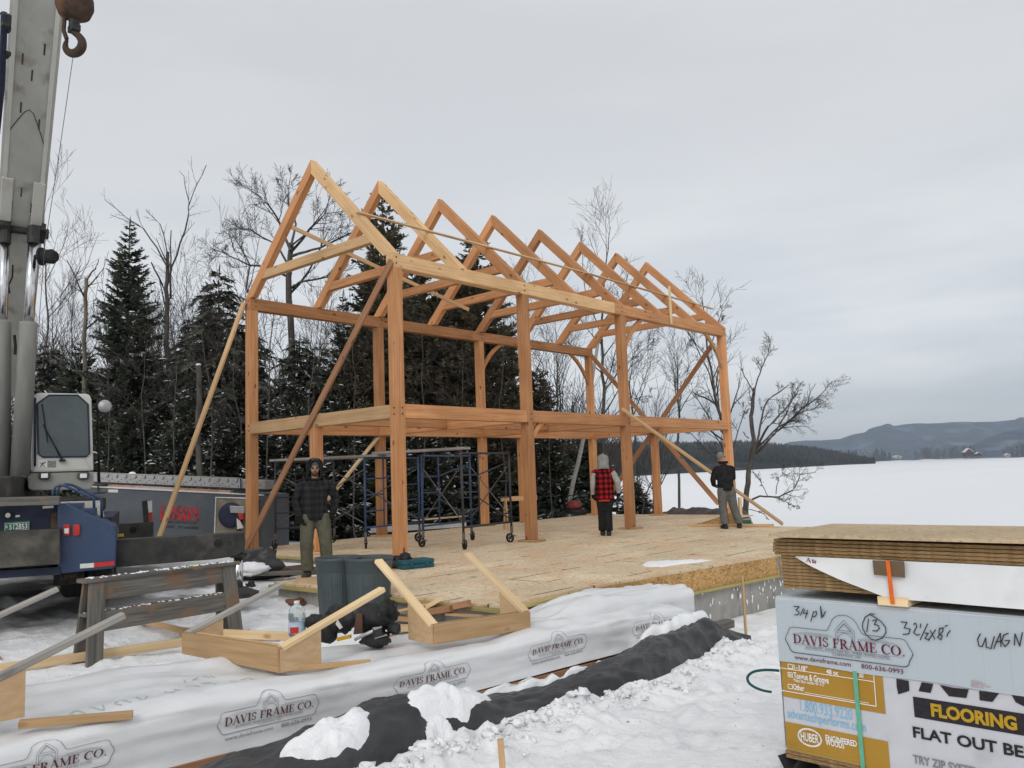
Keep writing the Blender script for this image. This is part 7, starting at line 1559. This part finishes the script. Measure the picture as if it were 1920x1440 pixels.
for i, (x, ty_, d, rr, sn_) in enumerate([(205, 735, 26, 2.0, .1), (300, 730, 27, 2.1, .3), (375, 700, 24, 1.9, .42), (455, 690, 25, 2.0, .4), (330, 800, 23, 1.5, .3), (560, 720, 24, 2.0, .42), (640, 745, 25, 1.9, .35), (715, 770, 26, 1.9, .15), (800, 790, 27, 2.0, .18), (880, 800, 28, 1.9, .12), (945, 800, 29, 1.7, .12), (1025, 800, 31, 1.8, .12), (1105, 812, 32, 1.5, .12), (1190, 905, 31, .8, .3), (245, 760, 24, 1.9, .12), (420, 780, 23, 1.6, .4)]):
    p = gpt(x, 890, d); conifer(p, top_h(p, x, ty_, d), rr, 900 + i * 17, UL[i], 'spruce', sn_, GU, .04, 1.1, .03, 'young_spruce')
# --- leafless trees
def lim(pts, d, r0, r1, tw): return ([at(x, y, d if len(q) == 0 else q[0]) for x, y, *q in pts], r0, r1, tw)
def stem(x, yb, d):
    p = gpt(x, yb, d); return p
RF = .56
def bt(x, d, limbs, seed, label, **k):
    p = gpt(x, 900, d); q = []
    for i, (pts, r0, r1, tw) in enumerate(limbs):
        P_ = [at(a, b, d + (rnd.uniform(-.6, .6) if i else 0)) for a, b in pts]
        if i == 0: P_ = [p - V((0, 0, .4))] + P_
        q.append((P_, r0 * RF, max(.008, r1 * RF), tw))
    return bare_tree(p, q, seed, label, GB, **k)
bt(318, 28, [([(318, 760), (313, 600), (311, 540), (312, 470)], .19, .1, 3), ([(311, 545), (322, 500), (352, 410), (356, 380), (388, 305)], .075, .012, 6), ([(309, 545), (284, 490)], .06, .035, 1), ([(320, 560), (320, 500), (321, 432)], .07, .03, 0), ([(313, 500), (270, 430), (240, 410), (195, 372)], .05, .008, 5), ([(318, 500), (300, 420), (275, 395)], .04, .008, 4), ([(356, 385), (345, 330), (340, 325)], .02, .006, 2), ([(262, 425), (205, 400)], .02, .006, 2)], 11, 'forked dead looking tree with long bare limbs between the spruce and the frame', kids=(2, 3), lvl=2, L1=.22, up=.5)
bt(548, 31, [([(548, 760), (545, 600), (541, 520), (545, 470), (547, 455)], .26, .15, 2), ([(545, 540), (560, 530), (610, 520), (640, 525)], .10, .03, 7), ([(542, 520), (500, 500), (462, 495), (430, 480), (408, 465)], .09, .02, 9), ([(545, 470), (525, 420), (500, 380), (460, 350)], .1, .015, 11), ([(546, 460), (555, 420), (540, 370), (545, 330)], .09, .015, 10), ([(548, 470), (580, 430), (610, 400), (620, 360)], .1, .015, 11), ([(548, 480), (600, 465), (650, 440), (680, 430)], .1, .015, 11), ([(543, 500), (520, 460), (470, 430), (440, 430)], .08, .015, 10), ([(612, 520), (640, 480), (665, 460)], .05, .012, 7)], 12, 'large bare crown spreading behind the front gable', kids=(4, 6), lvl=3, L1=.42, spread=.7, up=.35, mn=.008)
bt(470, 30, [([(470, 720), (478, 600), (462, 540), (470, 500)], .1, .05, 4), ([(470, 500), (455, 470), (430, 430)], .05, .01, 6)], 13, 'thin bare tree left of the front gable corner', kids=(3, 5), lvl=3, mn=.007)
bt(1076, 30, [([(1064, 960), (1078, 890), (1098, 800), (1112, 700), (1122, 640)], .17, .1, 0)], 14, 'leaning white birch trunk at the far edge of the deck', mt=BIRCH, name='birch_tree', kids=(4, 5), lvl=3)
bt(1125, 33, [([(1128, 880), (1132, 760), (1128, 640), (1130, 560), (1138, 480), (1145, 425)], .17, .015, 12), ([(1130, 740), (1165, 690), (1200, 660), (1225, 640)], .06, .012, 8), ([(1130, 700), (1090, 660), (1060, 640)], .05, .012, 7), ([(1130, 620), (1165, 560), (1185, 500)], .05, .01, 8), ([(1130, 640), (1100, 560), (1092, 450)], .05, .01, 8), ([(1131, 800), (1180, 750), (1220, 740)], .05, .01, 8), ([(1131, 820), (1160, 800), (1200, 790)], .04, .01, 5)], 15, 'tall airy bare tree behind the far rafters', kids=(4, 6), lvl=3, L1=.23, mn=.006)
bt(1376, 27, [([(1376, 930), (1360, 820), (1340, 740), (1325, 640), (1318, 555)], .17, .02, 12), ([(1340, 740), (1330, 700), (1300, 640), (1280, 600)], .05, .01, 8), ([(1345, 760), (1320, 745), (1300, 735)], .06, .03, 2), ([(1365, 830), (1320, 800), (1285, 800)], .06, .012, 8), ([(1352, 790), (1346, 740), (1343, 705)], .05, .03, 2), ([(1330, 660), (1345, 610), (1355, 580)], .04, .01, 7), ([(1372, 850), (1390, 790), (1400, 760)], .04, .01, 5), ([(1376, 880), (1330, 850), (1290, 805)], .05, .015, 4)], 16, 'bare leaning tree seen through the far gable bay, behind the last post', kids=(4, 6), lvl=3, L1=.30, mn=.006)
bt(1398, 25.5, [([(1398, 985), (1399, 930), (1404, 880), (1413, 835), (1408, 780), (1412, 745), (1414, 727)], 0.187, 0.080, 1), ([(1412, 740), (1425, 700), (1440, 665), (1445, 640)], 0.047, 0.008, 11), ([(1413, 738), (1395, 705), (1392, 690)], 0.039, 0.016, 1), ([(1413, 850), (1425, 800), (1440, 750), (1478, 722)], 0.070, 0.028, 8), ([(1415, 845), (1440, 800), (1470, 770), (1495, 735)], 0.078, 0.028, 6), ([(1418, 850), (1450, 815), (1490, 780), (1520, 755), (1560, 715)], 0.086, 0.010, 18), ([(1418, 840), (1460, 800), (1510, 770), (1540, 762)], 0.055, 0.008, 15), ([(1452, 815), (1480, 760), (1500, 720)], 0.047, 0.008, 13), ([(1404, 822), (1396, 815), (1394, 810)], 0.031, 0.024, 0),
    ([(1402, 940), (1425, 930), (1460, 932), (1490, 915), (1500, 890), (1530, 885)], 0.058, 0.008, 13), ([(1460, 932), (1480, 945), (1500, 950)], 0.023, 0.006, 6), ([(1440, 932), (1425, 900), (1415, 890)], 0.023, 0.008, 6), ([(1455, 926), (1460, 895), (1475, 880)], 0.023, 0.006, 8), ([(1404, 955), (1425, 960), (1440, 972)], 0.023, 0.006, 6)], 17, 'big broken bare tree on the lake bank with limbs sweeping right', kids=(4, 6), lvl=3, L1=.21, mn=.0045, spread=.8, up=.25)
bt(1205, 30, [([(1205, 960), (1208, 935), (1222, 905), (1232, 880)], .05, .012, 6), ([(1208, 935), (1200, 905), (1196, 890)], .03, .01, 4)], 18, 'small bare bush in front of the lake beside the third post', kids=(3, 4), lvl=2, L1=.5, name='bare_bush', mn=.005)
bt(165, 29, [([(160, 760), (157, 640), (160, 560), (163, 520)], .15, .11, 4), ([(163, 525), (172, 510), (180, 500), (184, 488)], .06, .025, 0)], 19, 'broken dead snag with one crooked arm, left of the tall spruce', mt=SNAG, name='dead_snag', kids=(2, 3), lvl=2, L1=.2)
sg_ = gpt(370, 900, 21.8); bare_tree(sg_, [([sg_, at(371, 820, 21.8), at(374, 700, 21.8), at(372, 686, 21.8)], .075, .07, 2), ([at(373, 698, 21.8), at(362, 695, 21.8), at(350, 682, 21.8)], .03, .015, 0)], 20, 'stubby dead trunk with a cap of snow beside the leaning prop', GB, BARK, 'dead_snag', lvl=2, kids=(2, 3), L1=.2)
q = MB(); q.ball(at(372, 684, 21.8), (.075, .07, .04), n=12, m=8); tag(q.build('snow_heap', TSNOW, smooth=True), 'round snow cap on top of the stubby dead trunk', 'snow')
for i, (x, ty_, d, lb_) in enumerate([(86, 330, 34, 'bare tree with fine twigs just right of the crane boom'), (100, 540, 38, 'grey bare thicket tree right of the crane work light'), (135, 560, 40, 'grey bare thicket tree left of the broken snag'), (285, 590, 34, 'grey bare thicket tree right of the tall spruce'), (345, 520, 36, 'grey bare thicket tree right of the forked tree'), (600, 600, 34, 'grey bare thicket tree inside the first bay'), (985, 520, 38, 'thin bare tree right of the broad cedar'), (1045, 600, 37, 'thin bare tree left of the tall airy one'), (1180, 640, 36, 'thin bare tree right of the tall airy one'), (1270, 660, 33, 'thin bare tree inside the far bay'), (400, 640, 33, 'grey bare thicket tree behind the feathery hemlock')]):
    top = at(x + rnd.uniform(-8, 8), ty_, d); mid_ = (x + rnd.uniform(-6, 6), (ty_ + 900) / 2)
    bt(x, d, [([mid_, (x, ty_ * .7 + 270), (x + rnd.uniform(-8, 8), ty_)], .11, .012, 7 if i == 0 else 15)], 200 + i, lb_, kids=(4, 6), lvl=3, L1=.30, mn=.007, spread=.6)
SL = ['thin bare sapling beside the trailer lettering', 'thin bare sapling left of the leaning prop', 'thin bare sapling right of the leaning prop', 'thin bare sapling just left of the corner post', 'thin bare sapling inside the first bay, left part', 'thin bare sapling inside the first bay, middle', 'thin bare sapling inside the first bay by the rear post', 'thin bare sapling behind the scaffolds, left', 'thin bare sapling behind the scaffolds, right', 'thin bare sapling behind the deck sawhorse', 'thin bare sapling left of the birch', 'thin pale sapling by the operator cab']
for i, (x, ty_, d) in enumerate([(268, 640, 23), (325, 600, 22.5), (392, 620, 22), (445, 560, 23), (512, 560, 23), (585, 600, 22.5), (668, 640, 23), (790, 600, 25), (868, 640, 25), (935, 610, 26), (1030, 700, 28), (205, 700, 23)]):
    bt(x, d, [([(x + rnd.uniform(-8, 8), (ty_ + 900) / 2), (x + rnd.uniform(-14, 14), ty_)], .045, .012, 13)], 400 + i, SL[i], kids=(3, 5), lvl=3, L1=.26, mn=.007, spread=.75, name='sapling')
# dark far wood behind the near trees (keeps the forest closed)
fw = TM(); r = random.Random(5)
for k in range(230):
    x = r.uniform(-40, 1000); d = r.uniform(38, 62); p = gpt(x, 890, d); H = r.uniform(3.5, 7.2) * (1.0 if x < 760 else .8); R0 = H * r.uniform(.16, .26)
    n = int(H * 13)
    for q in range(n * 5):
        f = r.random() ** .8; an = r.random() * 6.283; L = R0 * (1 - f) * r.uniform(.4, 1.1) + .12; A = p + V((0, 0, H * f)); dd = V((math.cos(an), math.sin(an), r.uniform(-.35, .2))); fw.leaf(A + dd * L * .35, dd.normalized(), .09 + .1 * L, L * .9, V((0, 0, 1)) + rv(r, .6))
o = fw.obj('forest_thicket', FOL); tag(o, 'dark mass of further evergreens filling the wood behind the near trees', 'forest', kind='stuff')
ft = TM()
for k in range(120):
    x = r.uniform(-40, 1240); d = r.uniform(40, 62); p = gpt(x, 890, d); H = r.uniform(5, 9.5) if x < 900 else r.uniform(4, 7)
    grow(ft, r, p, V((r.uniform(-.1, .1), r.uniform(-.1, .1), 1)), H, .09, 2, .6, .5, (8, 11), .2, .011)
o = ft.obj('bare_thicket', TWIG); tag(o, 'grey haze of bare twigs and thin trunks deep in the wood', 'forest', kind='stuff')

# ================================================================ far shore, hills and mountains
def ridge(name, prof, d, depth, mt, label, base_z=LAKE, seed=1, back=.25, rows=16, rough=.05):
    """terrain ridge: profile of pixels (x, y) at distance d rising from its foot nearer to us"""
    m = MB(); n = 160; cols = []
    for i in range(n + 1):
        px = prof[0][0] + (prof[-1][0] - prof[0][0]) * i / n
        for a, b in zip(prof[:-1], prof[1:]):
            if a[0] <= px <= b[0]: py = a[1] + (b[1] - a[1]) * (px - a[0]) / (b[0] - a[0])
        T = at(px, py, d); F = V((T.x - CP.x, T.y - CP.y, 0)).normalized(); h = T.z - base_z
        col = []
        for k in range(rows + 1):
            t = k / rows; s = t / .72 if t < .72 else 1 - (t - .72) / .28 * .6
            q = T - F * (depth * (.72 - t)); hh = h * (sst(0, 1, s) if t < .72 else s); hh *= 1 + rough * 3 * fbm(i * .09 + seed, k * .45, seed, 4) * (1 if 0 < k else 0) * (.08 if abs(t - .72) < .1 else 1)
            col.append(V((q.x, q.y, base_z + hh - (.5 if k == 0 else 0))))
        cols.append(col)
    vs = [p for c in cols for p in c]; K = rows + 1
    m.add(vs, [(i * K + k, i * K + k + 1, (i + 1) * K + k + 1, (i + 1) * K + k) for i in range(n) for k in range(rows)])
    o = tag(m.build(name, mt, smooth=True), label, kind='structure'); o_grid[name] = cols; return o
o_grid = {}
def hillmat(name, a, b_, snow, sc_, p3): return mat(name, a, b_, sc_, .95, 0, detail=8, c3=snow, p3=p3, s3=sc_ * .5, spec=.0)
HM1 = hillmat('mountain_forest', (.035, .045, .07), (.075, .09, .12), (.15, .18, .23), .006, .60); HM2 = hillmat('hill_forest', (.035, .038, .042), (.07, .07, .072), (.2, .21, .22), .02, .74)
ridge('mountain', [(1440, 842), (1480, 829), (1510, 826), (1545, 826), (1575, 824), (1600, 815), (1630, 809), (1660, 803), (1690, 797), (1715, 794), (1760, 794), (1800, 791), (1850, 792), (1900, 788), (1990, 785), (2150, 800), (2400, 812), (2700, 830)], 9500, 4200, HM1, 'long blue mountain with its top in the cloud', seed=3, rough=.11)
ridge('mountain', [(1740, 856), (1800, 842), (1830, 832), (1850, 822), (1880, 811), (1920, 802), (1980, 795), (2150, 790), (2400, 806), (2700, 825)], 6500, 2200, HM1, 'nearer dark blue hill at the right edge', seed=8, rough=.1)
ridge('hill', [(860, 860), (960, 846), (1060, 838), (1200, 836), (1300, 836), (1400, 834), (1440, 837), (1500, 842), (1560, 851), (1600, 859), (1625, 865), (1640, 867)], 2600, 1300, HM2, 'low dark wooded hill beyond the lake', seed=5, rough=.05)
FARC = mat('far_conifer', (.022, .028, .026), (.05, .056, .05), .2, .95, rand=.1); FARD = mat('far_hardwood', (.05, .042, .036), (.085, .075, .066), .2, .95)
def farwood(name, rows, mt, label, seed, kindmix):
    tm = TM(); r = random.Random(seed)
    for (x0, x1, yb0, yb1, h0_, h1_, cnt, dep) in rows:
        for k in range(cnt):
            px = r.uniform(x0, x1); u = (px - x0) / (x1 - x0); yb = yb0 + (yb1 - yb0) * u; yb -= dep * r.random() ** 1.2
            hor = 891 - (px - 960) * .0366; z0 = LAKE
            d = min(4200, (CP.z - LAKE) * FOC / max(.9, (yb0 + (yb1 - yb0) * u) - hor)); d2 = d * (1 + (.5 if dep else .15) * r.random() ** 1.3); p = at(px, yb, d2); p.z = LAKE + (d2 - d) * .035; hpx = h0_ + (h1_ - h0_) * u; H = hpx / FOC * d2 * r.uniform(.55, 1.15)
            if mt is FARC:
                w_ = H * r.uniform(.14, .22); n = 5; k0 = len(tm.v); a0 = r.random() * 6
                for t_, ww in ((0, 1.0), (.3, .55), (.32, .85), (.62, .35), (.64, .55), (1, .0)):
                    for j in range(n): a = a0 + 6.283 * j / n; q_ = w_ * ww * r.uniform(.7, 1.25); tm.v.append(p + V((q_ * math.cos(a), q_ * math.sin(a), H * t_ - .5)))
                for i in range(5):
                    for j in range(n): tm.f.append((k0 + i * n + j, k0 + i * n + (j + 1) % n, k0 + (i + 1) * n + (j + 1) % n, k0 + (i + 1) * n + j))
            else:
                for j in range(26):
                    f = r.uniform(.15, 1); an = r.random() * 6.283; L = H * .3 * r.uniform(.4, 1); dd = V((math.cos(an) * .6, math.sin(an) * .6, r.uniform(.2, 1))).normalized(); tm.leaf(p + V((0, 0, H * f * .75 - .5)) + dd * H * .05, dd, H * .018, L, rv(r, 1))
                tm.tube([p - V((0, 0, 1)), p + V((0, 0, H * .75))], [H * .015, H * .006], 3)
    return tag(tm.obj(name, mt), label, 'forest', kind='stuff')
R1 = [(980, 1200, 903, 892, 48, 44, 420, 6), (1190, 1300, 892, 884, 42, 36, 260, 5), (1290, 1400, 884.5, 879.5, 34, 30, 260, 5), (1390, 1480, 880, 876.5, 27, 22, 220, 4), (1470, 1610, 877, 869.8, 18, 9, 260, 3)]
farwood('far_shore_conifers', R1, FARC, 'dark evergreen wood along the far shore of the lake', 31, 1)
farwood('far_shore_hardwoods', [(a, b, c_ - 2, d_ - 2, e_ * 1.05, f_ * 1.05, int(g_ * .8), h_ * 2) for a, b, c_, d_, e_, f_, g_, h_ in R1], FARD, 'greyish leafless wood on the slope above the far shore', 32, 0)
farwood('far_point_hardwoods', [(1718, 1830, 863.5, 861, 22, 26, 110, 0), (1880, 1960, 857.5, 856, 18, 40, 60, 0), (1600, 1720, 862, 858, 6, 8, 120, 3)], FARD, 'line of leafless trees on the distant point', 33, 0)
farwood('far_point_conifers', [(1636, 1672, 861.5, 860.5, 21, 19, 26, 0), (1895, 1950, 857, 856, 22, 34, 14, 0), (1560, 1660, 862, 859, 9, 9, 120, 3)], FARC, 'dark clump of distant evergreens on the lake point', 34, 1)
m = MB(); vs = []; n = 60      # the bank under that wood
for i in range(n + 1):
    px = 970 + 636 * i / n; yb = 904 + (870 - 904) * i / n; hor = 891 - (px - 960) * .0366; d = min(4200, (CP.z - LAKE) * FOC / max(.9, yb - hor))
    for k in range(6): t = k / 5; d2 = d * (.985 + .6 * t); p = at(px, 860, d2); vs.append(V((p.x, p.y, LAKE - .3 + max(0, d2 - d) * .035)))
m.add(vs, [(i * 6 + k, i * 6 + k + 1, (i + 1) * 6 + k + 1, (i + 1) * 6 + k) for i in range(n) for k in range(5)]); tag(m.build('shore_bank', HM2, smooth=True), 'wooded bank rising from the far shore', kind='structure')
# snow field rising behind the shore line
m = MB(); n = 40; vs = []
for i in range(n + 1):
    px = 1600 + 360 * i / n; yb = 870 - 15 * i / n; hor = 891 - (px - 960) * .0366; d = min(4200, (CP.z - LAKE) * FOC / max(.9, yb - hor))
    for k in range(4): t = k / 3; p = at(px, 800, d * (1 + .35 * t)); vs.append(V((p.x, p.y, LAKE + .02 + (7 * t + 3 * fbm(i * .3, t, 2, 3) * t) * math.sin(math.pi * min(1, .15 + i / n)))))
m.add(vs, [(i * 4 + k, i * 4 + k + 1, (i + 1) * 4 + k + 1, (i + 1) * 4 + k) for i in range(n) for k in range(3)]); tag(m.build('shore_field', LK, smooth=True), 'distant snowy field behind the lake shore', kind='structure')
BARNR = mat('barn_red', (.075, .04, .036), (.095, .052, .045), .1, .8); ROOFS = mat('snowy_roof', (.6, .61, .64), (.68, .69, .71), .1, .8); HOUSEW = mat('pale_wall', (.3, .3, .29), (.38, .38, .36), .1, .8)
def farhouse(px, py, wpx, hpx, mt, label, name='barn'):
    hor = 891 - (px - 960) * .0366; d = 2300; B_ = at(px, py, d); wd = wpx / FOC * d; ht = hpx / FOC * d; t = thing(name, B_, label, name)
    a, b = RT * (wd / 2), V((-FW.x, -FW.y, 0)) * -(wd * .7); a = V((a.x, a.y, 0))
    q = MB(); q.prism([B_ - a - V((0, 0, 2)), B_ + a - V((0, 0, 2)), B_ + a + V((0, 0, ht * .5)), B_ + V((0, 0, ht)), B_ - a + V((0, 0, ht * .5))], b); q.build('wall', mt, t)
    for s in (-1, 1):
        q = MB(); q.prism([B_ + a * s * 1.1 + V((0, 0, ht * .46)) - b * .03, B_ + V((0, 0, ht * 1.04)) - b * .03, B_ + V((0, 0, ht * 1.12)) - b * .03, B_ + a * s * 1.1 + V((0, 0, ht * .54)) - b * .03], b * 1.06); q.build('roof', ROOFS, t)
    q = MB(); q.prism([B_ - a * .2, B_ + a * .2, B_ + a * .2 + V((0, 0, ht * .35)), B_ - a * .2 + V((0, 0, ht * .35))], b * -.02); q.build('door', INKK, t)
farhouse(1818, 853.5, 15, 12, BARNR, 'large red barn with snowy roof on the distant point'); farhouse(1836, 854, 10, 6, BARNR, 'low red shed beside the large barn on the distant point', 'shed')
farhouse(1684, 858, 14, 4, HOUSEW, 'wide low pale house on the far field, middle of the shore', 'house'); farhouse(1545, 858, 8, 5, HOUSEW, 'small snow roofed house on the wooded shore, left of the clearing', 'house'); farhouse(1515, 856, 6, 4, HOUSEW, 'tiny snow roofed house leftmost on the wooded shore', 'house'); farhouse(1890, 855, 9, 4.5, HOUSEW, 'pale house among trees at the right edge of the shore', 'house'); farhouse(1580, 861, 12, 3.5, HOUSEW, 'long low snow roofed house right of the small one on the wooded shore', 'house')
# ================================================================ air
# wood covering the low hill: tiny trees with their own crowns
tm = TM(); tm2 = TM(); r = random.Random(77)
for q in range(5200):
    ci = r.randrange(len(o_grid['hill']) - 1); k = r.randrange(2, 13); a, b = o_grid['hill'][ci][k], o_grid['hill'][ci + 1][k + 1]; p = a + (b - a) * r.random(); H = r.uniform(9, 19)
    if p.z < LAKE + 1: H *= .5
    if r.random() < .5:
        w_ = H * .2; k0 = len(tm.v); a0 = r.random() * 6
        for t_, ww in ((0, 1.0), (.5, .6), (1, .0)):
            for j in range(4): a = a0 + 1.57 * j; tm.v.append(p + V((w_ * ww * math.cos(a) * r.uniform(.7, 1.3), w_ * ww * math.sin(a), H * t_ - 1)))
        for i in range(2):
            for j in range(4): tm.f.append((k0 + i * 4 + j, k0 + i * 4 + (j + 1) % 4, k0 + (i + 1) * 4 + (j + 1) % 4, k0 + (i + 1) * 4 + j))
    else:
        for j in range(7): an = r.random() * 6.283; dd = V((math.cos(an) * .6, math.sin(an) * .6, r.uniform(.3, 1))).normalized(); tm2.leaf(p + V((0, 0, H * r.uniform(.0, .5))), dd, H * .07, H * .5, rv(r, 1))
tag(tm.obj('hill_conifers', FARC), 'evergreens covering the low hill beyond the lake', 'forest', kind='stuff'); tag(tm2.obj('hill_hardwoods', FARD), 'leafless woods covering the low hill beyond the lake', 'forest', kind='stuff')
bxm = MB(); x0_, x1_, y0_, y1_, z0_, z1_ = -13500, 13500, -90, 13500, LAKE - 2.5, 900
bxm.box(((x0_ + x1_) / 2, (y0_ + y1_) / 2, (z0_ + z1_) / 2), (x1_ - x0_, y1_ - y0_, z1_ - z0_))
hm = bpy.data.materials.new('haze_air'); hm.use_nodes = True; t_ = hm.node_tree; t_.nodes.clear(); o_ = t_.nodes.new('ShaderNodeOutputMaterial'); pv = t_.nodes.new('ShaderNodeVolumePrincipled')
pv.inputs['Color'].default_value = (.70, .83, 1.0, 1); pv.inputs['Density'].default_value = .000085; pv.inputs['Anisotropy'].default_value = 0.1; t_.links.new(pv.outputs[0], o_.inputs['Volume'])
ho = bxm.build('haze', hm); tag(ho, 'thin winter haze over the lake', 'haze', kind='stuff')
